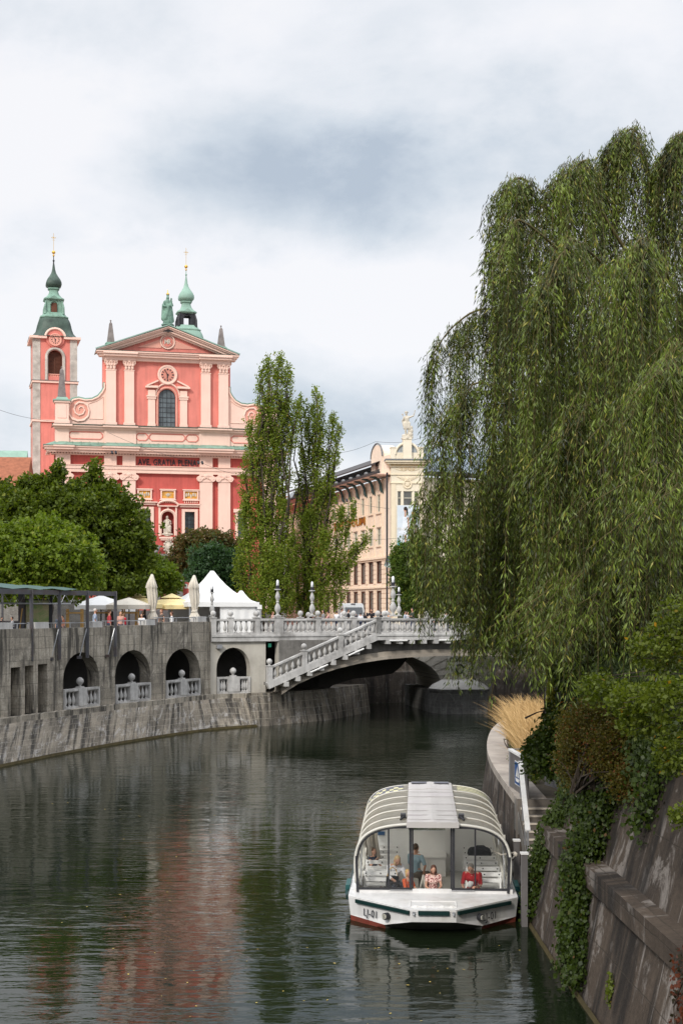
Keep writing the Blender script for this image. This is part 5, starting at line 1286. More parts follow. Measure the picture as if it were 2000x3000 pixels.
# ------------------------------------------------------------------ tour boat
BT = Fr((2.236, 34.9), R(-3.0), 0)
boat = BT.empty('tour_boat', label='white flat-bowed river tour boat with a rounded clear canopy, moored on the right', cat='boat')
boat['category'] = 'boat'
def bp(name, m_, fn, sm=False, ang=None, par=None): q = MB(); fn(q); return q.build(name, m_, par or boat, smooth=sm, ang=ang)
A1, B1, C1, D1, E1 = (.52, -2.0, .60), (.52, -1.97, .31), (1.15, -1.33, .10), (2.0, -.4, .13), (2.05, -.42, .57)
mi = lambda p: (-p[0], p[1], p[2])
def hull(q):
    q.add([A1, B1, C1, D1, E1], [(0, 1, 2, 3, 4)]); q.add([mi(p) for p in (A1, B1, C1, D1, E1)], [(4, 3, 2, 1, 0)])
    q.add([mi(A1), mi(B1), B1, A1], [(0, 1, 2, 3)])
    for s_ in (1, -1): q.add([(s_*2.05, -.42, .57), (s_*2.0, -.4, .13), (s_*2.0, 9.2, .13), (s_*2.05, 9.2, .57)], [(0, 1, 2, 3) if s_ > 0 else (3, 2, 1, 0)])
    q.add([(-2.05, 9.2, .57), (2.05, 9.2, .57), (1.9, 9.3, .1), (-1.9, 9.3, .1)], [(0, 1, 2, 3)])
bp('hull', M_WHITE2, hull)
def anti(q):
    for s_ in (1, -1):
        P = [(s_*1.15, -1.33, .10), (s_*2.0, -.4, .13), (s_*1.97, -.35, -.3), (s_*1.05, -1.1, -.3)]
        q.add(P, [(0, 1, 2, 3)] if s_ < 0 else [(3, 2, 1, 0)])
        q.add([(s_*2.0, -.4, .13), (s_*1.97, -.35, -.3), (s_*1.97, 9.2, -.3), (s_*2.0, 9.2, .13)], [(0, 1, 2, 3)])
bp('red_bottom', M_ANTI, anti)
bp('bow_underside', mat('hull_underside', (.10, .10, .085), .6, .3, 2, 0), lambda q: q.add([mi(C1), mi(B1), B1, C1, (1.05, -1.1, -.3), (.3, -.6, -.35), (-.3, -.6, -.35), (-1.05, -1.1, -.3)], [(0, 1, 6), (1, 2, 5, 6), (2, 3, 5), (3, 4, 5), (0, 6, 7)]))
M_GPAD = M_GREEN
def rub(q):
    for s_ in (1, -1):
        q.bar((s_*.57, -1.99, .53), (s_*1.86, -.66, .52), .05, .085)
    q.bar((-.36, -2.02, .53), (.36, -2.02, .53), .05, .10)
    for s_ in (1, -1): q.bar((s_*2.09, -.1, .50), (s_*2.09, 9.1, .50), .07, .12)
splitx(bp('rubbing_strip', M_GPAD, rub), [-.45, .45])
def fender(q):
    for s_ in (1, -1): q.box(*sorted((s_*2.06, s_*2.17)), .6, 1.5, .42, .66)
splitx(bp('side_fender', mat('teal_paint', (.02, .09, .09), .5, .15, 3, 0), fender), [0])
def deck(q):
    q.prism([(-.52, -2.0), (.52, -2.0), (2.05, -.42), (2.05, .0), (-2.05, .0), (-2.05, -.42)], .55, .602, 'z')
    for s_ in (1, -1): q.box(*sorted((s_*1.86, s_*2.05)), 0, 9.2, .50, .602)
    q.box(-1.9, 1.9, 7.3, 9.2, .5, .6)
    q.box(-1.95, 1.95, -.02, .06, .60, .70)
bp('deck', M_WHITE2, deck)
def hatch(q):
    q.box(-.55, .55, -1.7, -1.68, .603, .62); q.box(-.55, .55, -1.05, -1.03, .603, .62); q.box(-.55, -.53, -1.7, -1.05, .603, .62); q.box(.53, .55, -1.7, -1.05, .603, .62)
    for x in (-.42, -.2, .2, .42): q.box(x-.04, x+.04, -1.72, -1.66, .60, .64)
    q.box(-.02, .02, -1.72, -1.3, .603, .615)
bp('deck_hatch', M_WHITE, hatch)
def cleats(q):
    for s_ in (1, -1): q.tube([(s_*.46, -2.03, .53), (s_*.46, -2.0, .53)], .035, 8); q.ell((s_*.46, -2.04, .49), .025, 6, 4)
splitx(bp('mooring_eye', M_RAILM, cleats), [0])
# lettering and bow lamps, on the angled bow panels
import mathutils
def bowlet(body, s_, t0, z):
    a = Vector((.52, -2.0)); b = Vector((2.05, -.42)); p = a+(b-a)*t0
    ang = math.atan2((b-a).y, (b-a).x)
    if s_ < 0: p = Vector((-p.x, p.y)); ang = -ang
    o = Vector((math.sin(ang), -math.cos(ang)))*.012
    return text(body, .25, 'lettering', M_DARK, boat, (p.x+o.x, p.y+o.y, z), (R(88), 0, ang), .003, .92, .0, 'LEFT', 1.1)
bowlet('LJ-01', -1, .75, .21); bowlet('LJ-01', 1, .41, .21)
for s_, t_ in ((-1, .36), (1, .36)):
    p = Vector((.52, -2.0))+(Vector((2.05, -.42))-Vector((.52, -2.0)))*t_; n_ = Vector((math.sin(R(46))*s_, -math.cos(R(46))))
    c = Vector((p.x*s_, p.y, .33))
    lampo = bp('bow_lamp', M_DARK, lambda q: q.tube([c, c+Vector((n_.x, n_.y, 0))*.11], .085, 14))
    bp('lamp_glass', mat('headlamp_lens', (.55, .53, .45), .2, .3, 20, 0, spec=.7), lambda q: q.tube([c+Vector((n_.x, n_.y, 0))*.10, c+Vector((n_.x, n_.y, 0))*.125], .066, 14), par=lampo)
    bp('lamp_grille', M_DARK, lambda q: [q.bar(c+Vector((n_.x, n_.y, 0))*.13+Vector((-n_.y, n_.x, 0))*k*.03+Vector((0, 0, -.07)), c+Vector((n_.x, n_.y, 0))*.13+Vector((-n_.y, n_.x, 0))*k*.03+Vector((0, 0, .07)), .007, .007) for k in (-1, 0, 1)], par=lampo)
# floor, sides
bp('cabin_floor', mat('boat_floor', (.50, .49, .46), .7, .1, 3, 0), lambda q: q.box(-1.86, 1.86, .06, 9, .02, .10))
def sides(q):
    for s_ in (1, -1): q.box(*sorted((s_*1.82, s_*1.88)), .03, 7.2, .1, .82)
    q.box(-1.86, 1.86, .06, .12, .1, .66)
bp('cabin_side', M_WHITE2, sides)
PROF = [(-1.86, .82), (-1.885, 1.1), (-1.88, 1.44), (-1.80, 1.76), (-1.64, 1.98), (-1.38, 2.13), (-1.05, 2.215), (-.62, 2.26), (0, 2.28), (.62, 2.26), (1.05, 2.215), (1.38, 2.13), (1.64, 1.98), (1.80, 1.76), (1.88, 1.44), (1.885, 1.1), (1.86, .82)]
# finer outline of the canopy hoop
def hoop(k=1, lo=0, hi=None):
    P = []
    pr = PROF[lo:hi]
    for i in range(len(pr)-1):
        p0, p1, p2, p3 = [Vector(pr[max(0, min(len(pr)-1, j))]) for j in (i-1, i, i+1, i+2)]
        for j in range(3):
            t = j/3; P.append(tuple(.5*((2*p1)+(p2-p0)*t+(2*p0-5*p1+4*p2-p3)*t*t+(3*p1-p0-3*p2+p3)*t**3)))
    return P+[tuple(pr[-1])]
M_SMOKE = None
def smokemat():
    m, t, n, l, b = newmat('smoked_canopy')
    co = nd(t, 'ShaderNodeTexCoord').outputs['Object']
    c = mixc(t, ramp(t, noise(t, co, 1.5, 6, .65), [(.35, 0.), (.65, 1.)]), (.56, .52, .43), (.76, .72, .64))
    l.new(c, b.inputs['Base Color']); b.inputs['Roughness'].default_value = .22; b.inputs['Specular IOR Level'].default_value = .6
    tr = nd(t, 'ShaderNodeBsdfTransparent'); tr.inputs[0].default_value = (.82, .80, .74, 1)
    tl = nd(t, 'ShaderNodeBsdfTranslucent'); l.new(c, tl.inputs[0])
    m1 = nd(t, 'ShaderNodeMixShader'); m1.inputs[0].default_value = .28; l.new(b.outputs[0], m1.inputs[1]); l.new(tr.outputs[0], m1.inputs[2])
    m2 = nd(t, 'ShaderNodeMixShader'); m2.inputs[0].default_value = .55; l.new(m1.outputs[0], m2.inputs[1]); l.new(tl.outputs[0], m2.inputs[2])
    l.new(m2.outputs[0], n['Material Output'].inputs[0]); return m
M_SMOKE = smokemat(); M_GLASS = glassmat('clear_pane', (.98, .99, .99), alpha=.008)
def rzoff(y): return .012*y
LZ = 7.3
def canopy(q, s_):
    P = [p for p in hoop() if (p[0]*s_ > .55 and p[1] > 1.50)]
    if s_ < 0: P = P
    for y0, y1 in ((0.0, LZ),):
        n_ = len(P); vs = [(x, y, z+rzoff(y)) for y in (y0, y1) for x, z in P]
        q.add(vs, [(i, i+1, i+1+n_, i+n_) for i in range(n_-1)])
for s_ in (1, -1): q = MB(); canopy(q, s_); q.build('canopy_panel', M_SMOKE, boat, smooth=True)
M_RIB = mat('white_ribs', (.62, .60, .54), .4, .05, 3, 0)
for k in range(7):
    y = .02+k*1.21
    P = [p for p in hoop() if p[1] > 1.42]
    q = MB(); q.tube([(x*1.006, y, z+.015+rzoff(y)) for x, z in P if x < -.5], .022 if k else .035, 6); q.tube([(x*1.006, y, z+.015+rzoff(y)) for x, z in P if x > .5], .022 if k else .035, 6); splitx(q.build('canopy_rib', M_RIB, boat, smooth=True), [0])
def fronthoop(q):
    q.tube([(x*1.01, -.01, z+.02) for x, z in hoop()], .035, 6)
bp('front_hoop', M_RIB, fronthoop, True)
def fhd(q):
    q.tube([(x*.985, .0, z-.03) for x, z in hoop()], .022, 6)
bp('hoop_seal', M_DARK, fhd, True)
# central roof hatch strip of white sheet with shallow corrugation
M_HATCH = mat('white_roof_sheet', (.50, .475, .455), .6, .05, 1.5, .1, 8, dirt=(.52, .48, .48), streak=.1)
def strip_(q, y0, y1, dz, hw=.63):
    n_ = 13
    xs_ = [-hw+2*hw*k/(n_-1) for k in range(n_)]
    zf_ = lambda x, y: 2.31-.03*(x/.6)**2+rzoff(y)+dz+.008*math.cos(x*48)
    top = [(x, y, zf_(x, y)) for y in (y0, y1) for x in xs_]
    q.add(top, [(i, i+1, i+1+n_, i+n_) for i in range(n_-1)]); q.add([(x, y, z-.035) for x, y, z in top], [(i+n_, i+1+n_, i+1, i) for i in range(n_-1)])
    for j, y in ((0, y0), (n_, y1)):
        q.add([top[j+i] for i in range(n_)]+[(top[j+i][0], y, top[j+i][2]-.035) for i in range(n_)], [(i, i+1, i+1+n_, i+n_) for i in range(n_-1)])
for a, b, dz in ((-.12, 1.75, .05), (1.7, 4.3, .03), (4.25, 6.0, .035), (5.9, 7.4, .05)): q = MB(); strip_(q, a, b, dz); q.build('roof_hatch', M_HATCH, boat)
bp('hatch_seam', mat('seam_grey', (.25, .22, .22), .8, .1, 3, 0), lambda q: [q.bar((-.62, y, 2.36+rzoff(y)+(y < 1)*.01), (.62, y, 2.36+rzoff(y)), .015, .008) for y in (.25, 1.0, 1.72, 2.9, 4.28, 5.2)])
bp('hatch_lip', M_HATCH, lambda q: q.box(-.64, .64, -.15, -.10, 2.22, 2.36))
def ltc(q):
    for s_ in (1, -1): q.box(*sorted((s_*.66, s_*.80)), .9, 1.15, 2.30, 2.40); q.tube([(s_*.68, .95, 2.36), (s_*.8, .8, 2.28)], .03, 6)
splitx(bp('roof_latch', M_DARK, ltc), [0])
# printed advertising film on the rear of the canopy: dark grey with cream squares
def film(q, s_, cond, y0=6.15, y1=LZ+.01, lift=.02):
    P = [p for p in hoop() if p[0]*s_ > .66 and p[1] > 1.62]
    n_ = len(P)
    for i in range(n_-1):
        for j in range(4):
            ya = y0+(y1-y0)*j/4; yb = y0+(y1-y0)*(j+1)/4
            if cond(i, j): q.add([(P[i][0]*1.01, ya, P[i][1]+rzoff(ya)+lift), (P[i+1][0]*1.01, ya, P[i+1][1]+rzoff(ya)+lift), (P[i+1][0]*1.01, yb, P[i+1][1]+rzoff(yb)+lift), (P[i][0]*1.01, yb, P[i][1]+rzoff(yb)+lift)], [(0, 1, 2, 3)])
M_FILMD = mat('dark_film', (.11, .11, .13), .5, .2, 4, 0); M_FILMC = mat('cream_film', (.66, .62, .36), .5, .08, 4, 0)
bp('canopy_film', M_FILMD, lambda q: film(q, -1, lambda i, j: (i*7+j*3) % 5 > 1 or j == 3))
bp('canopy_film', M_FILMC, lambda q: (film(q, 1, lambda i, j: True), film(q, -1, lambda i, j: not ((i*7+j*3) % 5 > 1 or j == 3))))
bp('film_joint', M_FILMD, lambda q: [q.tube([(x*1.012, y, z+rzoff(y)+.03) for x, z in hoop() if x > .66 and z > 1.62], .008, 4) for y in (6.15, 6.45, 6.75, 7.02)])
bp('roof_film', M_FILMD, lambda q: (q.box(-.55, -.1, 6.95, 7.35, 2.455, 2.462), q.box(.12, .55, 6.95, 7.35, 2.455, 2.462)))
# window posts, rails and panes
def posts(q):
    for s_ in (1, -1):
        for y in (.02, 1.8, 3.6, 5.4, 7.2): q.tube([(s_*1.87, y, .8), (s_*1.895, y, 1.1), (s_*1.885, y, 1.46)], .022, 6)
        q.bar((s_*1.88, 0, 1.45), (s_*1.88, 7.2, 1.47), .04, .05); q.bar((s_*1.86, 0, .84), (s_*1.86, 7.2, .84), .05, .05)
splitx(bp('side_frame', M_RIB, posts), [0])
bp('side_pane', M_GLASS, lambda q: [q.add([(s_*1.885, 0, .84), (s_*1.885, 7.2, .84), (s_*1.89, 7.2, 1.46), (s_*1.89, 0, 1.46)], [(0, 1, 2, 3)]) for s_ in (1, -1)]); splitx(bpy.data.objects['side_pane'], [0])
def fpost(q):
    for x in (-.545, .51): q.bar((x, 0, .68), (x, 0, 2.26), .05, .06)
    for x in (-.49, .455): q.bar((x, .02, .68), (x, .02, 2.25), .03, .04)
    for x in (-1.08, 1.04): q.bar((x, .0, .68), (x, 0, 2.19), .035, .04)
    for a, b in ((-1.84, -.5), (.46, 1.83)): q.bar((a, -.01, .70), (b, -.01, .70), .05, .05)
    q.bar((-1.08, 0, 2.19), (-.5, 0, 2.2), .03, .03); q.bar((.5, 0, 2.2), (1.04, 0, 2.19), .03, .03)
    for s_ in (1, -1): q.bar((s_*1.84, -.03, .62), (s_*1.87, -.03, 1.5), .05, .06)
splitx(bp('windscreen_frame', M_DARK, fpost), [0])
bp('windscreen_sill', mat('chrome', (.5, .5, .5), .25, .05, 3, 0, metal=.9), lambda q: [q.bar((a, -.045, .675), (b, -.045, .675), .015, .02) for a, b in ((-1.05, -.5), (.46, 1.03))])
def wpane(q):
    for s_ in (1, -1):
        P = [(x, z-.02) for x, z in hoop() if x*s_ > 1.08]
        P = P[::-1] if s_ < 0 else P
        poly = [(s_*1.08, .72), (s_*1.08, 2.17)]+P[0:]+[(s_*1.84, .72)]
        q.add([(x, .0, z) for x, z in poly], [tuple(range(len(poly)))])
        q.add([(s_*.55, 0, .72), (s_*1.06, 0, .72), (s_*1.06, 0, 2.17), (s_*.55, 0, 2.18)], [(0, 1, 2, 3)])
splitx(bp('windscreen_pane', M_GLASS, wpane), [0])
# rear bulkhead with the view through the middle, console and notices
def bulk(q):
    yb = 5.75
    [q.prism([(s_*.62 if s_ < 0 else .42, .1)]+[(x*.96, z-.03) for x, z in (hoop() if s_ > 0 else hoop()) if x*s_ > .64][::(-1 if s_ > 0 else -1)][::(1 if s_ > 0 else 1)]+[], yb, yb+.06) if False else q.prism((lambda H_: [(s_*(.42 if s_ > 0 else .62), .1), (s_*1.78, .1)]+sorted(H_, key=lambda p: -abs(p[0])*1+p[1]*.001)+[(s_*(.42 if s_ > 0 else .62), 2.2)])([(x*.96, z-.03) for x, z in hoop() if x*s_ > .66 and z > 1.3]), yb, yb+.06) for s_ in (-1, 1)]; q.box(-.62, .42, yb, yb+.06, .1, 1.25); q.box(-.62, .42, yb, yb+.06, 2.05, 2.2)
    q.box(.42, .56, yb-.1, yb, .1, 2.2)
bp('rear_bulkhead', mat('bulkhead_white', (.86, .86, .84), .4, .03, 2, 0), bulk)
bp('bulkhead_window', M_GLASS, lambda q: q.box(-.62, .42, 5.77, 5.78, 1.25, 2.05))
def cons(q): q.box(-.62, .42, 4.9, 5.7, .1, .62); q.box(-.64, .44, 4.85, 5.75, .62, .66); q.box(-.1, -.09, 4.84, 4.9, .3, .62)
bp('console', mat('bulkhead_white', (.86, .86, .84)), cons)
bp('notice_frame', M_RAILM, lambda q: q.box(-1.42, -.78, 5.70, 5.75, 1.35, 1.92)); bp('notice_sheet', mat('printed_notice', (.6, .62, .64), .6, .25, 14, 0), lambda q: q.box(-1.38, -.82, 5.69, 5.70, 1.39, 1.88))
bp('vent_grille', M_RAILM, lambda q: [q.box(.8, 1.25, 5.70, 5.75, 1.86+k*.05, 1.89+k*.05) for k in range(4)])
bp('blue_label', mat('blue_label', (.02, .10, .25), .5, .1, 4, 0), lambda q: q.box(-1.5, -1.3, 5.70, 5.74, 1.12, 1.22))
def curtain(q):
    for k in range(8): q.tube([(-1.76+.05*k, 3.2+.2*math.sin(k*1.4), .9), (-1.80+.045*k, 3.2+.15*math.sin(k*1.4), 1.5), (-1.6+.02*k, 3.2, 2.02)], [.06, .045, .03], 6)
bp('tied_curtain', M_CANVASC, curtain, True)
bp('wire_stay', M_RAILM, lambda q: [q.tube([(s_*1.75, .1, .75), (s_*1.78, .6, 1.2), (s_*1.75, .9, 1.75)], .018, 5) for s_ in (1, -1)])
def siderail(q):
    for s_ in (1, -1):
        q.bar((s_*1.78, .2, .72), (s_*1.72, 2.3, 1.28), .05, .09); q.bar((s_*1.76, 2.6, .78), (s_*1.72, 4.7, 1.3), .05, .09)
        for y in (.9, 2.7, 4.5): q.bar((s_*1.8, y, .8), (s_*1.8, y, 1.9), .05, .05)
splitx(bp('folded_side_board', M_RIB, siderail), [0])
# slatted benches, one object each
M_BENCH = mat('bench_paint', (.84, .83, .81), .5, .04, 3, 0)
def make_bench(name='slatted_bench'):
    rt = empty(name, (0, 0, 0))
    q = MB()
    for k in range(4): q.box(-.43, .43, -.20+k*.11, -.12+k*.11, .43, .455)
    q.build('seat', M_BENCH, rt)
    q = MB()
    for z in (.62, .77): q.box(-.43, .43, .25+(z-.6)*.12, .275+(z-.6)*.12, z, z+.10)
    q.build('backrest', M_BENCH, rt)
    q = MB()
    for x in (-.37, 0, .37): q.tube([(x, .232+(.82-.6)*.12, .82), (x, .228+(.82-.6)*.12, .82)], .018, 8); 
    q.build('screw_plugs', M_DARK, rt)
    for x in (-.40, .40):
        q = MB(); q.bar((x, .22, 0), (x, .29, .88), .04, .04); q.build('leg', M_BENCH, rt)
        q = MB(); q.bar((x, -.18, 0), (x, -.18, .44), .04, .04); q.build('leg', M_BENCH, rt)
    return rt
b0 = make_bench(); rows = [.55, 1.35, 2.15, 2.95, 3.75, 4.55]; first = True
ordw = ['first', 'second', 'third', 'fourth', 'fifth', 'sixth']
for s_, nm in ((-1, 'left'), (1, 'right')):
    for k, y in enumerate(rows):
        for c in (0,):
            o = b0 if first else copy_tree(b0); first = False
            x = s_*1.30; p = BT.w(x, y, .1); o.location = p; o.rotation_euler = (0, 0, BT.yaw)
            if s_ < 0 and k in (1,): o.rotation_euler = (0, 0, BT.yaw+math.pi)
            tag(o, 'white slatted bench inside the boat, %s from the bow in its %s-hand row' % (ordw[k], nm), 'bench', 'slatted benches inside the boat')
# black bag on a bench
q = MB(); p = BT.w(1.3, 3.6, .98)
for a, b, r_ in (((-.2, 0, .0), (.2, 0, .0), .12), ((-.22, .0, -.06), (.24, 0, -.08), .11), ((-.05, 0, .07), (.1, .02, .08), .09)): q.cap(a, b, r_, r_*.9)
bag = remesh(q, 'black_jacket', mat('black_cloth', (.015, .016, .02), .8, .2, 6, .2), None, .025); bag.location = (p.x, p.y, p.z+.06); tag(bag, 'black jacket bundled over the back of a white bench at the right of the boat', 'jacket')

# ------------------------------------------------------------------ people
def fab(name, c, **k): return mat(name, c, .85, k.get('var', .12), k.get('sc', 6), .1, 20)
M_SKINP = mat('skin', (.52, .29, .20)); M_EYE = mat('eye_dark', (.02, .015, .01), .3, .1, 3, 0); M_LIP = mat('lips', (.40, .14, .12), .5, .1, 3, 0)
def person(loc, yaw, H=1.72, pose='stand', shirt=(.4, .4, .4), trousers=(.05, .06, .1), hair='short', haircol=(.03, .02, .015), label='', group=None, skirt=False, sleeve=.5,
           arms=('down', 'down'), lean=0.0, headtilt=0.0, vox=.022, detail=False, female=False, shirtmat=None, name='person', bare_legs=False):
    """a figure in its own frame: x to its left, -y forwards, feet at z=0"""
    s = H/1.75
    rt = empty(name, loc, yaw, label, 'person', group)
    V_ = lambda x, y, z: Vector((x*s, y*s, z*s))
    hip = 0.93; seat = 0
    if pose == 'sit': hip = .53
    lean_ = lambda p: V_(p[0], p[1]-math.sin(lean)*(p[2]-hip), hip+(p[2]-hip)*math.cos(lean)) if p[2] > hip else V_(*p)
    sh = hip+.50; nk = hip+.56; hd = hip+.70
    fem = .9 if female else 1.0
    hw = .10; sw = .185*fem
    J = {}
    if pose == 'sit':
        for sd_, k in ((-1, 'r'), (1, 'l')): J['hip'+k] = V_(sd_*hw, 0, hip-.02); J['kn'+k] = V_(sd_*.12, -.44, hip-.03); J['an'+k] = V_(sd_*.12, -.46, .08); J['toe'+k] = V_(sd_*.13, -.64, .04)
    else:
        st = {'stand': (0.03, -.02), 'walk': (.22, -.22), 'lean': (.08, -.05)}[pose]
        for sd_, k, st_ in ((-1, 'r', st[0]), (1, 'l', st[1])): J['hip'+k] = V_(sd_*hw, 0, hip-.03); J['kn'+k] = V_(sd_*.105, -.03-st_*.5+(.05 if pose == 'walk' else 0)*-1, .50); J['an'+k] = V_(sd_*.10, -st_*-1 if False else st_*-.9+.02, .09); J['toe'+k] = V_(sd_*.12, st_*-.9-.13, .035)
    def arm(sd_, k, a):
        S = lean_((sd_*sw, 0, sh-.02))
        off = {'down': ((.05, .02, -.28), (.02, -.07, -.25)), 'fwd': ((.05, -.12, -.25), (-.06, -.24, .02)), 'up': ((.06, -.10, -.24), (-.08, -.14, .20)), 'lap': ((.04, -.10, -.26), (-.10, -.22, -.05)),
               'hip': ((.15, .06, -.22), (-.10, -.10, -.18)), 'rail': ((.06, -.16, -.23), (-.03, -.25, -.02)), 'out': ((.22, -.08, -.12), (.2, -.1, .15))}[a]
        e_ = S+V_(sd_*off[0][0], off[0][1], off[0][2]); w = e_+V_(sd_*off[1][0], off[1][1], off[1][2])
        J['sh'+k] = S; J['el'+k] = e_; J['wr'+k] = w
    arm(-1, 'r', arms[0]); arm(1, 'l', arms[1])
    P = lambda x, y, z: lean_((x, y, z))
    head = P(0, -.02, hd)+V_(0, -headtilt*.10, -headtilt*.04)
    # body: one continuous skin
    q = MB()
    q.cap(P(0, 0, sh-.03), P(0, -.005, nk+.06), .055*s, .05*s); q.cap(P(-sw+.04, 0, sh-.01), P(sw-.04, 0, sh-.01), .06*s, .06*s)
    q.cap(P(-.06, 0, sh-.12), P(.06, 0, sh-.12), .105*s, .105*s); q.cap(P(-.05, 0, hip+.12), P(.05, 0, hip+.12), .10*s, .10*s); q.cap(P(0, 0, hip+.1), P(0, 0, sh-.1), .11*s, .115*s); q.cap(V_(-.07, .01, hip), V_(.07, .01, hip), .105*s, .105*s)
    rotX = Matrix.Rotation(headtilt*.6+lean*.5, 3, 'X')
    q.ell(head, (.073*s, .092*s, .112*s), 12, 9, rotX)
    q.cap(head+rotX @ V_(0, -.045, -.06), head+rotX @ V_(0, -.055, -.075), .04*s, .03*s)
    q.cap(head+rotX @ V_(0, -.088, .01), head+rotX @ V_(0, -.108, -.022), .010*s, .015*s, 6)      # nose
    for sd_ in (-1, 1): q.ell(head+rotX @ V_(sd_*.076, .0, -.01), (.012*s, .02*s, .03*s), 6, 5)        # ears
    for k in 'rl':
        q.cap(J['sh'+k], J['el'+k], .050*s*fem, .038*s*fem); q.cap(J['el'+k], J['wr'+k], .038*s*fem, .027*s*fem)
        q.cap(J['hip'+k], J['kn'+k], .082*s, .056*s); q.cap(J['kn'+k], J['an'+k], .054*s, .037*s); q.cap(J['an'+k]-V_(0, -.03, .04), J['toe'+k], .04*s, .032*s)
        d = (J['wr'+k]-J['el'+k]).normalized(); q.cap(J['wr'+k], J['wr'+k]+d*.065*s, .026*s, .030*s)
    body = remesh(q, 'body', M_SKINP, rt, vox)
    if detail:
        ex = MB(); ex.mi = 0
        for k, sd_ in (('r', -1), ('l', 1)):
            d = (J['wr'+k]-J['el'+k]).normalized(); w = J['wr'+k]+d*.085*s; side = d.cross(Vector((0, 0, 1))); side = side.normalized() if side.length > .1 else Vector((1, 0, 0)); dn = side.cross(d).normalized()
            if dn.z > 0: dn = -dn
            for f_i, ln in enumerate((.070, .078, .073, .058)):
                b = w+side*(f_i-1.5)*.019*s; ex.tube([b-d*.02*s, b+d*ln*.5*s, b+d*ln*.82*s+dn*.018*s, b+d*ln*.95*s+dn*.04*s], [.0095*s, .009*s, .008*s, .006*s], 6)
            b = w-d*.05*s-side*sd_*.03*s; ex.tube([b, b+d*.03*s-side*sd_*.025*s, b+d*.06*s-side*sd_*.03*s+dn*.012*s], [.012*s, .010*s, .007*s], 6)
        for sd_ in (-1, 1): ex.ell(head+rotX @ V_(sd_*.030, -.082, .012), (.013*s, .010*s, .007*s), 7, 5)
        nf = len(ex.f); ex.ell(head+rotX @ V_(0, -.092, -.045), (.024*s, .009*s, .007*s), 8, 5)
        e_ = ex.build('face_and_fingers', M_SKINP, None)
        me = e_.data; me.materials.append(M_EYE); me.materials.append(M_LIP)
        # eyes and lips get their own colour; then join into the body mesh
        ne = sum(1 for f_ in ex.f[:nf]); per = 7*3+14
        for i, pl_ in enumerate(me.polygons):
            if i >= nf: pl_.material_index = 2
            elif i >= nf-2*(7*3+14): pl_.material_index = 1
        import bmesh
        bm = bmesh.new(); bm.from_mesh(body.data); bm.from_mesh(me); 
        for m_ in (M_EYE, M_LIP): body.data.materials.append(m_)
        bm.to_mesh(body.data); bm.free(); bpy.data.objects.remove(e_)
        for pl_ in body.data.polygons: pl_.use_smooth = True
    # shirt
    sm = shirtmat or fab('cloth_%02d%02d%02d' % tuple(int(c*99) for c in shirt), shirt)
    g = 1.16
    q = MB()
    q.cap(P(-sw+.05, 0, sh-.02), P(sw-.05, 0, sh-.02), .068*s, .068*s); q.cap(P(-.065, 0, sh-.12), P(.065, 0, sh-.12), .118*s, .118*s); q.cap(P(0, 0, hip+.08), P(0, 0, sh-.12), .135*s, .13*s); q.cap(P(-.055, 0, hip+.06), P(.055, 0, hip+.06), .12*s, .12*s)
    if female: q.cap(P(-.06, -.07, sh-.16), P(.06, -.07, sh-.16), .075*s, .075*s)
    for k in 'rl':
        t = min(1, sleeve*2); q.cap(J['sh'+k], J['sh'+k].lerp(J['el'+k], t*.92), .064*s, .055*s)
        if sleeve > .55: q.cap(J['el'+k], J['el'+k].lerp(J['wr'+k], (sleeve-.5)*1.9), .052*s, .04*s)
    remesh(q, 'shirt' if not skirt else 'dress', sm, rt, vox)
    tm = fab('cloth_%02d%02d%02d' % tuple(int(c*99) for c in trousers), trousers)
    q = MB()
    if skirt and pose != 'sit': q.lathe(0, 0, 0, [(.13*s, (hip+.12)*s), (.17*s, (hip-.05)*s), (.24*s, .48*s), (.20*s, .49*s)], 14)
    else:
        q.cap(V_(-.07, .01, hip+.02), V_(.07, .01, hip+.02), .125*s, .125*s)
        for k in 'rl':
            q.cap(J['hip'+k], J['kn'+k], .097*s, .068*s)
            if not bare_legs: q.cap(J['kn'+k], J['kn'+k].lerp(J['an'+k], .93), .066*s, .052*s)
    if skirt and pose != 'sit': q.build('skirt', sm, rt, smooth=True)
    else: remesh(q, 'trousers' if not bare_legs else 'shorts', tm, rt, vox)
    q = MB()
    for k in 'rl': q.cap(J['an'+k]-V_(0, -.03, .045), J['toe'+k]-V_(0, 0, .0), .046*s, .038*s)
    remesh(q, 'shoes', fab('shoe_leather', (.04, .035, .03)), rt, vox)
    if hair != 'bald':
        hm = mat('hair_%02d%02d%02d' % tuple(int(c*99) for c in haircol), haircol, .6, .3, 25, .3, 60)
        q = MB(); q.ell(head+rotX @ V_(0, .022, .030), (.082*s, .090*s, .100*s), 12, 8, rotX)
        if hair == 'long': q.cap(head+V_(0, .06, -.02), head+V_(0, .09, -.22), .075*s, .055*s); q.cap(head+V_(-.055, .03, -.02), head+V_(-.06, .04, -.18), .035*s, .03*s); q.cap(head+V_(.055, .03, -.02), head+V_(.06, .04, -.18), .035*s, .03*s)
        if hair == 'bun': q.ell(head+V_(0, .10, .04), .045*s)
        if hair == 'bob': q.cap(head+V_(-.05, .03, .0), head+V_(-.06, .02, -.09), .04*s, .035*s); q.cap(head+V_(.05, .03, 0), head+V_(.06, .02, -.09), .04*s, .035*s); q.cap(head+V_(0, .06, 0), head+V_(0, .06, -.1), .05*s, .045*s)
        remesh(q, 'hair', hm, rt, vox*.8)
    return rt, J
bl = lambda x, y, z: BT.w(x, y, z)
FACE = 0.0       # yaw 0 faces the camera (-y)
pat = mat('patterned_blouse', (.45, .13, .12), .8, .1, 3, 0)
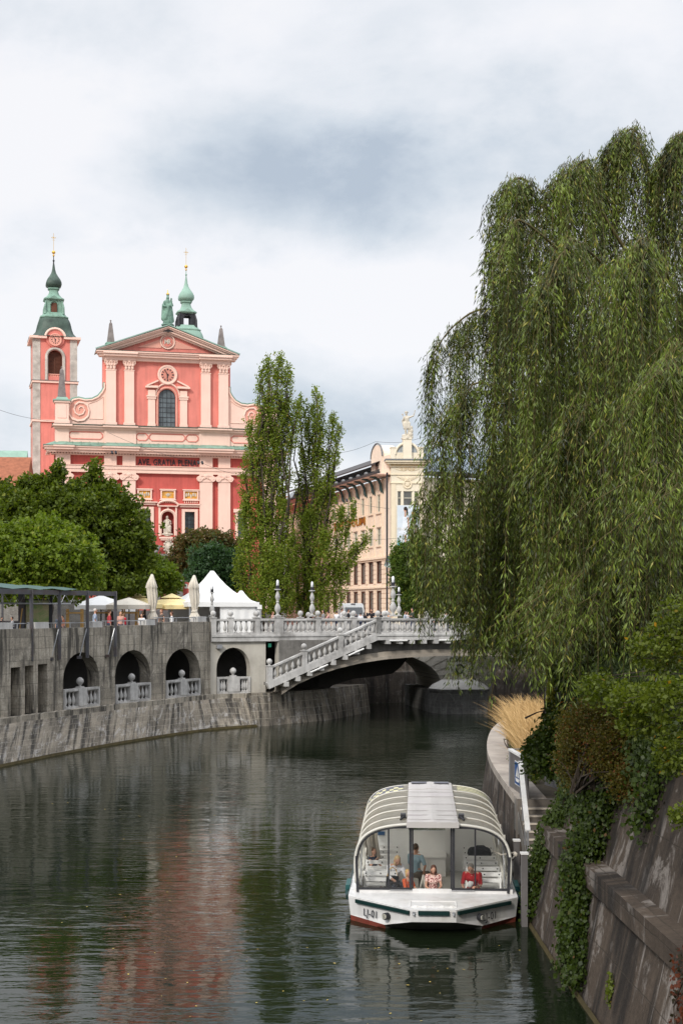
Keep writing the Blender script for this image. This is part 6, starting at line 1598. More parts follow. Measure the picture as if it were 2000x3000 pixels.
def patmat():
    m, t, n, l, b = newmat('red_white_print')
    co = nd(t, 'ShaderNodeTexCoord').outputs['Object']
    v = nd(t, 'ShaderNodeTexVoronoi'); v.inputs['Scale'].default_value = 26; l.new(co, v.inputs['Vector'])
    l.new(mixc(t, ramp(t, v.outputs['Distance'], [(.38, 0.), (.45, 1.)]), (.22, .02, .03), (.72, .50, .44)), b.inputs['Base Color']); b.inputs['Roughness'].default_value = .8
    return m
M_PRINT = patmat()
person(bl(.02, .62, -.02), BT.yaw+.05, 1.62, 'sit', (.5, .2, .2), (.05, .05, .06), 'bob', (.10, .045, .03), 'woman in a red and white print top in the bow doorway, looking down', female=True, sleeve=.22, arms=('lap', 'lap'), lean=.12, headtilt=.6, vox=.014, detail=True, shirtmat=M_PRINT)
person(bl(1.02, .60, .0), BT.yaw-.25, 1.76, 'sit', (.42, .015, .02), (.05, .06, .10), 'short', (.20, .18, .16), 'grey-haired man in a red shirt sitting behind the right windscreen of the boat', sleeve=.45, arms=('lap', 'fwd'), lean=.32, headtilt=.8, vox=.014, detail=True)
person(bl(-.98, 1.2, .1), BT.yaw+.3, 1.74, 'sit', (.70, .70, .72), (.03, .035, .05), 'bob', (.50, .36, .20), 'blonde woman in a white shirt bending over beside a child in the boat', female=True, sleeve=.85, arms=('rail', 'rail'), lean=.38, headtilt=.7, vox=.014, detail=True)
person(bl(-.62, .72, .0), BT.yaw+.9, 1.36, 'sit', (.60, .10, .03), (.05, .05, .06), 'bob', (.55, .36, .15), 'small blond child in an orange top beside the bending woman in the boat', sleeve=.45, arms=('lap', 'lap'), vox=.012, detail=True)
person(bl(-.42, 2.9, .0), BT.yaw+2.6, 1.74, 'sit', (.30, .42, .48), (.16, .14, .12), 'short', (.10, .07, .05), 'man in a pale blue shirt sitting mid-boat with his back turned', sleeve=.45, arms=('hip', 'up'), vox=.014, detail=True)
person(bl(-1.55, 3.05, .15), BT.yaw+.9, 1.35, 'sit', (.02, .03, .06), (.05, .05, .08), 'short', (.12, .06, .03), 'brown-haired child in a navy vest, chin on hand, at the back left of the boat', sleeve=.05, arms=('up', 'lap'), vox=.014, detail=True)
# crumpled white napkin held by the man in red
q = MB(); q.ell((0, 0, 0), (.07, .05, .09), 8, 6); q.ell((.05, 0, .03), (.05, .04, .05), 8, 6); o = remesh(q, 'paper_napkin', M_CANVAS, None, .02); o.location = bl(.92, .22, .78); tag(o, 'crumpled white paper napkin in the hands of the man in red', 'napkin')
# dark handbag in front of the white-shirted woman
q = MB(); q.box(-.17, .17, -.05, .05, -.14, .14, .02); rt = empty('handbag', bl(-1.0, .80, .72), BT.yaw+.2, 'black handbag on a white bench in front of the blonde woman in the boat', 'handbag'); q.build('bag_body', mat('black_leather', (.015, .017, .02), .4, .2, 6, 0), rt)
q = MB(); q.tube([(-.13, 0, .13), (-.09, 0, .3), (0, 0, .36), (.09, 0, .3), (.13, 0, .13)], .012, 6); q.build('strap', M_GOLD, rt)
# small slatted trestle legs seen near the doorway are part of the boat's folding step
bp('folding_step', M_RIB, lambda q: (q.bar((-.38, 1.5, .1), (-.22, 1.6, .75), .04, .03), q.bar((-.1, 1.5, .1), (-.22, 1.6, .75), .04, .03), q.box(-.36, -.1, 1.45, 1.6, .32, .35)))
# ------------------------------------------------------------------ terrace furniture on the left bank
# steel pergola standing on the quay wall, with its green awning roof
pg = empty('steel_pergola', (-16, 76, 0), 0, 'steel pergola frame bolted to the quay wall under a sagging green awning', 'pergola')
pT = lambda p: (p[0]+16, p[1]-76, p[2])
pp = [(92, 1726, 75.6), (174, 1729, 78.0), (256, 1734, 80.6), (338, 1739, 83.3)]
postx = []
ppl = []
for px, py, D in pp:
    # stand just in front of the wall face
    k = 0
    t_, b_ = W(px, py, D), W(px, 1905, D); b_.z = 4.9
    t_.z = 8.72; q = MB(); q.bar(pT(t_), pT(b_), .17, .17); q.build('post', M_STEEL, pg); ppl.append(t_)
    q = MB(); bx = Vector((t_.x-.35, t_.y-.55, 4.95)); tx_ = Vector((t_.x, t_.y, 6.75)); q.tube([pT(tx_), pT(bx)], .035, 6); q.build('raking_strut', M_RAILM, pg)
    q = MB(); q.box(*[c for p, r_ in zip(pT(bx), (.12, .14, .08)) for c in (p-r_, p+r_)]); q.build('strut_foot', M_STEEL, pg)
w0 = W(-60, 1730, 71.5); w0.z = 8.72
chain = [w0]+ppl
for a, b in zip(chain, chain[1:]):
    q = MB(); q.bar(pT(a+Vector((0, 0, -.15))), pT(b+Vector((0, 0, -.15))), .12, .26); q.build('top_beam', M_STEEL, pg)
inn = Vector((-3.6, 2.0, 0))
for a in chain[:4]:
    q = MB(); q.bar(pT(a+Vector((0, 0, -.1))), pT(a+inn+Vector((0, 0, -.1))), .1, .2)
    q.build('rafter', M_STEEL, pg); q = MB(); q.bar(pT(a+inn), pT(a+inn+Vector((0, 0, -2.9))), .1, .1); q.build('rear_post', M_STEEL, pg)
a, b = chain[0]+inn*.45+Vector((0, 0, -.75)), chain[3]+inn*.3+Vector((0, 0, -.75)); q = MB(); q.tube([pT(a), pT(b)], .05, 6)
for k in range(12): p = a.lerp(b, k/11); q.tube([pT(p), pT(p+Vector((.2, .3, .55)))], .018, 4); q.tube([pT(p+Vector((.2, .3, .55))), pT(a.lerp(b, min(1, (k+1)/11)))], .018, 4)
q.build('lattice_girder', M_RAILM, pg)
q = MB(); n_ = 10
A_, B_ = chain[0]+Vector((-1.5, -1, .12)), chain[2]+Vector((1.0, .8, .05))
vs = []
for i in range(n_+1):
    p = A_.lerp(B_, i/n_)
    for j in range(5): c = p+inn*(.05+.95*j/4); vs.append(pT(c+Vector((0, 0, .42*math.sin(math.pi*j/4)*(1-.6*i/n_)-.08*math.sin(i*math.pi/2)**2))))
q.add(vs, [(i*5+j, i*5+j+1, (i+1)*5+j+1, (i+1)*5+j) for i in range(n_) for j in range(4)]); q.build('awning', mat('green_awning', (.05, .10, .09), .6, .15, 2, .1), pg, smooth=True)
# map display under the pergola
D_ = 79.5
mb_ = empty('map_board', tuple(W(105, 1840, D_).xy)+(TER,), R(8), 'freestanding board with a large green and brown relief map under the pergola', 'map board')
def reliefmap():
    m, t, n, l, b = newmat('relief_map'); co = nd(t, 'ShaderNodeTexCoord').outputs['Object']
    c = ramp(t, noise(t, co, 1.3, 9, .68, dist=.6), [(.3, (.10, .22, .06)), (.45, (.25, .35, .12)), (.55, (.42, .38, .20)), (.68, (.30, .24, .14)), (.8, (.20, .32, .10))])
    l.new(c, b.inputs['Base Color']); b.inputs['Roughness'].default_value = .5; return m
x0, x1 = (76-105)/F*D_, (142-105)/F*D_
for nm, m_, bx in (('map_sheet', reliefmap(), (x0, x1, -.05, 0, .15, 2.35)), ('frame', M_DARK, (x0-.05, x1+.05, .001, .08, .1, 2.42))):
    q = MB(); q.box(*bx); q.build(nm, m_, mb_)
q = MB(); q.box(x0-.4, x0-.05, -.15, .2, 0, 2.85); q.build('side_pillar', M_STEEL, mb_)
q = MB(); q.box(x1+.05, x1+.2, 0, .15, 0, 2.6); q.build('side_pillar', M_DARK, mb_)
# metal rail and stone blocks on top of the quay wall
rl = empty('terrace_rail', (-14, 78, 0), 0, 'thin steel rail running along the top of the dark quay wall', 'railing')
for i in range(2, 6):
    fr, L_, _ = bays[i]; fr_ = fr
    zt = TOPZ[i]+.3
    q = MB(lambda x, y, z, fr_=fr_: tuple(fr_.w(x, y, z)+QI)); q.bar((0, .25, zt), (L_, .25, zt), .07, .05); q.build('rail', M_RAILM, rl)
    q = MB(lambda x, y, z, fr_=fr_: tuple(fr_.w(x, y, z)+QI))
    for k in range(3): q.box(L_*(k+.2)/3-.02, L_*(k+.2)/3+.02, .23, .27, TOPZ[i], zt)
    q.build('rail_post', M_RAILM, rl)
for bi, p0, p1, w_ in ((2, 0.1, 43, 'leftmost'), (2, 108, 149, 'second'), (3, 277, 305, 'third'), (4, 432, 459, 'fourth'), (5, 583, 609, 'last')):
    fr, L_, _ = bays[bi]; a, b = fr.x(p0), fr.x(p1); 
    rt = empty('coping_block', tuple(fr.w(a, .1, TOPZ[bi]+.02)), fr.yaw, {'leftmost': 'pale stone coping block on the quay wall at the edge of the photo', 'second': 'pale stone coping block on the quay wall below the relief map', 'third': 'pale stone coping block on the quay wall beside the man in a blue shirt', 'fourth': 'pale stone coping block on the quay wall under the first folded parasol', 'last': 'pale stone coping block where the dark wall meets the balustrade'}[w_], 'stone block', 'coping blocks on the quay wall')
    q = MB(); q.box(0, b-a, 0, .55, 0, .34, .02); q.build('block', M_BAL, rt)
# parasols
def open_parasol(name, px, top, D, w, edge, col, frame, label, yaw=.3, double=True):
    c = W(px, top, D); ze = EYE-(edge-HZ)/F*D; r_ = w/F*D/2*1.08
    rt = empty(name, (c.x, c.y, TER), yaw, label, 'parasol', 'open cafe parasols'); h = c.z-TER; e_ = ze-TER
    q = MB(); n_ = 8
    ring = lambda rr, z, sag=0: [(rr*math.cos(math.pi*2*(k+.5)/n_)*(1 if k % 1 == 0 else 1), rr*math.sin(math.pi*2*(k+.5)/n_), z) for k in range(n_)]
    zt = e_+(h-e_)*(.78 if double else 1)
    vs = ring(r_, e_)+ring(r_*.55, e_+(zt-e_)*.52)+[(0, 0, zt)]
    q.add(vs, [(k, (k+1) % n_, n_+(k+1) % n_, n_+k) for k in range(n_)]+[(n_+k, n_+(k+1) % n_, 2*n_) for k in range(n_)])
    q.build('canopy', col, rt)
    q = MB(); q.add(ring(r_, e_)+ring(r_*.995, e_-.28), [(k, (k+1) % n_, n_+(k+1) % n_, n_+k) for k in range(n_)]); q.build('valance', col, rt)
    if double: q = MB(); q.add(ring(r_*.42, e_+(h-e_)*.62)+[(0, 0, h)], [(k, (k+1) % n_, n_) for k in range(n_)]); q.build('vent_cap', col, rt)
    q = MB(); q.tube([(0, 0, 0), (0, 0, h-.05)], .045, 8); q.build('pole', frame, rt)
    for k in range(n_): a = math.pi*2*(k+.5)/n_; q = MB(); q.bar((0, 0, zt-.1), (r_*.98*math.cos(a), r_*.98*math.sin(a), e_-.02), .03, .04); q.build('rib', frame, rt)
    q = MB(); q.lathe(0, 0, 0, [(.4, 0), (.4, .08), (.08, .12)], 12); q.build('base', M_DSTONE, rt)
open_parasol('open_parasol', 397, 1737, 101, 150, 1772, M_YCANVAS, M_TIMBER, 'large pale yellow parasol with a vent cap, left of the first folded parasol')
open_parasol('open_parasol', 503, 1740, 103, 150, 1775, M_YCANVAS, M_TIMBER, 'large pale yellow parasol between the two folded parasols')
open_parasol('open_parasol', 296, 1745, 94, 150, 1775, M_CANVAS, M_DARK, 'white open parasol half behind the last pergola post', .1, False)
open_parasol('open_parasol', 378, 1752, 92, 125, 1774, M_CANVASC, M_DARK, 'low cream parasol in front of the yellow one at the left', .5, False)
open_parasol('open_parasol', 330, 1768, 97, 140, 1781, M_CANVAS, M_DARK, 'flat white parasol low behind the cream one', .2, False)
def closed_parasol(px, top, bot, D, w, label):
    c = W(px, top, D); rt = empty('folded_parasol', (c.x, c.y, TER), rng.random(), label, 'parasol', 'folded parasols'); h = c.z-TER; zb = EYE-(bot-HZ)/F*D-TER; k_ = w/F*D/2; n_ = 22
    q = MB(); prof = [(1.0, .0), (1.02, .06), (.55, .16), (.62, .24), (1.0, .38), (1.08, .55), (1.0, .68), (1.2, .70), (.95, .8), (.55, .92), (.3, .98), (.08, 1.0)]
    vs = []
    for i, (r_, t) in enumerate(prof):
        for k in range(n_):
            a = 2*math.pi*k/n_; f_ = 1+(.18 if k % 2 else -.12)*(1 if t < .9 else .3)+.07*math.sin(k*2.7+i*1.3)
            vs.append((r_*k_*f_*math.cos(a)+.05*math.sin(t*6), r_*k_*f_*math.sin(a), zb+(h-zb)*t))
    q.add(vs, [(i*n_+k, i*n_+(k+1) % n_, (i+1)*n_+(k+1) % n_, (i+1)*n_+k) for i in range(len(prof)-1) for k in range(n_)]); q.build('folded_canopy', M_CANVASC, rt, smooth=True, ang=50)
    q = MB(); q.tube([(k_*.6*math.cos(a), k_*.6*math.sin(a), zb+(h-zb)*.17) for a in np.linspace(0, 6.28, 12)[:-1]], .05, 5, True); q.build('tie_band', M_CANVASC, rt)
    q = MB(); q.tube([(0, 0, 0), (0, 0, h)], .045, 8); q.build('pole', M_DARK, rt)
    q = MB(); q.lathe(0, 0, 0, [(.35, 0), (.35, .08), (.08, .12)], 12); q.build('base', M_DSTONE, rt)
closed_parasol(446, 1683, 1815, 92, 25, 'tall folded cream parasol standing left of the woman in a brown dress')
closed_parasol(569, 1686, 1815, 94, 25, 'folded cream parasol in front of the left slope of the white tent')
# pagoda tents
def tent(px, top, D, e0, e1, edge, bot, label, yaw=.35):
    c = W(px, top, D); ze = EYE-(edge-HZ)/F*D-TER; h = c.z-TER; r_ = (e1-e0)/F*D/2/.95; rt = empty('pagoda_tent', (c.x, c.y, TER), yaw, label, 'tent', 'white pagoda tents')
    q = MB(); n_ = 7; vs = []; m_ = 8
    for i in range(n_+1):
        t = i/n_; rr = r_*(1-t)**1.0*(1.0)+.0; z = ze+(h-ze)*(.42*t+.58*t**2.6); s_ = r_*(1-t)+.10
        for k in range(4*m_):
            sd_, u = divmod(k, m_); u = u/m_*2-1; bow = 1-.10*math.sin(math.pi*(u+1)/2)*(t > 0)*(1-t)
            p = [(u, -1), (1, u), (-u, 1), (-1, -u)][sd_]; vs.append((p[0]*s_*bow, p[1]*s_*bow, z))
    M4 = 4*m_; q.add(vs, [(i*M4+k, i*M4+(k+1) % M4, (i+1)*M4+(k+1) % M4, (i+1)*M4+k) for i in range(n_) for k in range(M4)]+[tuple(range(n_*M4, (n_+1)*M4))]); q.build('roof', M_CANVAS, rt, smooth=True, ang=40)
    q = MB(); 
    for a, b in (((-1, -1), (1, -1)), ((1, -1), (1, 1)), ((1, 1), (-1, 1)), ((-1, 1), (-1, -1))): q.bar((a[0]*r_*1.04, a[1]*r_*1.04, ze-.12), (b[0]*r_*1.04, b[1]*r_*1.04, ze-.12), .05, .34)
    q.build('valance', M_CANVAS, rt)
    for a in (-1, 1):
        for b in (-1, 1): q = MB(); q.bar((a*r_*.98, b*r_*.98, 0), (a*r_*.98, b*r_*.98, ze), .1, .1); q.build('leg', M_RAILM, rt)
    q = MB(); nn = 24
    for a, b in (((.98, -.98), (.98, .98)), ((.98, .98), (-.98, .98)), ((-.1, -.98), (.98, -.98))):
        vs = []
        for k in range(nn+1):
            u = k/nn; x = (a[0]+(b[0]-a[0])*u)*r_; y = (a[1]+(b[1]-a[1])*u)*r_; n2 = .05*math.sin(k*1.1)
            vs += [(x+n2, y+n2, .03), (x+n2*.6, y+n2*.6, ze*.55), (x, y, ze-.1)]
        q.add(vs, [(k*3+j, k*3+3+j, k*3+4+j, k*3+1+j) for k in range(nn) for j in range(2)])
    q.build('side_wall', M_CANVAS, rt, smooth=True)
    return rt
tent(621, 1674, 104, 523, 718, 1768, 1815, 'big white pagoda tent with a tall pointed peak beside the folded parasol', .42)
tent(706, 1732, 116, 655, 752, 1776, 1815, 'second white pagoda tent half hidden by the poplar leaves', .2)
# back wall and stair of the churchyard
bw = Fr(G(180, 118), R(8), TER)
rt = bw.empty('stone_wall', label='low wall of pale grey blocks behind the cafe parasols', cat='wall')
q = MB(uvf=lambda x, y, z: (x, z)); q.box(-14, 3.2, 0, .6, 0, 2.6); q.build('wall_body', stonewall('cafe_wall', (.36, .34, .31), (.16, .15, .14), (.25, .24, .22), 1.2, .5, .3, (.5, .49, .46), .3), rt)
q = MB(); q.box(-14.1, 3.3, -.08, .68, 2.6, 2.75); q.build('coping', M_BAL, rt)
st = Fr(G(480, 138), R(13), TER)
rt = st.empty('church_steps', label='wide dark stone steps leading up to the church door', cat='stairs')
q = MB()
for k in range(11): q.box(-7.5, 9, k*.35, 8, k*.16, (k+1)*.16)
q.build('steps', M_DSTONE, rt)
for s_ in (-7.8, 9.3):
    q = MB(); q.box(s_-.25, s_+.25, -.3, 8, 0, 2.4); q.build('side_wall', M_BALD, rt)
    q = MB(); 
    for k in range(14): q.bar((s_*.97, k*.35, k*.17+.1), (s_*.97, k*.35, k*.17+1.1), .03, .03)
    q.bar((s_*.97, 0, 1.1), (s_*.97, 4.6, 3.3), .05, .05); q.build('iron_railing', M_DARK, rt)
q = MB(); q.box(*[X(556)-0.0, X(580), -3.2, -2.2, 0, Z(1690)]); q.build('gate_pillar', M_DSTONE, church); q = MB(); q.box(X(553), X(583), -3.4, -2.0, Z(1690), Z(1684)); q.build('gate_pillar_cap', M_DSTONE, church)
# young potted trees held by timber frames
def staked(px, D, label, w=.9, h=1.9):
    c = W(px, 1820, D); rt = empty('timber_tree_guard', (c.x, c.y, TER), .3, label, 'tree guard', 'timber guards round young trees')
    for a in (-1, 1):
        for b in (-1, 1): q = MB(); q.bar((a*w/2, b*w/2, 0), (a*w/2, b*w/2, h), .09, .09); q.build('post', M_TIMBER, rt)
    q = MB(); 
    for b in (-1, 1): q.bar((-w/2, b*w/2, h-.25), (w/2, b*w/2, h-.25), .08, .1); q.bar((b*w/2, -w/2, h-.25), (b*w/2, w/2, h-.25), .08, .1)
    q.build('crossbars', M_TIMBER, rt)
staked(219, 90, 'timber guard frame round a thin tree, left of the man in blue'); staked(300, 94, 'timber guard frame between the man in blue and the man in red'); staked(382, 92, 'timber guard frame right of the blonde woman in red')
# leaning board
q = MB(); q.bar((0, 0, 0), (.25, 0, 1.9), .08, .05); p = W(52, 1840, 78); rt = empty('timber_plank', (p.x, p.y, TER), 0, 'light timber plank leaning near the left edge of the terrace', 'plank'); q.build('plank', M_TIMBER, rt)
# cafe tables and chairs: dark furniture behind the wall
def cafe(px, D, label):
    c = W(px, 1820, D); rt = empty('cafe_table', (c.x, c.y, TER), .3, label, 'table', 'dark cafe tables')
    q = MB(); q.box(-.4, .4, -.4, .4, .72, .76); q.build('tabletop', M_DARK, rt); q = MB(); q.tube([(0, 0, 0), (0, 0, .72)], .04, 8); q.build('leg', M_DARK, rt); q = MB(); q.lathe(0, 0, 0, [(.25, 0), (.25, .03), (.05, .06)], 10); q.build('base', M_DARK, rt)
cafe(30, 80, 'dark cafe table near the leaning plank'); cafe(190, 86, 'dark cafe table right of the relief map'); cafe(355, 99, 'dark cafe table behind the woman in red'); cafe(430, 101, 'dark cafe table behind the boy in white')
q = MB(); p = W(19, 1790, 84); rt = empty('cafe_counter', (p.x, p.y, TER), .2, 'long dark cafe counter under the pergola awning', 'counter'); q.box(-3, 2.2, -.4, .4, 0, 1.15); q.build('counter_body', M_DARK, rt); q = MB(); q.box(-3.1, 2.3, -.5, .5, 1.15, 1.2); q.build('countertop', M_DSTONE, rt)
# people on the terrace
def pz(px, D, head=1790): return W(px, head, D)
def tperson(px, head, D, gz, yaw, **k):
    c = W(px, head, D); H = (c.z-gz)*1.03
    k.setdefault('H', min(1.95, max(1.5, H))); person((c.x, c.y, gz), yaw, vox=.03, **k)
PI = math.pi
TG = 'people on the cafe terrace'
tperson(278, 1787, 85.2, TER, 1.9, shirt=(.28, .33, .42), trousers=(.02, .03, .07), haircol=(.55, .52, .48), label='white-haired man in a blue-grey shirt standing at the quay wall', group=TG, arms=('hip', 'down'))
tperson(320, 1793, 87.5, TER, 1.9, shirt=(.42, .05, .06), haircol=(.05, .02, .01), label='dark-haired man in a coral red shirt by the last pergola post', group=TG)
tperson(353, 1796, 87.0, TER, .5, shirt=(.55, .30, .24), haircol=(.35, .18, .06), hair='long', female=True, label='long-haired blonde woman in a pale printed top beside the one taking photographs', group=TG)
tperson(364, 1800, 87.6, TER, -1.9, shirt=(.55, .01, .03), haircol=(.12, .06, .03), hair='bob', female=True, arms=('up', 'up'), label='person in a bright red T-shirt holding up a camera', group=TG)
tperson(415, 1802, 88.5, TER, -.2, shirt=(.62, .64, .68), haircol=(.08, .04, .02), label='boy in a white printed T-shirt at the quay rail', group=TG)
tperson(473, 1789, 91.0, TER, -.7, shirt=(.10, .08, .07), haircol=(.22, .07, .03), hair='bob', female=True, label='red-haired woman in a dark sleeveless top right of the first folded parasol', group=TG, skirt=True, sleeve=.1)
tperson(503, 1796, 91.6, TER, -1.5, shirt=(.72, .72, .72), haircol=(.10, .05, .03), hair='bun', female=True, label='woman in a loose white blouse under the yellow parasol', group=TG, sleeve=.7)
for px, c_, lb in ((522, (.03, .03, .04), 'girl in black sitting at the left of the group on the steps'), (538, (.50, .36, .10), 'girl in a mustard top sitting on the steps'), (548, (.30, .12, .12), 'girl in dusky red sitting on the steps, leaning over'), (556, (.03, .04, .08), 'boy in navy sitting at the right of the group on the steps')):
    c = W(px, 1796, 112); person((c.x, c.y, c.z-1.05-.55+.0), .2*rng.random(), 1.6, 'sit', c_, (.05, .05, .08), 'long' if px != 556 else 'short', (.06, .03, .02), lb, TG, female=px != 556, sleeve=.1, arms=('lap', 'lap'), vox=.035, bare_legs=True, lean=.2)
q = MB(); c = W(540, 1820, 112.6); rt = empty('stone_bench', (c.x, c.y, TER), .2, 'long dark stone bench the group of youngsters sits on', 'bench'); q.box(-1.4, 1.4, -.1, .6, 0, .58); q.build('seat', M_DSTONE, rt)
tperson(418, 1793, 104, TER, .3, shirt=(.03, .03, .035), haircol=(.03, .02, .02), label='man in black seated further back behind the boy in white', group=TG)
tperson(5, 1812, 80, TER, 1.2, H=1.45, shirt=(.03, .03, .04), label='seated guest in black at the left edge under the awning', group=TG)
tperson(36, 1812, 80.5, TER, -1.2, H=1.45, shirt=(.55, .55, .57), label='seated guest in white under the awning beside the plank', group=TG)
tperson(172, 1805, 86.5, TER, .6, shirt=(.08, .10, .13), haircol=(.03, .02, .02), label='guest in dark grey half behind the second pergola post', group=TG)
tperson(184, 1815, 87.5, TER, -.9, H=1.5, shirt=(.30, .12, .08), haircol=(.03, .02, .02), label='guest in rust brown sitting right of the second pergola post', group=TG)
# people on the bridge
BG = 'people walking over the bridge'
DK = ZB
def bperson(px, head, D, label, **k):
    c = W(px, head, D); k.setdefault('yaw', rng.random()*6); H = min(1.9, max(1.45, (c.z-DK+.0)*1.03)); y_ = k.pop('yaw')
    person((c.x, c.y, DK), y_, H, label=label, group=BG, vox=.035, **k)
bperson(799, 1795, 99, 'woman with long brown hair beside the lamp near the tall poplar', shirt=(.5, .3, .25), hair='long', haircol=(.14, .06, .03), female=True, yaw=1.2)
sp = [(947, 1790, 104, 'woman in a black and white blouse leaning at the rail', dict(shirt=(.25, .25, .26), hair='long', female=True)),
      (961, 1795, 103.5, 'woman in a pink top beside the one in black and white', dict(shirt=(.60, .32, .30), hair='bun', female=True, arms=('fwd', 'fwd'))),
      (986, 1793, 103, 'woman in a white T-shirt with her arm on the balustrade', dict(shirt=(.70, .70, .72), female=True, hair='bun', arms=('rail', 'rail'))),
      (1001, 1786, 104, 'man in a white shirt with a shoulder strap', dict(shirt=(.66, .66, .68), arms=('hip', 'down'))),
      (1020, 1788, 103.5, 'man in a black T-shirt right of the one in white', dict(shirt=(.02, .02, .025))),
      (1012, 1796, 105, 'boy in grey between the man in white and the man in black', dict(shirt=(.2, .2, .22))),
      (1041, 1795, 110, 'pedestrian in dark clothes in front of the white van', dict(shirt=(.05, .05, .06))),
      (1056, 1802, 105, 'child in a white shirt just before the stair head post', dict(shirt=(.65, .65, .68))),
      (1067, 1797, 108, 'pedestrian in black beneath the van windscreen', dict(shirt=(.02, .02, .03), hair='long')),
      (1090, 1786, 103.2, 'person with a big dark ponytail leaning on the rail', dict(shirt=(.02, .02, .025), hair='long', arms=('rail', 'rail'), lean=.3, pose='lean')),
      (1115, 1794, 104, 'person in black right of the stair head post', dict(shirt=(.03, .03, .03), hair='long')),
      (1124, 1797, 105, 'boy in a dark vest looking over the rail', dict(shirt=(.05, .05, .07), sleeve=.1)),
      (1137, 1795, 103.6, 'girl in an orange top stretching an arm along the rail', dict(shirt=(.55, .25, .12), arms=('rail', 'out'), female=True, hair='long')),
      (1186, 1794, 106, 'man in a light blue shirt right of the small lamp', dict(shirt=(.45, .52, .60))),
      (1193, 1795, 107, 'woman in white beside the man in light blue', dict(shirt=(.68, .68, .7), female=True, hair='long')),
      (1208, 1785, 102.6, 'man in a dark green T-shirt reading his phone', dict(shirt=(.04, .05, .04), arms=('fwd', 'fwd'), yaw=-1.2)),
      (1256, 1790, 103.4, 'woman in a white vest with a black bag at the willow edge', dict(shirt=(.6, .6, .6), female=True, hair='long')),
      (1277, 1792, 103.6, 'blonde woman in black seen through the willow strands', dict(shirt=(.03, .03, .03), female=True, hair='bob', haircol=(.5, .35, .15))),
      (1308, 1794, 104, 'person in a white T-shirt behind the hanging willow', dict(shirt=(.65, .65, .65)))]
for px, hd, D, lb, k in sp: bperson(px, hd, D, lb, **k)
# white van, front view
vp = W(1042, 1850, 126); van = empty('white_van', (vp.x, vp.y, TER), .12, 'white high-roofed van facing the bridge between the crowd and the cream building', 'van')
def vpart(n_, m_, fn, sm=False): q = MB(); fn(q); return q.build(n_, m_, van, smooth=sm)
def vb(q):
    S_ = [(0, .35, .95, .85, 1.0), (.25, .35, 1.12, .95, 1.0), (1.0, .35, 1.2, .98, 1.0)]
    prof = [(0, .35), (-.05, .9), (.15, 1.15), (.9, 1.3), (1.55, 2.15), (1.9, 2.42), (2.4, 2.5), (5.4, 2.5), (5.6, 2.3), (5.6, .35)]
    n_ = len(prof); vs = []
    for x, kk in ((-.98, .93), (-.9, 1.0), (.9, 1.0), (.98, .93)): vs += [(x*(1 if z < 1.4 else .94), y, z if abs(x) < .95 else z*.985) for y, z in prof]
    q.add(vs, [(i*n_+j, i*n_+(j+1) % n_, (i+1)*n_+(j+1) % n_, (i+1)*n_+j) for i in range(3) for j in range(n_)]+[tuple(range(n_)), tuple(range(4*n_-1, 3*n_-1, -1))])
vpart('body', M_WHITE, vb)
vpart('windscreen', M_DGLASS, lambda q: q.add([(-.82, .95, 1.36), (.82, .95, 1.36), (.76, 1.5, 2.12), (-.76, 1.5, 2.12)], [(0, 1, 2, 3)]))
vpart('grille', M_DARK, lambda q: [q.box(-.5, .5, -.08, .02, .62+k*.08, .66+k*.08) for k in range(4)])
vpart('bumper', M_DARK, lambda q: q.box(-.97, .97, -.14, .2, .35, .55))
for s_ in (-1, 1):
    vpart('headlight', M_LGLASS, lambda q: q.ell((s_*.74, .0, .86), (.17, .1, .14), 10, 6)); vpart('mirror', M_DARK, lambda q: (q.ell((s_*1.16, 1.05, 1.5), (.1, .06, .16), 8, 6), q.bar((s_*.95, 1.1, 1.4), (s_*1.15, 1.08, 1.45), .04, .04)))
    for y in (.9, 4.5): 
        w_ = vpart('wheel', M_DARK, lambda q: q.tube([(s_*.78, y, .35), (s_*1.0, y, .35)], .35, 16)); q = MB(); q.tube([(s_*.99, y, .35), (s_*1.01, y, .35)], .18, 12); q.build('rim', M_RAILM, w_)
vpart('roof_badge', mat('badge_print', (.15, .14, .16), .5, .4, 12, 0), lambda q: q.box(-.2, .2, 1.8, 1.9, 2.36, 2.47))
# overhead cables with small spot lamps
def cable(pts, label, r_=.02, spots=()):
    P = []
    for (a, b) in zip(pts, pts[1:]):
        a_, b_ = W(*a), W(*b)
        for k in range(12): t = k/12; p = a_.lerp(b_, t); p.z -= .8*math.sin(math.pi*t)*.5; P.append(p)
    P.append(W(*pts[-1])); o = P[0]; rt = empty('overhead_cable', o, 0, label, 'cable', 'cables over the square')
    q = MB(); q.tube([p-o for p in P], r_, 4); q.build('cable', M_DARK, rt)
    for s_ in spots:
        p = W(*s_)-o; q = MB()
        for dx in (-.2, .2): q.tube([p+Vector((dx, 0, -.05)), p+Vector((dx+.08, -.15, -.32))], .12, 8)
        q.build('spot_lamp', M_DARK, rt)
cable([(-60, 1180, 150), (160, 1235, 165)], 'thin cable crossing the sky to the left bell tower')
cable([(320, 1270, 152), (590, 1357, 150), (760, 1395, 148)], 'cable with two black spot lamps in front of the church frieze lettering', .02, [(586, 1352, 150), (333, 1322, 151)])
cable([(780, 1440, 150), (1020, 1470, 150), (1250, 1490, 151)], 'cable running right from the poplars to the corner building', .02, [(1020, 1462, 150)])
cable([(940, 1330, 150), (1100, 1295, 150), (1260, 1275, 150)], 'cable rising past the statue plinth on the corner building')
cable([(1000, 1575, 148), (1250, 1565, 149)], 'lower cable across the banner of the corner building')

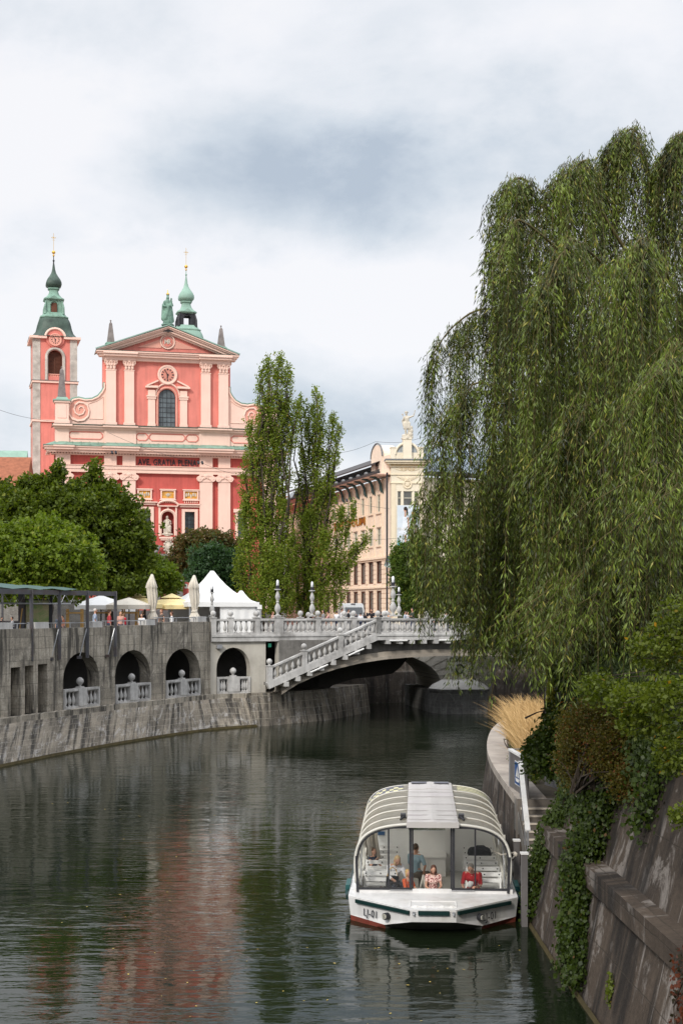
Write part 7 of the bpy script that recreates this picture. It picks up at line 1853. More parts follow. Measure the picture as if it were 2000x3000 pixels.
# ------------------------------------------------------------------ statues
def statue(name, base, h, label, m_, kind, yaw=0):
    rt = empty(name, base, yaw, label, 'statue'); s = h/1.9; q = MB(); c = lambda a, b, r0, r1: q.cap(Vector(a)*s, Vector(b)*s, r0*s, r1*s)
    e_ = lambda a, r_: q.ell(Vector(a)*s, (r_ if not hasattr(r_, '__len__') else Vector(r_))*s if not hasattr(r_, '__len__') else tuple(x*s for x in r_))
    if kind == 'mother':
        for k in range(9): a = 2*math.pi*k/9; c((.22*math.cos(a), .2*math.sin(a), .05), (.12*math.cos(a), .1*math.sin(a), 1.05), .10, .09)
        c((0, 0, 1.0), (0, 0, 1.38), .19, .17); c((-.17, 0, 1.4), (.17, 0, 1.4), .09, .09); c((0, 0, 1.4), (0, 0, 1.52), .06, .06); e_((0, -.01, 1.66), (.095, .11, .125)); c((0, .05, 1.62), (0, .12, 1.3), .11, .14)
        c((0, 0, 1.76), (0, 0, 1.84), .08, .10); c((-.22, 0, 1.38), (-.30, -.1, 1.12), .07, .06); c((-.3, -.1, 1.12), (-.16, -.24, 1.05), .06, .045); c((.22, 0, 1.38), (.30, -.08, 1.15), .07, .06); c((.3, -.08, 1.15), (.16, -.22, 1.18), .06, .05)
        c((.2, -.16, 1.2), (.2, -.16, 1.42), .09, .08); e_((.2, -.18, 1.55), (.065, .07, .08)); c((.2, -.18, 1.2), (.24, -.25, 1.02), .06, .04); c((.05, -.15, 1.1), (-.15, -.2, .3), .1, .12); c((-.28, .05, 1.2), (-.3, .08, .3), .09, .12); c((.2, .05, 1.1), (.3, .1, .2), .1, .13)
    elif kind == 'seated':
        c((-.25, -.1, .1), (-.22, -.25, .75), .14, .15); c((.25, -.1, .1), (.22, -.25, .75), .14, .15); c((0, -.1, .1), (0, -.2, .6), .2, .2); c((-.2, .05, .72), (.2, .05, .72), .2, .2); c((0, 0, .8), (0, 0, 1.25), .2, .17); c((-.2, 0, 1.3), (.2, 0, 1.3), .1, .1)
        c((0, 0, 1.3), (0, 0, 1.48), .07, .07); e_((0, -.02, 1.64), (.12, .13, .16)); c((0, .07, 1.66), (0, .1, 1.25), .13, .16); c((-.28, 0, 1.28), (-.34, -.1, .98), .09, .07); c((-.34, -.1, .98), (-.12, -.3, .9), .07, .06); c((.28, 0, 1.28), (.34, -.1, 1.0), .09, .07); c((.34, -.1, 1.0), (.1, -.32, .95), .07, .06)
        c((.08, -.32, .95), (.1, -.3, 1.2), .1, .09); e_((.1, -.32, 1.34), (.08, .09, .1)); c((-.1, -.3, .8), (.2, -.35, .3), .1, .12); q.box(-.5*s, .5*s, -.4*s, .35*s, 0, .12*s)
    else:
        c((-.07, .02, .95), (-.10, -.06, .5), .12, .085); c((-.10, -.06, .5), (-.06, .02, .1), .085, .06); c((.09, .02, .95), (.14, .0, .5), .12, .085); c((.14, 0, .5), (.10, .05, .1), .085, .06); c((-.08, .0, 1.0), (.08, .0, 1.0), .15, .15); c((0, 0, 1.0), (-.01, 0, 1.3), .15, .17); c((-.18, 0, 1.4), (.17, 0, 1.42), .09, .09)
        c((0, 0, 1.4), (-.03, -.01, 1.55), .06, .06); e_((-.05, -.02, 1.67), (.09, .10, .125)); c((-.16, -.02, 1.74), (.08, -.02, 1.74), .035, .035); e_((-.05, -.02, 1.78), (.11, .12, .07)); c((-.15, 0, 1.76), (-.26, .04, 1.86), .03, .015); c((.05, 0, 1.76), (.15, .04, 1.84), .03, .015)
        c((.2, 0, 1.42), (.45, -.02, 1.5), .07, .055); c((.45, -.02, 1.5), (.55, -.03, 1.8), .05, .035); e_((.56, -.03, 1.88), (.045, .04, .06)); c((-.2, 0, 1.38), (-.33, .0, 1.1), .07, .055); c((-.33, 0, 1.1), (-.25, -.12, 1.3), .05, .04); c((-.25, -.12, 1.25), (-.3, -.12, 1.6), .03, .03); e_((-.32, -.12, 1.6), (.08, .06, .06)); c((-.3, 0, 1.2), (-.26, .0, .8), .08, .05)
        for k in range(5): c((-.18+.09*k, -.08, 1.0), (-.22+.1*k, -.1, .6+.05*(k % 2)), .07, .06)
        c((.05, .1, 1.1), (.3, .15, .2), .1, .16); e_((.25, .02, .2), (.2, .18, .2)); e_((.3, 0, .45), (.15, .14, .2)); e_((.32, -.02, .68), (.1, .1, .14)); e_((-.2, .05, .12), (.18, .15, .12)); q.cap(Vector((-.25, 0, .03))*s, Vector((.35, 0, .03))*s, .1*s, .1*s)
    q_ = remesh(q, 'statue', m_, rt, .035*s, smooth_iter=1); q_.name = 'figure'
    q = MB(); q.lathe(0, 0, -.12*s, [(.42*s, 0), (.42*s, .06*s), (.34*s, .12*s)], 8); q.build('base', m_, rt)
    return rt
p = CH.w(AX, -.3, 0); stt = statue('madonna_statue', (p.x, p.y, CH.w(0, 0, Z(956)).z+.2), 3.35, 'green copper statue of a crowned woman with child on the church gable', mat('statue_copper', (.16, .27, .21), .6, .5, 1.6, .2, 10, dirt=(.05, .08, .07)), 'mother', CH.yaw)
q = MB(); q.box(-.55, .55, -.5, .7, -1.0, -.1); q.build('plinth', M_DSTONE, stt); q = MB(); q.lathe(0, 0, 3.2, [(.14, 0), (.2, .12), (.16, .2), (.05, .24), (.03, .6)], 8); q.build('crown', M_GOLD, stt)
p = CH.w(AX, .35, 0); statue('niche_statue', (p.x, p.y, CH.w(0, 0, nz0).z+.05), 2.35, 'pale seated stone figure with child in the arched niche of the church', M_PALE, 'seated', CH.yaw)
p = KF.w((fx(1179)+fx(1204))/2, -.1, 0); statue('rooftop_statue', (p.x, p.y, TER+fz(1287)+.15), 2.85, 'pale stone figure in a winged helmet raising one arm on the corner building', mat('pale_carved_stone_b', (.58, .53, .44), .85, .12, 1.5, .3, 8, dirt=(.30, .25, .20)), 'herald', .0)
# ------------------------------------------------------------------ right bank
RWAT = [(5.6, -20), (5.3, 0), (5.0, 12), (4.78, 20), (4.67, 25.9), (4.56, 30), (4.52, 34.7)]        # waterline of the near wall
RLED = [(6.1, -20), (5.8, 0), (5.5, 12), (5.24, 20), (5.12, 24), (5.0, 28), (4.86, 32.3), (4.88, 34.7)]          # ledge edge
RTOP = [(7.4, -20), (7.1, 0), (6.85, 12), (6.55, 20), (6.40, 24), (6.25, 28), (6.15, 32.3), (6.15, 34.7)]
QR = Vector((-5, -28, 0))
def rstrip(q, A, B, za, zb, u0=0, n=40):
    A = resample(A, n); B = resample(B, n); o = len(q.v)
    for (p, s), (r_, s2) in zip(A, B):
        h = math.hypot(math.dist(p, r_), za-zb); q.v += [(p[0]-5, p[1]-28, za), (r_[0]-5, r_[1]-28, zb)]; q.uv += [(s+u0, za), (s+u0, za-h)]
    for i in range(n): k = o+2*i; q.f.append((k, k+2, k+3, k+1)); q.m.append(0)
rq = empty('quay_wall', (5, 28, 0), 0, 'tall sloping stone quay wall with a projecting ledge, dark and overgrown, on the right', 'quay wall')
UV0 = lambda x, y, z: (0, 0)
def ext(P, dx): return [(x+dx, y) for x, y in P]
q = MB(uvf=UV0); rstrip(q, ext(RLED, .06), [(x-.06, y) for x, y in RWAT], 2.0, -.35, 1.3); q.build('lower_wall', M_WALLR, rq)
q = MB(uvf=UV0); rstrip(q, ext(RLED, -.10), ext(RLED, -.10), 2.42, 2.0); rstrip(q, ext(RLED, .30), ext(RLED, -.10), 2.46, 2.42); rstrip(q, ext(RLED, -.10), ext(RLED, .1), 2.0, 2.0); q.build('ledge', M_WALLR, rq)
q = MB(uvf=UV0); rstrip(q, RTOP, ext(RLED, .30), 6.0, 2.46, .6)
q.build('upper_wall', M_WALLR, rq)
q = MB(uvf=UV0); rstrip(q, ext(RTOP, -.12), ext(RTOP, -.12), 6.3, 6.0); rstrip(q, ext(RTOP, .5), ext(RTOP, -.12), 6.3, 6.3); rstrip(q, ext(RTOP, .5), ext(RTOP, .5), 5.7, 6.3); q.build('coping', M_WALLR, rq)
# end face of the near wall, towards the landing stairs
q = MB(uvf=lambda x, y, z: (x, z)); e0, e1, e2 = RWAT[-1], RLED[-1], RTOP[-1]
q.add([(e0[0]-5-.06, 6.7, -.3), (e1[0]-5+.06, 6.7, 2.0), (e1[0]-4.7, 6.7, 2.46), (e2[0]-5, 6.7, 6.0), (7, 6.7, 6.0), (7, 6.7, -.3)], [(0, 1, 2, 3, 4, 5)]); q.build('end_face', M_WALLR, rq)
for x, D in ((.0, 21.5), (.0, 26.6)):            # upright buttress strips
    pass
q = MB(uvf=UV0); o1 = [(x+.06, y) for x, y in RWAT]; q2 = None
rstrip(q, [(x-.03, y) for x, y in RWAT], [(x-.10, y) for x, y in RWAT], .10, -.08); q.build('algae_band', M_ALGAE, rq)
# iron pipe stub on the wall
q = MB(); q.tube([(5.95-5, 24.6-28, 4.15), (5.8-5, 23.4-28, 3.85), (5.82-5, 23.3-28, 3.6)], .035, 6); q.build('rusty_pipe', M_STEEL, rq)
# landing stairs, platform wall and piles
stp = empty('landing_stairs', (5.2, 38, 0), 0, 'narrow stone stairs with a white handrail leading down to the boat landing', 'stairs')
LS = lambda x, y, z: (x-5.2, y-38, z)
M_STEP = mat('step_stone', (.16, .14, .12), .9, .2, 2, .3, 8)
q = MB()
for k in range(9):
    y1 = 40.2-k*.30; q.box(*[c for a, b in ((5.02, 6.4), (y1-.32, 41)) for c in (a-5.2 if a < 10 else a-38, b-5.2 if a < 10 else b-38)], .0, 2.15-k*.17) if False else q.add([LS(5.02, y1-.30, 0), LS(6.5, y1-.30, 0), LS(6.5, y1, 0), LS(5.02, y1, 0), LS(5.02, y1-.30, 2.0-k*.17), LS(6.5, y1-.30, 2.0-k*.17), LS(6.5, y1, 2.0-k*.17), LS(5.02, y1, 2.0-k*.17)], [(0, 3, 2, 1), (4, 5, 6, 7), (0, 1, 5, 4), (1, 2, 6, 5), (3, 0, 4, 7)])
q.add([LS(4.97, 40.22, 0), LS(6.7, 40.22, 0), LS(6.7, 40.6, 0), LS(4.97, 40.6, 0), LS(4.97, 40.22, 2.19), LS(6.7, 40.22, 2.19), LS(6.7, 40.6, 2.19), LS(4.97, 40.6, 2.19)], [(0, 3, 2, 1), (4, 5, 6, 7), (0, 1, 5, 4), (1, 2, 6, 5), (2, 3, 7, 6), (3, 0, 4, 7)])
q.build('steps', M_STEP, stp)
q = MB()
for k in range(9): y1 = 40.2-k*.30; a = LS(5.02, y1-.325, 1.955-k*.17); q.box(a[0], a[0]+1.4, a[1], a[1]+.04, a[2], a[2]+.05)
q.build('step_nosing', M_PALE, stp)
q = MB(); q.add([LS(4.98, 37.3, -.3), LS(4.98, 41, -.3), LS(4.98, 41, 2.2), LS(4.98, 37.3, .55), LS(5.0, 37.3, .55), LS(5.0, 41, 2.2)], [(0, 1, 2, 3), (3, 2, 5, 4)]); q.build('string_wall', M_BALD, stp)
q = MB(); q.bar(LS(5.10, 40.6, 3.22), LS(4.70, 35.9, 1.98), .13, .05); q.build('handrail', M_WHITE, stp)
for t in (0.0, .33, .66, 1.0): p = Vector((5.10, 40.6, 3.22)).lerp(Vector((4.70, 35.9, 1.98)), t); q = MB(); q.bar(LS(*p), LS(p.x+.01, p.y, p.z-1.05), .05, .05); q.build('rail_post', M_RAILM, stp)
land = empty('landing_stage', (4.8, 35.5, 0), 0, 'grey steel boat landing with square mooring posts between boat and wall', 'landing stage')
LA = lambda x, y, z: (x-4.8, y-35.5, z)
M_PILE = mat('grey_steel_pile', (.14, .13, .128), .55, .15, 1.5, .1, dirt=(.13, .12, .11), streak=.4)
def lpost(x0, x1, y0, y1, z0, z1, nm, m_): a, b = LA(x0, y0, z0), LA(x1, y1, z1); q = MB(); q.box(a[0], b[0], a[1], b[1], a[2], b[2]); return q.build(nm, m_, land)
lpost(4.42, 4.56, 36.4, 36.6, -.5, 1.62, 'mooring_post', M_PILE); lpost(4.40, 4.58, 36.38, 36.62, 1.62, 1.66, 'post_cap', M_WHITE)
lpost(4.29, 4.43, 33.85, 34.05, -.5, 1.72, 'mooring_post', M_PILE); lpost(4.27, 4.45, 33.83, 34.07, 1.72, 1.76, 'post_cap', M_WHITE)
lpost(4.62, 4.95, 34.2, 40, -.2, .50, 'platform', M_PILE); lpost(4.95, 6.1, 34.76, 37.6, .1, .50, 'platform', M_PILE)
q = MB(); q.tube([LA(4.3, 35.2, 1.55), LA(4.0, 35.6, 1.42), LA(3.85, 36, 1.45)], .018, 6); q.tube([LA(4.32, 35.18, 1.5), LA(4.18, 35.1, 1.38), LA(4.12, 35.0, 1.2), LA(4.15, 35.0, .9)], .02, 6); q.ell(LA(4.3, 35.17, 1.5), (.06, .05, .06), 7, 5); q.build('mooring_rope', M_CANVASC, land)
# low promenade with curving coping
LIP = [(4.98, 40.3), (5.0, 41.3), (5.06, 43.5), (5.12, 45.5), (5.2, 48), (5.4, 52), (5.72, 56), (6.2, 60.2), (6.9, 65), (7.95, 70), (9.6, 75.5), (12.5, 81), (17, 86), (24, 90)]
LWT = [(4.95, 38.0), (4.85, 41), (4.9, 43.5), (4.95, 46), (5.05, 49), (5.28, 53), (5.6, 57), (6.05, 61), (6.7, 66), (7.75, 71), (9.4, 76.5), (12.4, 82), (17, 87), (24, 91)]
pw = empty('quay_wall', (6, 60, 0), 0, 'low curving stone quay with a broad coping in front of the golden grass', 'quay wall')
def pstrip(q, A, B, za, zb, n=60):
    A = resample(smoothpl(A), n); B = resample(smoothpl(B), n); o = len(q.v)
    for (p, s), (r_, s2) in zip(A, B): h = math.hypot(math.dist(p, r_), za-zb); q.v += [(p[0]-6, p[1]-60, za), (r_[0]-6, r_[1]-60, zb)]; q.uv += [(s, za), (s, za-h)]
    for i in range(n): k = o+2*i; q.f.append((k, k+2, k+3, k+1)); q.m.append(0)
def inset(P, d):
    out = []
    for i, p in enumerate(P):
        a = Vector(P[max(i-1, 0)]); b = Vector(P[min(i+1, len(P)-1)]); t = (b-a).normalized(); out.append(tuple(Vector(p)+Vector((t.y, -t.x))*d))
    return out
q = MB(uvf=UV0); pstrip(q, inset(LIP, .05), [(x-.05, y) for x, y in LWT], 1.95, -.3); q.build('wall_face', M_WALLR, pw)
M_COPE = mat('coping_stone', (.33, .29, .25), .9, .2, 1.2, .35, 8, dirt=(.20, .17, .15))
q = MB(uvf=UV0); pstrip(q, LIP, LIP, 2.2, 1.95); pstrip(q, inset(LIP, .85), LIP, 2.2, 2.2); pstrip(q, LIP, inset(LIP, .06), 1.95, 1.95); q.build('coping', M_COPE, pw)
soil = tag(None or (lambda q: (q.add([(x, y, 2.12) for x, y in inset(LIP, .7)]+[(60, 95, 2.12), (60, 40.3, 2.12), (5.4, 40.3, 2.12)], [tuple(range(len(LIP)+3))]), q.build('planting_soil', mat('soil', (.05, .04, .025), .95, .3, 1.5, .4, 8)))[1])(MB()), kind='structure')
soil.name = 'ground_bed'
# upper bank behind: wall, pillar, ground
UP = [(6.15, 34.7), (6.9, 40.5), (8.2, 46), (9.2, 52), (10.5, 60), (12.5, 68), (16, 77), (22, 84), (30, 88)]
q = MB(uvf=UV0); pstrip(q, UP, UP, 6.1, 2.0, 50); q.build('rear_wall', M_WALLR, pw)
q = MB(); q.add([(x, y, TER) for x, y in [(5.9+.6, -60)]+[(x+.4, y) for x, y in RTOP]+UP[1:]+[(60, 93), (600, 100), (600, -60)]], [tuple(range(1+len(RTOP)+len(UP)-1+3))]); tag(q.build('ground', M_PAVE), kind='structure')
pc = W(1668, 2030, 43.5); pil = empty('stone_pillar', (pc.x, pc.y, 2.1), .25, 'square rusticated stone pillar with an iron gutter pipe above the stairs, ringed by ivy', 'pillar')
q = MB(uvf=lambda x, y, z: (x+y, z))
q.box(-.45, .6, -.4, .9, 0, 5.2)
for k in range(6): q.box(-.42, .57, -.45, -.4, .1+k*.82, .82+k*.82)
q.build('shaft', stonewall('pillar_stone', (.16, .155, .16), (.05, .05, .055), (.04, .04, .04), 3, .82, .3, (.25, .25, .26), .3), pil)
q = MB(); q.box(-.66, -.5, -.5, -.4, .2, 5); q.build('gutter_pipe', M_RAILM, pil)
# information panel with a boat pictogram on the promenade railing
sp_ = empty('railing_sign', (5.12, 43.3, 2.2), 0, 'grey railing panel with a blue boat-stop sign at the head of the landing stairs', 'sign')
d_ = Vector((.14, -3.0, 0))
def pan(q, a, b, z0, z1, off, th): 
    p0 = d_*a; p1 = d_*b; n_ = Vector((-1, -.05, 0))
    q.add([tuple(p0+n_*off+Vector((0, 0, z0))), tuple(p1+n_*off+Vector((0, 0, z0))), tuple(p1+n_*off+Vector((0, 0, z1))), tuple(p0+n_*off+Vector((0, 0, z1))), tuple(p0+n_*(off-th)+Vector((0, 0, z0))), tuple(p1+n_*(off-th)+Vector((0, 0, z0))), tuple(p1+n_*(off-th)+Vector((0, 0, z1))), tuple(p0+n_*(off-th)+Vector((0, 0, z1)))],
          [(0, 1, 2, 3), (7, 6, 5, 4), (3, 2, 6, 7), (1, 5, 6, 2), (0, 3, 7, 4), (0, 4, 5, 1)])
for nm, m_, a in (('panel', M_PILE, (0, 1, .0, 1.08, 0, .05)), ('top_rail', M_WHITE, (-.02, 1.02, 1.08, 1.14, .05, .14)), ('blue_sign', mat('sign_blue', (.02, .07, .22), .4, .05, 3, 0), (.34, .66, .22, .86, .02, .015)), ('sign_border', M_WHITE, (.32, .68, .19, .89, .012, .01))):
    q = MB(); pan(q, *a); q.build(nm, m_, sp_)
q = MB()
n_ = Vector((-1, -.05, 0)); pt = lambda t, z: tuple(d_*t+n_*.026+Vector((0, 0, z)))
q.add([pt(.38, .40), pt(.62, .40), pt(.58, .30), pt(.42, .30)], [(0, 1, 2, 3)]); q.add([pt(.50, .44), pt(.50, .78), pt(.40, .44)], [(0, 1, 2)]); q.add([pt(.52, .44), pt(.52, .72), pt(.60, .44)], [(0, 2, 1)]); q.build('boat_pictogram', M_WHITE, sp_)
q = MB(); q.bar((.0, 0, 1.12), (1.4, .3, 1.12), .04, .03); q.bar((.0, 0, 0), (0, 0, 1.1), .05, .05); q.bar((1.4, .3, 0), (1.4, .3, 1.1), .04, .04); q.build('cross_rail', M_RAILM, sp_)

# ------------------------------------------------------------------ leaves
def leafmesh(name, P, A, Bv, m_, parent=None, kind=None, fold=0.0, mid=.45):
    """P leaf bases, A vectors to the tip, Bv half-width vectors; one kite-shaped face for each leaf"""
    n = len(P); V = np.empty((n, 4, 3), dtype=np.float32)
    V[:, 0] = P; V[:, 1] = P+A*mid+Bv; V[:, 2] = P+A; V[:, 3] = P+A*mid-Bv
    me = bpy.data.meshes.new(name); me.vertices.add(4*n); me.loops.add(4*n); me.polygons.add(n)
    me.vertices.foreach_set('co', V.ravel()); me.loops.foreach_set('vertex_index', np.arange(4*n, dtype=np.int32)); me.polygons.foreach_set('loop_start', np.arange(0, 4*n, 4, dtype=np.int32))
    try: me.polygons.foreach_set('loop_total', np.full(n, 4, dtype=np.int32))
    except Exception: pass
    me.materials.append(m_); me.update(calc_edges=True); me.validate()
    o = bpy.data.objects.new(name, me); COL.objects.link(o)
    if parent is not None: o.parent = parent
    return o
def unit(v): return v/np.maximum(np.linalg.norm(v, axis=1, keepdims=True), 1e-9)
def randdir(n, up=0.0): v = rng.normal(size=(n, 3)); v[:, 2] += up; return unit(v)
def leaves_at(P, size, wr, up=.0, droop=0.0, out=None, outk=.6):
    n = len(P); A = randdir(n, -droop)
    if out is not None: A = unit(A+out*outk)
    N_ = randdir(n, up); B = unit(np.cross(A, N_)); s_ = size*(.65+.7*rng.random((n, 1)))
    return P, A*s_, B*s_*wr*.5
ML_PLANE = leafmat('plane_leaf', (.024, .042, .004), (.105, .14, .012), (.18, .20, .02), .05, clump=.45)
ML_PLANE2 = leafmat('plane_leaf_light', (.045, .080, .007), (.15, .20, .018), (.22, .24, .03), .05, clump=.5)
ML_POP = leafmat('poplar_leaf', (.08, .12, .012), (.18, .225, .025), (.26, .20, .03), .05, clump=.4)
ML_BROWN = leafmat('bronze_leaf', (.07, .055, .018), (.11, .07, .025), (.06, .08, .02), .3, clump=.5)
ML_DARKG = leafmat('glossy_dark_leaf', (.022, .055, .020), (.045, .085, .035), None, 0, gloss=.35, clump=.6)
ML_WIL = leafmat('willow_leaf', (.014, .028, .004), (.12, .155, .024), (.27, .25, .05), .05, gloss=.33, trans=.16, clump=.35, strand=.8)
ML_IVY = leafmat('creeper_leaf', (.010, .021, .002), (.040, .062, .006), (.10, .05, .015), .012, gloss=.4, trans=.25, clump=.9)
ML_LOC = leafmat('locust_leaf', (.03, .046, .004), (.10, .125, .010), (.45, .22, .02), .012, clump=.8)
ML_YEL = leafmat('autumn_shrub_leaf', (.045, .045, .007), (.105, .085, .013), (.15, .05, .015), .10, clump=.8)
ML_RED = leafmat('red_creeper', (.05, .014, .008), (.13, .035, .014), (.03, .025, .012), .35, clump=.8)
ML_BIRCH = leafmat('small_willow_leaf', (.05, .09, .014), (.10, .15, .025), (.20, .20, .03), .06, clump=.5)

def ellipsoid_pts(n, c, r, shell=.55):
    v = unit(rng.normal(size=(n, 3))); k = (shell+(1-shell)*rng.random((n, 1)))**.6 if shell < 1 else 1
    return np.array(c)+v*k*np.array(r), v
def limb(q, a, b, r0, r1, wob=.06, n=6, k=6):
    a = Vector(a); b = Vector(b); L_ = (b-a).length; P = []
    sag = Vector((random.gauss(0, wob), random.gauss(0, wob), 0))*L_
    for i in range(n+1): t = i/n; P.append(a.lerp(b, t)+sag*math.sin(math.pi*t)+Vector((0, 0, L_*.07*math.sin(math.pi*t)))+Vector((random.gauss(0, .012), random.gauss(0, .012), 0))*L_*(0 < i < n))
    q.tube(P, [r0+(r1-r0)*i/n for i in range(n+1)], k)
    return P
def tree(name, label, base, lobes, trunk_r, lm, leaf, nclump, lpc, cr=.55, group=None, bark=M_BARK, flat=.8, trunk_top=None):
    """lobes: ((x,y,z),(rx,ry,rz),weight) in world space. clumps of leaves over the lobes, limbs reaching each lobe"""
    rt = empty(name, base, 0, label, 'tree', group); B0 = Vector(base)
    q = MB(); tt = trunk_top or Vector((base[0], base[1], base[2]+.45*(max(l[0][2] for l in lobes)-base[2])))
    tt = Vector(tt); limb(q, (0, 0, 0), tt-B0, trunk_r, trunk_r*.6, .01, 6, 8)
    for c, r_, w_ in lobes:
        c_ = Vector(c)-B0; t = .5+.5*random.random(); st_ = (tt-B0)*t; P = limb(q, st_, c_, trunk_r*.42, trunk_r*.12)
        for k in range(5): d = Vector(randdir(1)[0].tolist()); d = Vector((d.x*r_[0], d.y*r_[1], abs(d.z)*r_[2]))*.85; limb(q, P[random.randint(2, 5)], c_+d, trunk_r*.14, .015, .08, 4, 4)
    q.build('trunk', bark, rt, smooth=True)
    cr *= .5; lpc = int(lpc*.42); nclump = int(nclump*2.9)
    W_ = np.array([l[2]*l[1][0]*l[1][2] for l in lobes]); W_ = W_/W_.sum(); PP = []; OO = []
    for (c, r_, w_), k in zip(lobes, W_):
        n = max(4, int(nclump*k)); cs, v = ellipsoid_pts(n, c, r_, .35); cs = cs+v*(rng.random((n, 1))**4)*.5*np.array(r_)
        rad = cr*(.5+.9*rng.random((n, 1, 1)))
        g = rng.normal(size=(n, lpc, 3)); g = g/np.linalg.norm(g, axis=2, keepdims=True)*(rng.random((n, lpc, 1))**.4); g[:, :, 2] *= flat
        PP.append((cs[:, None, :]+g*rad).reshape(-1, 3)); OO.append((g+.4*v[:, None, :]).reshape(-1, 3))
    P = np.concatenate(PP)-np.array(base); O = unit(np.concatenate(OO))
    leafmesh('crown', *leaves_at(P, leaf, .75, up=.8, droop=.25, out=O), lm, rt)
    return rt
def lob(px, py, D, wpx, hpx, dep=None, w=1.0):
    c = W(px, py, D); rx_ = wpx/F*D/2; return ((c.x, c.y, c.z), (rx_, dep or rx_, hpx/F*D/2), w)
def gb(px, D, z=TER): return ((px-1000)/F*D, D, z)
PG = 'broad trees along the left bank'
tree('plane_tree', 'light green bushy tree nearest the quay at the left edge', gb(95, 89), [lob(60, 1650, 88, 220, 170), lob(165, 1640, 88, 220, 180), lob(10, 1610, 88, 150, 140), lob(230, 1690, 88, 130, 110), lob(110, 1575, 89, 180, 120), (lob(90, 1735, 88, 260, 60))], .28, ML_PLANE2, .24, 620, 42, .6, PG)
tree('plane_tree', 'tall dark green tree with a pointed top just right of the bell tower foot', gb(140, 99), [lob(150, 1510, 99, 190, 170), lob(168, 1400, 99, 36, 90), lob(60, 1510, 99, 160, 140), lob(130, 1430, 99, 60, 80), lob(100, 1560, 99, 260, 180), lob(215, 1540, 98, 160, 200), lob(20, 1450, 100, 70, 80), lob(85, 1425, 99, 50, 70), lob(215, 1450, 99, 50, 80)], .34, ML_PLANE, .26, 800, 42, .65, PG)
tree('plane_tree', 'tall dark green tree reaching in front of the church pilasters', gb(320, 101), [lob(277, 1390, 101, 34, 90), lob(270, 1440, 101, 80, 90), lob(318, 1440, 101, 50, 60), lob(300, 1500, 101, 170, 150), lob(360, 1560, 101, 170, 180), lob(290, 1620, 100, 220, 220), lob(400, 1640, 101, 110, 150), lob(250, 1560, 100, 120, 200), lob(340, 1710, 100, 180, 80)], .34, ML_PLANE, .26, 820, 42, .65, PG)
tree('plane_tree', 'darker tree crown filling the gap under the long tiled roof', gb(-60, 108), [lob(-30, 1540, 108, 180, 170), lob(60, 1640, 110, 260, 200), lob(200, 1680, 112, 260, 130)], .3, ML_PLANE, .28, 420, 36, .7, PG)
tree('small_maple', 'small bright green tree in front of the church door behind the first folded parasol', gb(425, 107), [lob(430, 1700, 107, 130, 90), lob(480, 1690, 107, 90, 70), lob(400, 1740, 107, 120, 50), lob(350, 1725, 106, 90, 70), lob(455, 1655, 108, 70, 50), lob(505, 1715, 107, 50, 50)], .13, ML_PLANE2, .24, 260, 30, .5, None)
tree('bronze_tree', 'bronze-leaved tree right of the church door', gb(615, 136), [lob(600, 1590, 136, 150, 70), lob(560, 1625, 136, 110, 80), lob(655, 1610, 136, 90, 80), lob(530, 1660, 136, 60, 60)], .2, ML_BROWN, .28, 330, 34, .7, None)
tree('magnolia', 'dark glossy evergreen tree behind the peak of the white tent', gb(620, 124), [lob(620, 1650, 124, 120, 100), lob(665, 1690, 124, 90, 110), lob(590, 1690, 124, 90, 70), lob(680, 1640, 126, 70, 60)], .18, ML_DARKG, .26, 380, 36, .55, None)
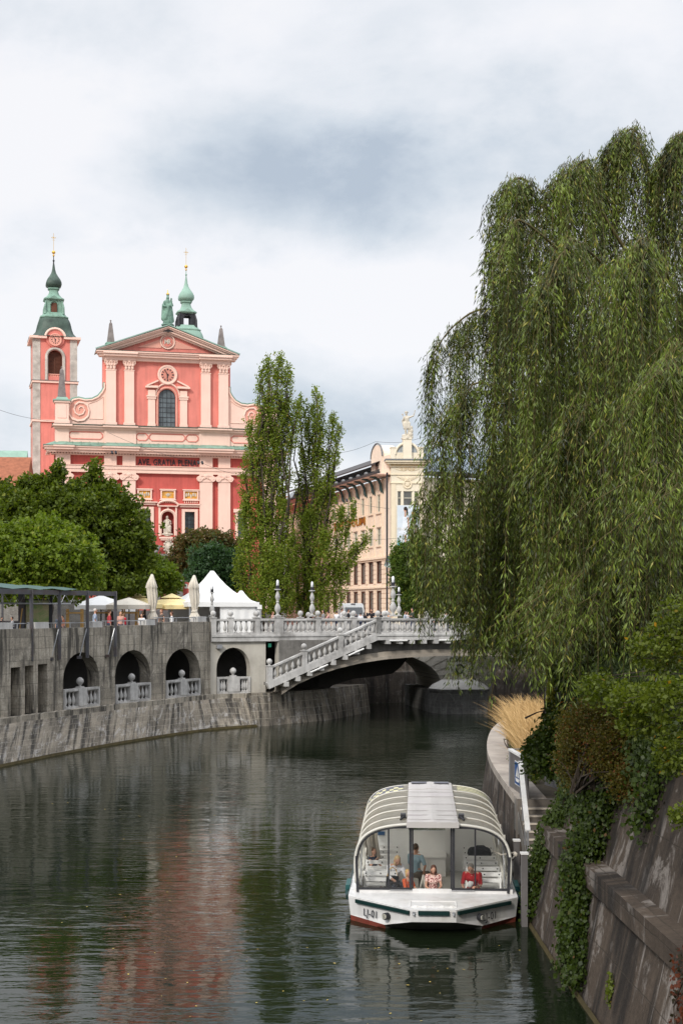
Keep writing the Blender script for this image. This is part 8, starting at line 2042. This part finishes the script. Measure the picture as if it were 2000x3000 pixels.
# poplars: many narrow lobes, several stems
def poplar(label, bases, D, lobes, lm=ML_POP, leaf=.15, dens=1.0, seed=3):
    px0 = bases[0][0]; base = gb(px0, D); rt = empty('poplar', base, 0, label, 'tree', 'poplars by the bridge'); B0 = np.array(base)
    q = MB()
    for px, ptop, pxt, r_ in bases:
        a = Vector(gb(px, D))-Vector(base)+Vector((0, random.gauss(0, .3), 0)); b = W(pxt, ptop, D)-Vector(base); limb(q, a, b, r_, .03, .012, 9, 7)
    PP = []; AA = []
    for cx, ytop, ybot, wpx in lobes:
        top = W(cx, ytop, D); bot = W(cx-(cx-px0)*.25, ybot, D); rx_ = wpx/F*D/2*.92; ln = top.z-bot.z
        y0 = random.gauss(0, .9)*(rx_ if abs(cx-px0) < 60 else rx_*.6)
        n = int(max(12, ln*rx_*24*dens))
        t = rng.random(n)**.85; ang = rng.random(n)*6.283; rr = rx_*np.sqrt(rng.random(n))*np.clip(np.minimum((1.04-t)*3.5, .5+t*1.6), .12, 1)*(.65+.6*np.abs(np.sin(t*ln*.9+cx)))
        ax = np.array(bot)[None]*(1-t[:, None])+np.array(top)[None]*t[:, None]
        c = ax+np.stack([rr*np.cos(ang), rr*np.sin(ang)*.9+y0, np.zeros(n)], 1)
        # each spray: upward leaning twig carrying leaves
        m_ = 24; d = np.stack([np.cos(ang)*.35, np.sin(ang)*.35, np.full(n, 1.)], 1)+rng.normal(size=(n, 3))*.18; d = unit(d)*(.9+.5*rng.random((n, 1)))
        u = rng.random((n, m_, 1)); P = c[:, None]+d[:, None]*(u-.4)+rng.normal(size=(n, m_, 3))*(.17*(1.15-u))
        PP.append(P.reshape(-1, 3))
        a = Vector((base[0], base[1], base[2]))
        for k in range(int(3+ln)):
            t_ = random.random(); st = Vector(bot).lerp(Vector(top), t_*.5); en = Vector(bot).lerp(Vector(top), min(1, t_*.5+.35+.3*random.random()))+Vector((random.gauss(0, rx_*.5), y0+random.gauss(0, rx_*.4), 0)); limb(q, st-a, en-a, .05, .012, .03, 5, 4)
        limb(q, Vector((random.gauss(0, .1), 0, 1.0+random.random()*3)), Vector(bot).lerp(Vector(top), .35)-a+Vector((0, y0, 0)), .10, .05, .04, 6, 5); limb(q, Vector(bot).lerp(Vector(top), .35)-a+Vector((0, y0, 0)), Vector(top)-a+Vector((0, y0, -.3)), .05, .012, .01, 5, 4)
    q.build('trunk', M_BARK, rt, smooth=True)
    P = np.concatenate(PP)-B0; leafmesh('crown', *leaves_at(P, leaf, .85, up=.5, droop=.0), lm, rt)
poplar('tallest poplar, left of the pair, with an open upper crown', [(800, 1070, 815, .24), (775, 1150, 765, .16), (820, 1300, 840, .15), (745, 1500, 715, .12)], 121,
       [(818, 1052, 1330, 44), (785, 1058, 1300, 50), (765, 1090, 1400, 34), (845, 1070, 1300, 34), (760, 1230, 1560, 62), (730, 1240, 1500, 36), (712, 1350, 1560, 34), (835, 1180, 1500, 56), (800, 1250, 1560, 50), (868, 1180, 1330, 34), (770, 1480, 1790, 90), (720, 1480, 1800, 70), (830, 1480, 1800, 80), (700, 1620, 1800, 50), (795, 1600, 1800, 110), (850, 1560, 1800, 60)])
poplar('second poplar, right of the pair, with arms spreading to the right', [(893, 1160, 925, .24), (905, 1290, 970, .15), (885, 1240, 878, .14)], 124,
       [(925, 1142, 1400, 34), (940, 1180, 1420, 32), (880, 1172, 1330, 44), (905, 1200, 1400, 34), (975, 1226, 1480, 46), (995, 1250, 1420, 26), (940, 1330, 1560, 60), (890, 1330, 1620, 66), (905, 1500, 1800, 70), (965, 1430, 1640, 50), (950, 1560, 1800, 90), (1000, 1500, 1720, 46), (1035, 1480, 1640, 30), (1010, 1640, 1790, 60), (1040, 1600, 1700, 40), (1070, 1580, 1660, 34), (1085, 1568, 1620, 26), (870, 1620, 1800, 60)], dens=.85)
def bigw(): pass
tree('small_willow', 'small green tree beyond the bridge in front of the corner building', gb(1195, 128), [lob(1190, 1680, 128, 80, 170), lob(1170, 1650, 128, 50, 100), lob(1230, 1660, 128, 70, 200), lob(1205, 1760, 128, 100, 90), lob(1260, 1700, 129, 60, 180)], .16, ML_BIRCH, .17, 700, 46, .5, None)
tree('garden_tree', 'round green tree far behind the hanging willow', gb(1480, 122), [lob(1400, 1650, 122, 200, 260), lob(1520, 1600, 122, 220, 330), lob(1330, 1720, 124, 110, 160), lob(1640, 1600, 120, 200, 320)], .4, ML_PLANE, .34, 620, 34, .95, None)
tree('garden_tree', 'second round tree on the right bank behind the willow', (27, 80, TER), [((24, 80, 13), (5, 5, 4.5), 1), ((31, 78, 12), (5, 5, 5), 1), ((18.5, 84, 10), (3.5, 3, 3.5), 1)], .4, ML_PLANE, .4, 420, 30, 1.1, None)

# ------------------------------------------------------------------ the weeping willow
WB = Vector((10.6, 37.5, TER)); WIL = empty('weeping_willow', WB, 0, 'huge weeping willow hanging over the right bank', 'tree')
q = MB(); boughs = []
def bough(pts, r0=.10, r1=.012):
    r0 *= .55
    P = []
    for i in range(len(pts)-1):
        p0, p1, p2, p3 = [Vector(pts[max(0, min(len(pts)-1, j))]) for j in (i-1, i, i+1, i+2)]
        for j in range(6): t = j/6; P.append(.5*((2*p1)+(p2-p0)*t+(2*p0-5*p1+4*p2-p3)*t*t+(3*p1-p0-3*p2+p3)*t**3))
    P.append(Vector(pts[-1])); q.tube([p-WB for p in P], [r0+(r1-r0)*i/(len(P)-1) for i in range(len(P))], 5); boughs.append(P); return P
q.tube([(0, 0, -.2), (.1, 0, 1.5), (-.1, .1, 3.2), (.1, .1, 5.5), (.3, 0, 8.5)], [.55, .46, .40, .28, .15], 10)
def wp(px, py, D): return W(px, py, D)
T5 = WB+Vector((-.1, .1, 3.4)); T8 = WB+Vector((.1, 0, 6.5))
# boughs read from the outline of the crown
B_ = [([T5, wp(1640, 1000, 35), wp(1440, 908, 34), wp(1330, 955, 34), wp(1262, 1050, 34)], .09),
      ([T8, wp(1620, 640, 34), wp(1540, 530, 33.5), wp(1490, 545, 33), wp(1452, 640, 33)], .10),
      ([T8, wp(1760, 620, 34), wp(1730, 480, 34), wp(1680, 490, 33.5), wp(1640, 540, 33)], .10),
      ([T8, wp(1900, 520, 35), wp(1870, 395, 35), wp(1835, 385, 35), wp(1805, 440, 35)], .09),
      ([T8, wp(2010, 520, 35), wp(2000, 410, 35), wp(1985, 400, 35), wp(1965, 460, 35)], .09),
      ([T8, wp(1600, 700, 32), wp(1500, 690, 31.5), wp(1455, 780, 31)], .07),
      ([T5, wp(1600, 900, 37), wp(1480, 830, 38), wp(1430, 860, 38), wp(1400, 930, 38)], .06),
      ([T5, wp(1500, 1160, 33), wp(1350, 1180, 32), wp(1265, 1320, 32)], .06),
      ([T5, wp(1420, 1420, 35), wp(1290, 1430, 35), wp(1240, 1500, 35)], .05),
      ([T8, wp(1750, 760, 30), wp(1650, 740, 28.5), wp(1600, 850, 28)], .07),
      ([T8, wp(1950, 800, 29), wp(1880, 700, 27.5), wp(1830, 790, 27)], .07),
      ([T8, wp(2080, 700, 30), wp(2100, 560, 30), wp(2050, 600, 29)], .07),
      ([T5, wp(2050, 1080, 26), wp(1980, 1030, 25), wp(1925, 1110, 24.5)], .06),
      ([T5, wp(1800, 1250, 28), wp(1700, 1200, 27), wp(1640, 1300, 27)], .05)]
for pts, r_ in B_: bough(pts, r_)
nspec = len(boughs)
# radial boughs filling the dome
for k in range(46):
    a = k*2.399+.3; rr = 2.0+5.4*((k+.5)/46)**.6; c = Vector((math.cos(a)*rr, math.sin(a)*rr*.95, 0)); zt = 17.0-.085*rr*rr-random.random()*2.6+(0.4 if c.x > 0 else 0)
    e_ = WB+c; e_.z = zt-1.2
    if e_.x < 3.0: continue
    mid = WB+c*.6; mid.z = zt+.2; e2 = WB+c*1.12; e2.z = zt-2.6; bough([T8 if k % 2 else T5, mid, e_, e2], .08, .012)
# strands
wisp = False
ST = []      # (start point, initial outward direction, length)
def lbound(px, py):
    b = 1468 if py < 890 else 1450-(py-890)*2.2 if py < 950 else 1318-(py-950)*.35 if py < 1040 else 1287
    return px > b
def addstr(p, out, L_, spread=.12):
    if L_ < .4: return
    if not wisp and not lbound(1000+(p.x+out.x*.35)/p.y*F, HZ-(p.z-EYE)/p.y*F): return
    ST.append((p+Vector((random.gauss(0, spread), random.gauss(0, spread), random.gauss(0, .1))), out, L_))
def zmin_for(px):
    px -= 50
    # lower outline of the crown in the photograph, metres above the water, by direction
    return 7.2 if px < 1300 else 7.0 if px < 1385 else 6.2 if px < 1470 else 5.9
for bi, P in enumerate(boughs):
    n = len(P); spec = bi < nspec
    for i in range(n//4, n):
        reps = 8 if spec else 5
        for r_ in range(reps):
            p = P[i].lerp(P[min(i+1, n-1)], random.random()); out = (P[min(i+1, n-1)]-P[max(i-1, 0)]); out.z = 0; out = out.normalized() if out.length > 1e-3 else Vector((1, 0, 0))
            out = (out*.8+Vector((random.gauss(0, .5), random.gauss(0, .5), 0)))*.5
            px = 1000+p.x/p.y*F; zm = zmin_for(px)
            L_ = min(p.z-zm, random.uniform(2.0, 6.5)) if random.random() < .75 else random.uniform(.6, 2)
            if L_ > .5: addstr(p, out, L_)
# lower tiers: strands starting from hidden twigs throughout the volume
def topz(x, y):
    r_ = math.hypot((x-WB.x)/7.2, (y-WB.y)/7.6); return None if r_ > 1 else 7.5+9.2*math.sqrt(max(0, 1-r_*r_))**.8
cnt = 0
while cnt < 620:
    x = WB.x+random.uniform(-7.6, 7.6); y = WB.y+random.uniform(-7.6, 5.0); tz = topz(x, y)
    if tz is None: continue
    px = 1000+x/y*F
    if px > 2120 or px < 1235: continue
    if px < 1440 and tz > 12: tz = 12
    r_ = math.hypot((x-WB.x)/7.2, (y-WB.y)/7.6)
    if r_ < .45 and random.random() < .55: continue
    z = random.uniform(max(7.5, tz-(6.5 if random.random() < .6 else 2.5)), tz-.2); zm = zmin_for(px)+random.random()*.9
    c = Vector((x, y, z)); o = Vector((x-WB.x, y-WB.y, 0)).normalized()*.35
    for k in range(random.randint(5, 9)): addstr(c, o+Vector((random.gauss(0, .2), random.gauss(0, .2), 0)), min(z-zm, random.uniform(1.6, 5.5)), .11)
    cnt += 1
wisp = True
for P_ in boughs[0][9:]:
    for k in range(4): addstr(P_, Vector((random.gauss(-.12, .1), random.gauss(0, .15), 0)), random.uniform(.9, 3.2), .1)
for P_ in boughs[2][-8:]+boughs[1][-8:]+boughs[3][-8:]:
    for k in range(2): addstr(P_, Vector((random.gauss(-.35, .2), random.gauss(0, .2), 0)), random.uniform(.7, 2.2), .1)
for px, py, D, L_ in [(1228, 1450, 34, 1.9), (1222, 1480, 34, 2.4), (1240, 1500, 34.5, 2.9), (1236, 1420, 34, 2.6), (1250, 1700, 34, 1.7), (1265, 1600, 34, 2.5), (1345, 1850, 34, 1.6), (1400, 1800, 34, 2.0), (1415, 1780, 33, 2.2), (1385, 1760, 35, 2.0), (1450, 1850, 33, 1.5), (1500, 1800, 33, 1.8), (1375, 1880, 34, 1.0)]:
    for k in range(4): addstr(wp(px, py, D), Vector((random.gauss(-.1, .1), random.gauss(0, .1), 0)), L_*random.uniform(.8, 1.05), .07)
# fresh light sprays in front at the right
for px, py, D in [(1700, 1700, 25), (1740, 1760, 25), (1860, 1200, 24), (1930, 1080, 24), (1960, 1060, 24), (1890, 1290, 24), (1760, 1400, 25), (1990, 1420, 23), (1950, 1400, 23), (1650, 1690, 26), (1820, 1620, 25)]:
    for k in range(7): addstr(wp(px, py, D), Vector((random.gauss(-.5, .5), random.gauss(-.3, .3), 0)), random.uniform(1.0, 2.4), .12)
SP = []; SA = []; SB_ = []; tw = []
for p, out, L_ in ST:
    n = max(3, int(L_/.5)); pts = []; sway = rng.normal(size=2)*.08
    for i in range(n+1):
        t = i/n*L_; h = 1-math.exp(-t*1.6); pts.append((p.x+out.x*h+sway[0]*math.sin(t*1.3), p.y+out.y*h+sway[1]*math.sin(t*1.1), p.z-t+.25*h*(1 if t < 1 else 1)))
    tw.append(pts)
    nl = int(L_*30); u = np.sort(rng.random(nl))*n; i0 = np.minimum(u.astype(int), n-1); fr_ = (u-i0)[:, None]; pa = np.array(pts); B0 = pa[i0]*(1-fr_)+pa[i0+1]*fr_
    a = rng.random(nl)*6.283; sp_r = (.30+.45*rng.random(nl)); dirs = np.stack([np.cos(a)*sp_r, np.sin(a)*sp_r, -np.ones(nl)*(.45+.8*rng.random(nl))], 1)
    # short side shoots: move part of the leaves away from the stem
    B0 = B0+np.stack([np.cos(a), np.sin(a), -np.ones(nl)*.6], 1)*(rng.random((nl, 1))**2.2)*.17
    SP.append(B0); SA.append(unit(dirs)*(.10+.085*rng.random((nl, 1))))
SP = np.concatenate(SP); SA = np.concatenate(SA); nn = randdir(len(SP)); SBv = unit(np.cross(SA, nn))*.0125
for pts in tw[::1]: 
    q.tube([Vector(p)-WB for p in pts[::2]+([pts[-1]] if len(pts) % 2 == 0 else [])], .006, 3)
print('willow leaves', len(SP), 'strands', len(ST))
q.build('trunk', M_WBARK, WIL, smooth=True)
leafmesh('crown', SP-np.array(WB), SA, SBv, ML_WIL, WIL, mid=.4)

# ------------------------------------------------------------------ creepers and shrubs on the right bank
def creeper(name, label, strands, lm, leaf, per_m=120, cat='creeper', thick=.22, wr=.85, kindd=None, base=None, group=None):
    """strands: list of polylines with radius; leaves cloud round each"""
    PP = []
    base = Vector(base or strands[0][0][0])
    rt = empty(name, base, 0, label, cat, group); q = MB()
    for pts, rad in strands:
        pts = [Vector(p) for p in pts]; L_ = sum((b-a).length for a, b in zip(pts, pts[1:])); n = int(L_*per_m*(rad/.4))
        pa = np.array([tuple(p) for p in pts]); u = rng.random(n)*(len(pts)-1); i0 = np.minimum(u.astype(int), len(pts)-2); fr_ = (u-i0)[:, None]
        c = pa[i0]*(1-fr_)+pa[i0+1]*fr_; g = rng.normal(size=(n, 3)); g = unit(g)*(rng.random((n, 1))**.5)*rad; g[:, 1] *= 1.2; g[:, 0] *= thick/.4; PP.append(c+g)
        for k in range(2): q.tube([p-base+Vector((random.gauss(0, rad*.2), random.gauss(0, rad*.3), 0)) for p in pts], .012, 4)
    q.build('stems', M_BARK, rt)
    P = np.concatenate(PP)-np.array(base); n = len(P); nrm = unit(rng.normal(size=(n, 3))*.55+np.array([-.75, -.5, .35])); A = unit(np.cross(nrm, rng.normal(size=(n, 3)))+np.array([0, 0, -.7])); A = A*(leaf*(.6+.8*rng.random((n, 1)))); Bv = unit(np.cross(A, nrm))*np.linalg.norm(A, axis=1, keepdims=True)*wr*.5
    leafmesh('leaves', P, A, Bv, lm, rt); return rt
def wallpt(D, z, off=-.08):
    """a point on the face of the near right wall"""
    def ip(Pl): 
        for a, b in zip(Pl, Pl[1:]):
            if a[1] <= D <= b[1]: t = (D-a[1])/(b[1]-a[1]); return a[0]+(b[0]-a[0])*t
        return Pl[-1][0]
    a, b, c = ip(RWAT), ip(RLED), ip(RTOP)
    x = a+(b-a)*z/2.0 if z < 2.0 else b-.1 if z < 2.44 else b+.3+(c-b-.3)*(z-2.46)/3.54 if z < 6 else c
    return Vector((x+off, D, z))
def drop(D0, z0, D1, z1, rad, n=7, off=-.12): return ([wallpt(D0+(D1-D0)*i/n+random.gauss(0, .08), z0+(z1-z0)*i/n, off) for i in range(n+1)], rad)
creeper('wall_creeper', 'thick curtain of dark green creeper hanging down to the water beside the mooring posts', [drop(34.2, 6.2, 34.1, 1.5, .38, 7, .12), drop(33.9, 6.2, 34.0, .4, .45, 7, .05), drop(34.3, 1.7, 34.3, .3, .45, 4, -.05), drop(33.4, 6.1, 33.5, 1.9, .5, 7, 0), drop(34.2, 6.3, 34.0, 4.5, .6, 7, 0)], ML_IVY, .088, 1000, thick=.24)
creeper('wall_creeper', 'dark green creeper column falling over the ledge to the water, mid right wall', [drop(31.2, 6.2, 29.4, 2.5, .75), drop(30.4, 6.2, 28.6, .9, .55), drop(29.3, 3.2, 28.3, .25, .50), drop(29.0, 2.0, 27.6, .3, .36), drop(31.5, 6.2, 31.2, 3.4, .7), drop(30, 6, 29.8, 3, .7)], ML_IVY, .088, 850, thick=.30)
creeper('wall_creeper', 'wide mat of dark creeper over the top of the right quay wall', [drop(25.2+k*.85, 6.25, 25.3+k*.87, (4.9, 3.6, 4.4)[k % 3], .5) for k in range(12)], ML_IVY, .09, 700, thick=.36)
creeper('wall_creeper', 'rust-red creeper trailing down the wall at the lower right edge', [drop(21.3, 5.4, 20.9, 1.0, .40), drop(22.0, 4.6, 21.6, 2.6, .30), drop(20.6, 4, 20.2, .6, .4)], ML_RED, .07, 170, thick=.12)
creeper('wall_tuft', 'small green weed growing out of a joint low on the right wall', [drop(25.6, .95, 25.5, .55, .16, 3, -.02)], ML_LOC, .07, 900, thick=.12)
# shrubs along the wall top: yellowing, and the bright compound-leaved branches in front
def bush(name, label, blobs, lm, leaf, n, cat='shrub', wr=.6, up=.6, stems=True, lpc=30, cr=.28, rbase=None):
    base = Vector(rbase or blobs[0][0]); base.z = TER if rbase else min(b[0][2]-b[1][2] for b in blobs); rt = empty(name, base, 0, label, cat); q = MB(); PP = []; tot = sum(b[1][0]*b[1][2] for b in blobs)
    for c, r_ in blobs:
        k = int(n*r_[0]*r_[2]/tot); cs, v = ellipsoid_pts(k, c, r_, .25); g = rng.normal(size=(k, lpc, 3)); g = g/np.linalg.norm(g, axis=2, keepdims=True)*rng.random((k, lpc, 1))**.5*cr; PP.append((cs[:, None]+g).reshape(-1, 3))
        for j in range(6): d, _ = ellipsoid_pts(1, c, r_, .5); limb(q, Vector((random.gauss(0, .2), random.gauss(0, .2), 0)), Vector(d[0].tolist())-base, .014 if rbase else .035, .006, .08, 5, 4)
    q.build('stems', M_BARK, rt); P = np.concatenate(PP)-np.array(base); leafmesh('leaves', *leaves_at(P, leaf, wr, up=up, droop=.3), lm, rt); return rt
def wb(px, py, D, w, h, dep=1.0): c = W(px, py, D); return ((c.x, c.y, c.z), (w/F*D/2, dep, h/F*D/2))
bush('autumn_shrub', 'yellow and bronze shrub spilling over the right wall below the willow', [wb(1720, 2130, 29.5, 180, 150, .6), wb(1800, 2200, 28.5, 170, 180, .5), wb(1690, 2230, 30, 120, 170, .4), wb(1840, 2290, 27.8, 100, 120, .3)], ML_YEL, .055, 1900, lpc=12, cr=.26)
bush('ivy_shrub', 'dark leafy shrub at the foot of the willow beside the stone pillar', [wb(1760, 1980, 38, 260, 160, 1.5), wb(1900, 2040, 33, 260, 200, 1.5), wb(1665, 2110, 37, 110, 110, .7), wb(1620, 2190, 36, 90, 170, .5), wb(1570, 2215, 37, 60, 90, .3), wb(1720, 1960, 41, 150, 110, 1)], ML_IVY, .12, 1700, lpc=30, cr=.3)
LOCUST_BASE = (9.5, 21, TER)
bush('locust_branches', 'bright green locust branches with small round leaflets reaching in from the right edge', [b for b in [wb(1760, 2020, 21, 130, 100, .5), wb(1860, 2060, 20, 190, 110, .5), wb(1960, 2050, 19, 160, 140, .5), wb(1970, 2200, 19, 110, 130, .4), wb(1930, 1900, 20, 180, 140, .5), wb(1880, 2130, 20, 160, 60, .4), wb(1990, 2380, 18.5, 50, 80, .3), wb(1980, 1800, 20, 120, 100, .5)]], ML_LOC, .065, 520, lpc=13, cr=.12, wr=.75, rbase=LOCUST_BASE)
bush('backing_hedge', 'dark hedge along the upper right bank in the shade of the willow', [((9.5, 44, 7.2), (2.5, 2, 1.9), ), ((12.5, 50, 7.4), (3, 3, 2)), ((13, 41, 7.5), (3, 3, 2.4)), ((10, 30, 7.2), (2.0, 4, 1.6)), ((15, 60, 7.6), (3, 5, 2.6))], ML_IVY, .16, 1500, lpc=30, cr=.5)
bush('climbing_vine', 'yellow-green climbing vine on the left side of the stone pillar', [wb(1612, 1990, 43, 26, 200, .2), wb(1618, 2060, 43, 22, 90, .2)], leafmat('yellow_vine', (.14, .16, .02), (.28, .26, .03)), .07, 160, lpc=22, cr=.12)
bush('low_plants', 'low green flowering plants along the inner edge of the curved coping', [((6.25, 49, 2.35), (.35, 2.2, .25)), ((6.0, 45.5, 2.35), (.3, 1.4, .28)), ((6.9, 55, 2.4), (.4, 2.5, .25))], ML_LOC, .06, 260, lpc=24, cr=.16)
# ornamental grass: a dense bank of arching straw-coloured plumes
def grasses():
    n = 6500
    y = 46.5+rng.random(n)**.8*18; xi = np.interp(y, [p[1] for p in LIP], [p[0] for p in LIP]); x = xi+.95+rng.random(n)*(1.3+.09*(y-46)); h = .9+1.25*rng.random(n)
    h = h*np.clip((y-45.5)/3.0, .35, 1); lean = np.stack([-.30+.33*rng.normal(size=n), -.1+.25*rng.normal(size=n)], 1)
    w = .011; V = []; segs = 4
    B = np.stack([x, y, np.full(n, 2.12)], 1); rr = rng.random(n)*3.14; sd_ = np.stack([np.cos(rr), np.sin(rr)*.4, np.zeros(n)], 1)*w
    rows = []
    for i in range(segs+1):
        t = i/segs; c = B+np.stack([lean[:, 0]*h*t*t*.75, lean[:, 1]*h*t*t*.75, h*(t-.18*t*t)], 1); k = (1.0, .9, .8, 1.0, .12)[i]; rows.append(c-sd_*k); rows.append(c+sd_*k)
    V = np.stack(rows, 1).astype(np.float32); m = 2*(segs+1); Fc = []
    base = np.arange(n)[:, None]*m
    quads = np.concatenate([base+np.array([[2*i, 2*i+1, 2*i+3, 2*i+2]]) for i in range(segs)], 0).astype(np.int32)
    me = bpy.data.meshes.new('golden_grass'); me.vertices.add(n*m); me.loops.add(quads.size); me.polygons.add(len(quads)); me.vertices.foreach_set('co', V.ravel()); me.loops.foreach_set('vertex_index', quads.ravel()); me.polygons.foreach_set('loop_start', np.arange(0, quads.size, 4, dtype=np.int32))
    m2, t_, n_, l_, b_ = newmat('golden_grass'); g = nd(t_, 'ShaderNodeNewGeometry'); s3 = nd(t_, 'ShaderNodeSeparateXYZ'); l_.new(g.outputs['Position'], s3.inputs[0]); mr = nd(t_, 'ShaderNodeMapRange'); l_.new(s3.outputs[2], mr.inputs[0]); mr.inputs[1].default_value = 2.1; mr.inputs[2].default_value = 3.3
    c = mixc(t_, ramp(t_, mr.outputs[0], [(.12, 0.), (.55, 1.)]), (.10, .13, .03), (.55, .36, .15)); c = mixc(t_, g.outputs['Random Per Island'], c, mixc(t_, .5, c, (.66, .48, .26))); l_.new(c, b_.inputs['Base Color']); b_.inputs['Roughness'].default_value = .8
    me.materials.append(m2); me.update(calc_edges=True); me.validate(); o = bpy.data.objects.new('golden_grass', me); COL.objects.link(o); return tag(o, 'golden feathery ornamental grass arching over the curved coping', 'grass', kind='stuff')
grasses()
fl = MB()
for k in range(140):
    y_ = random.uniform(24, 60); x_ = random.uniform(-7, 4.1)*(y_/34) if k % 3 else random.uniform(-1, 4.0); s_ = random.uniform(.02, .05); a_ = random.random()*6.3
    if BT.O.x-2.4 < x_ < 5.5+(y_ > 36) and 32 < y_ < 45: continue
    c_, d_ = math.cos(a_)*s_, math.sin(a_)*s_; fl.add([(x_-c_, y_-d_, .006), (x_+d_*.5, y_-c_*.5, .008), (x_+c_, y_+d_, .006), (x_-d_*.5, y_+c_*.5, .008)], [(0, 1, 2, 3)])
tag(fl.build('fallen_leaves', mat('fallen_leaf', (.50, .36, .08), .6, .3, 3, 0)), 'scattered small yellow leaves floating on the dark river', 'leaves', kind='stuff')
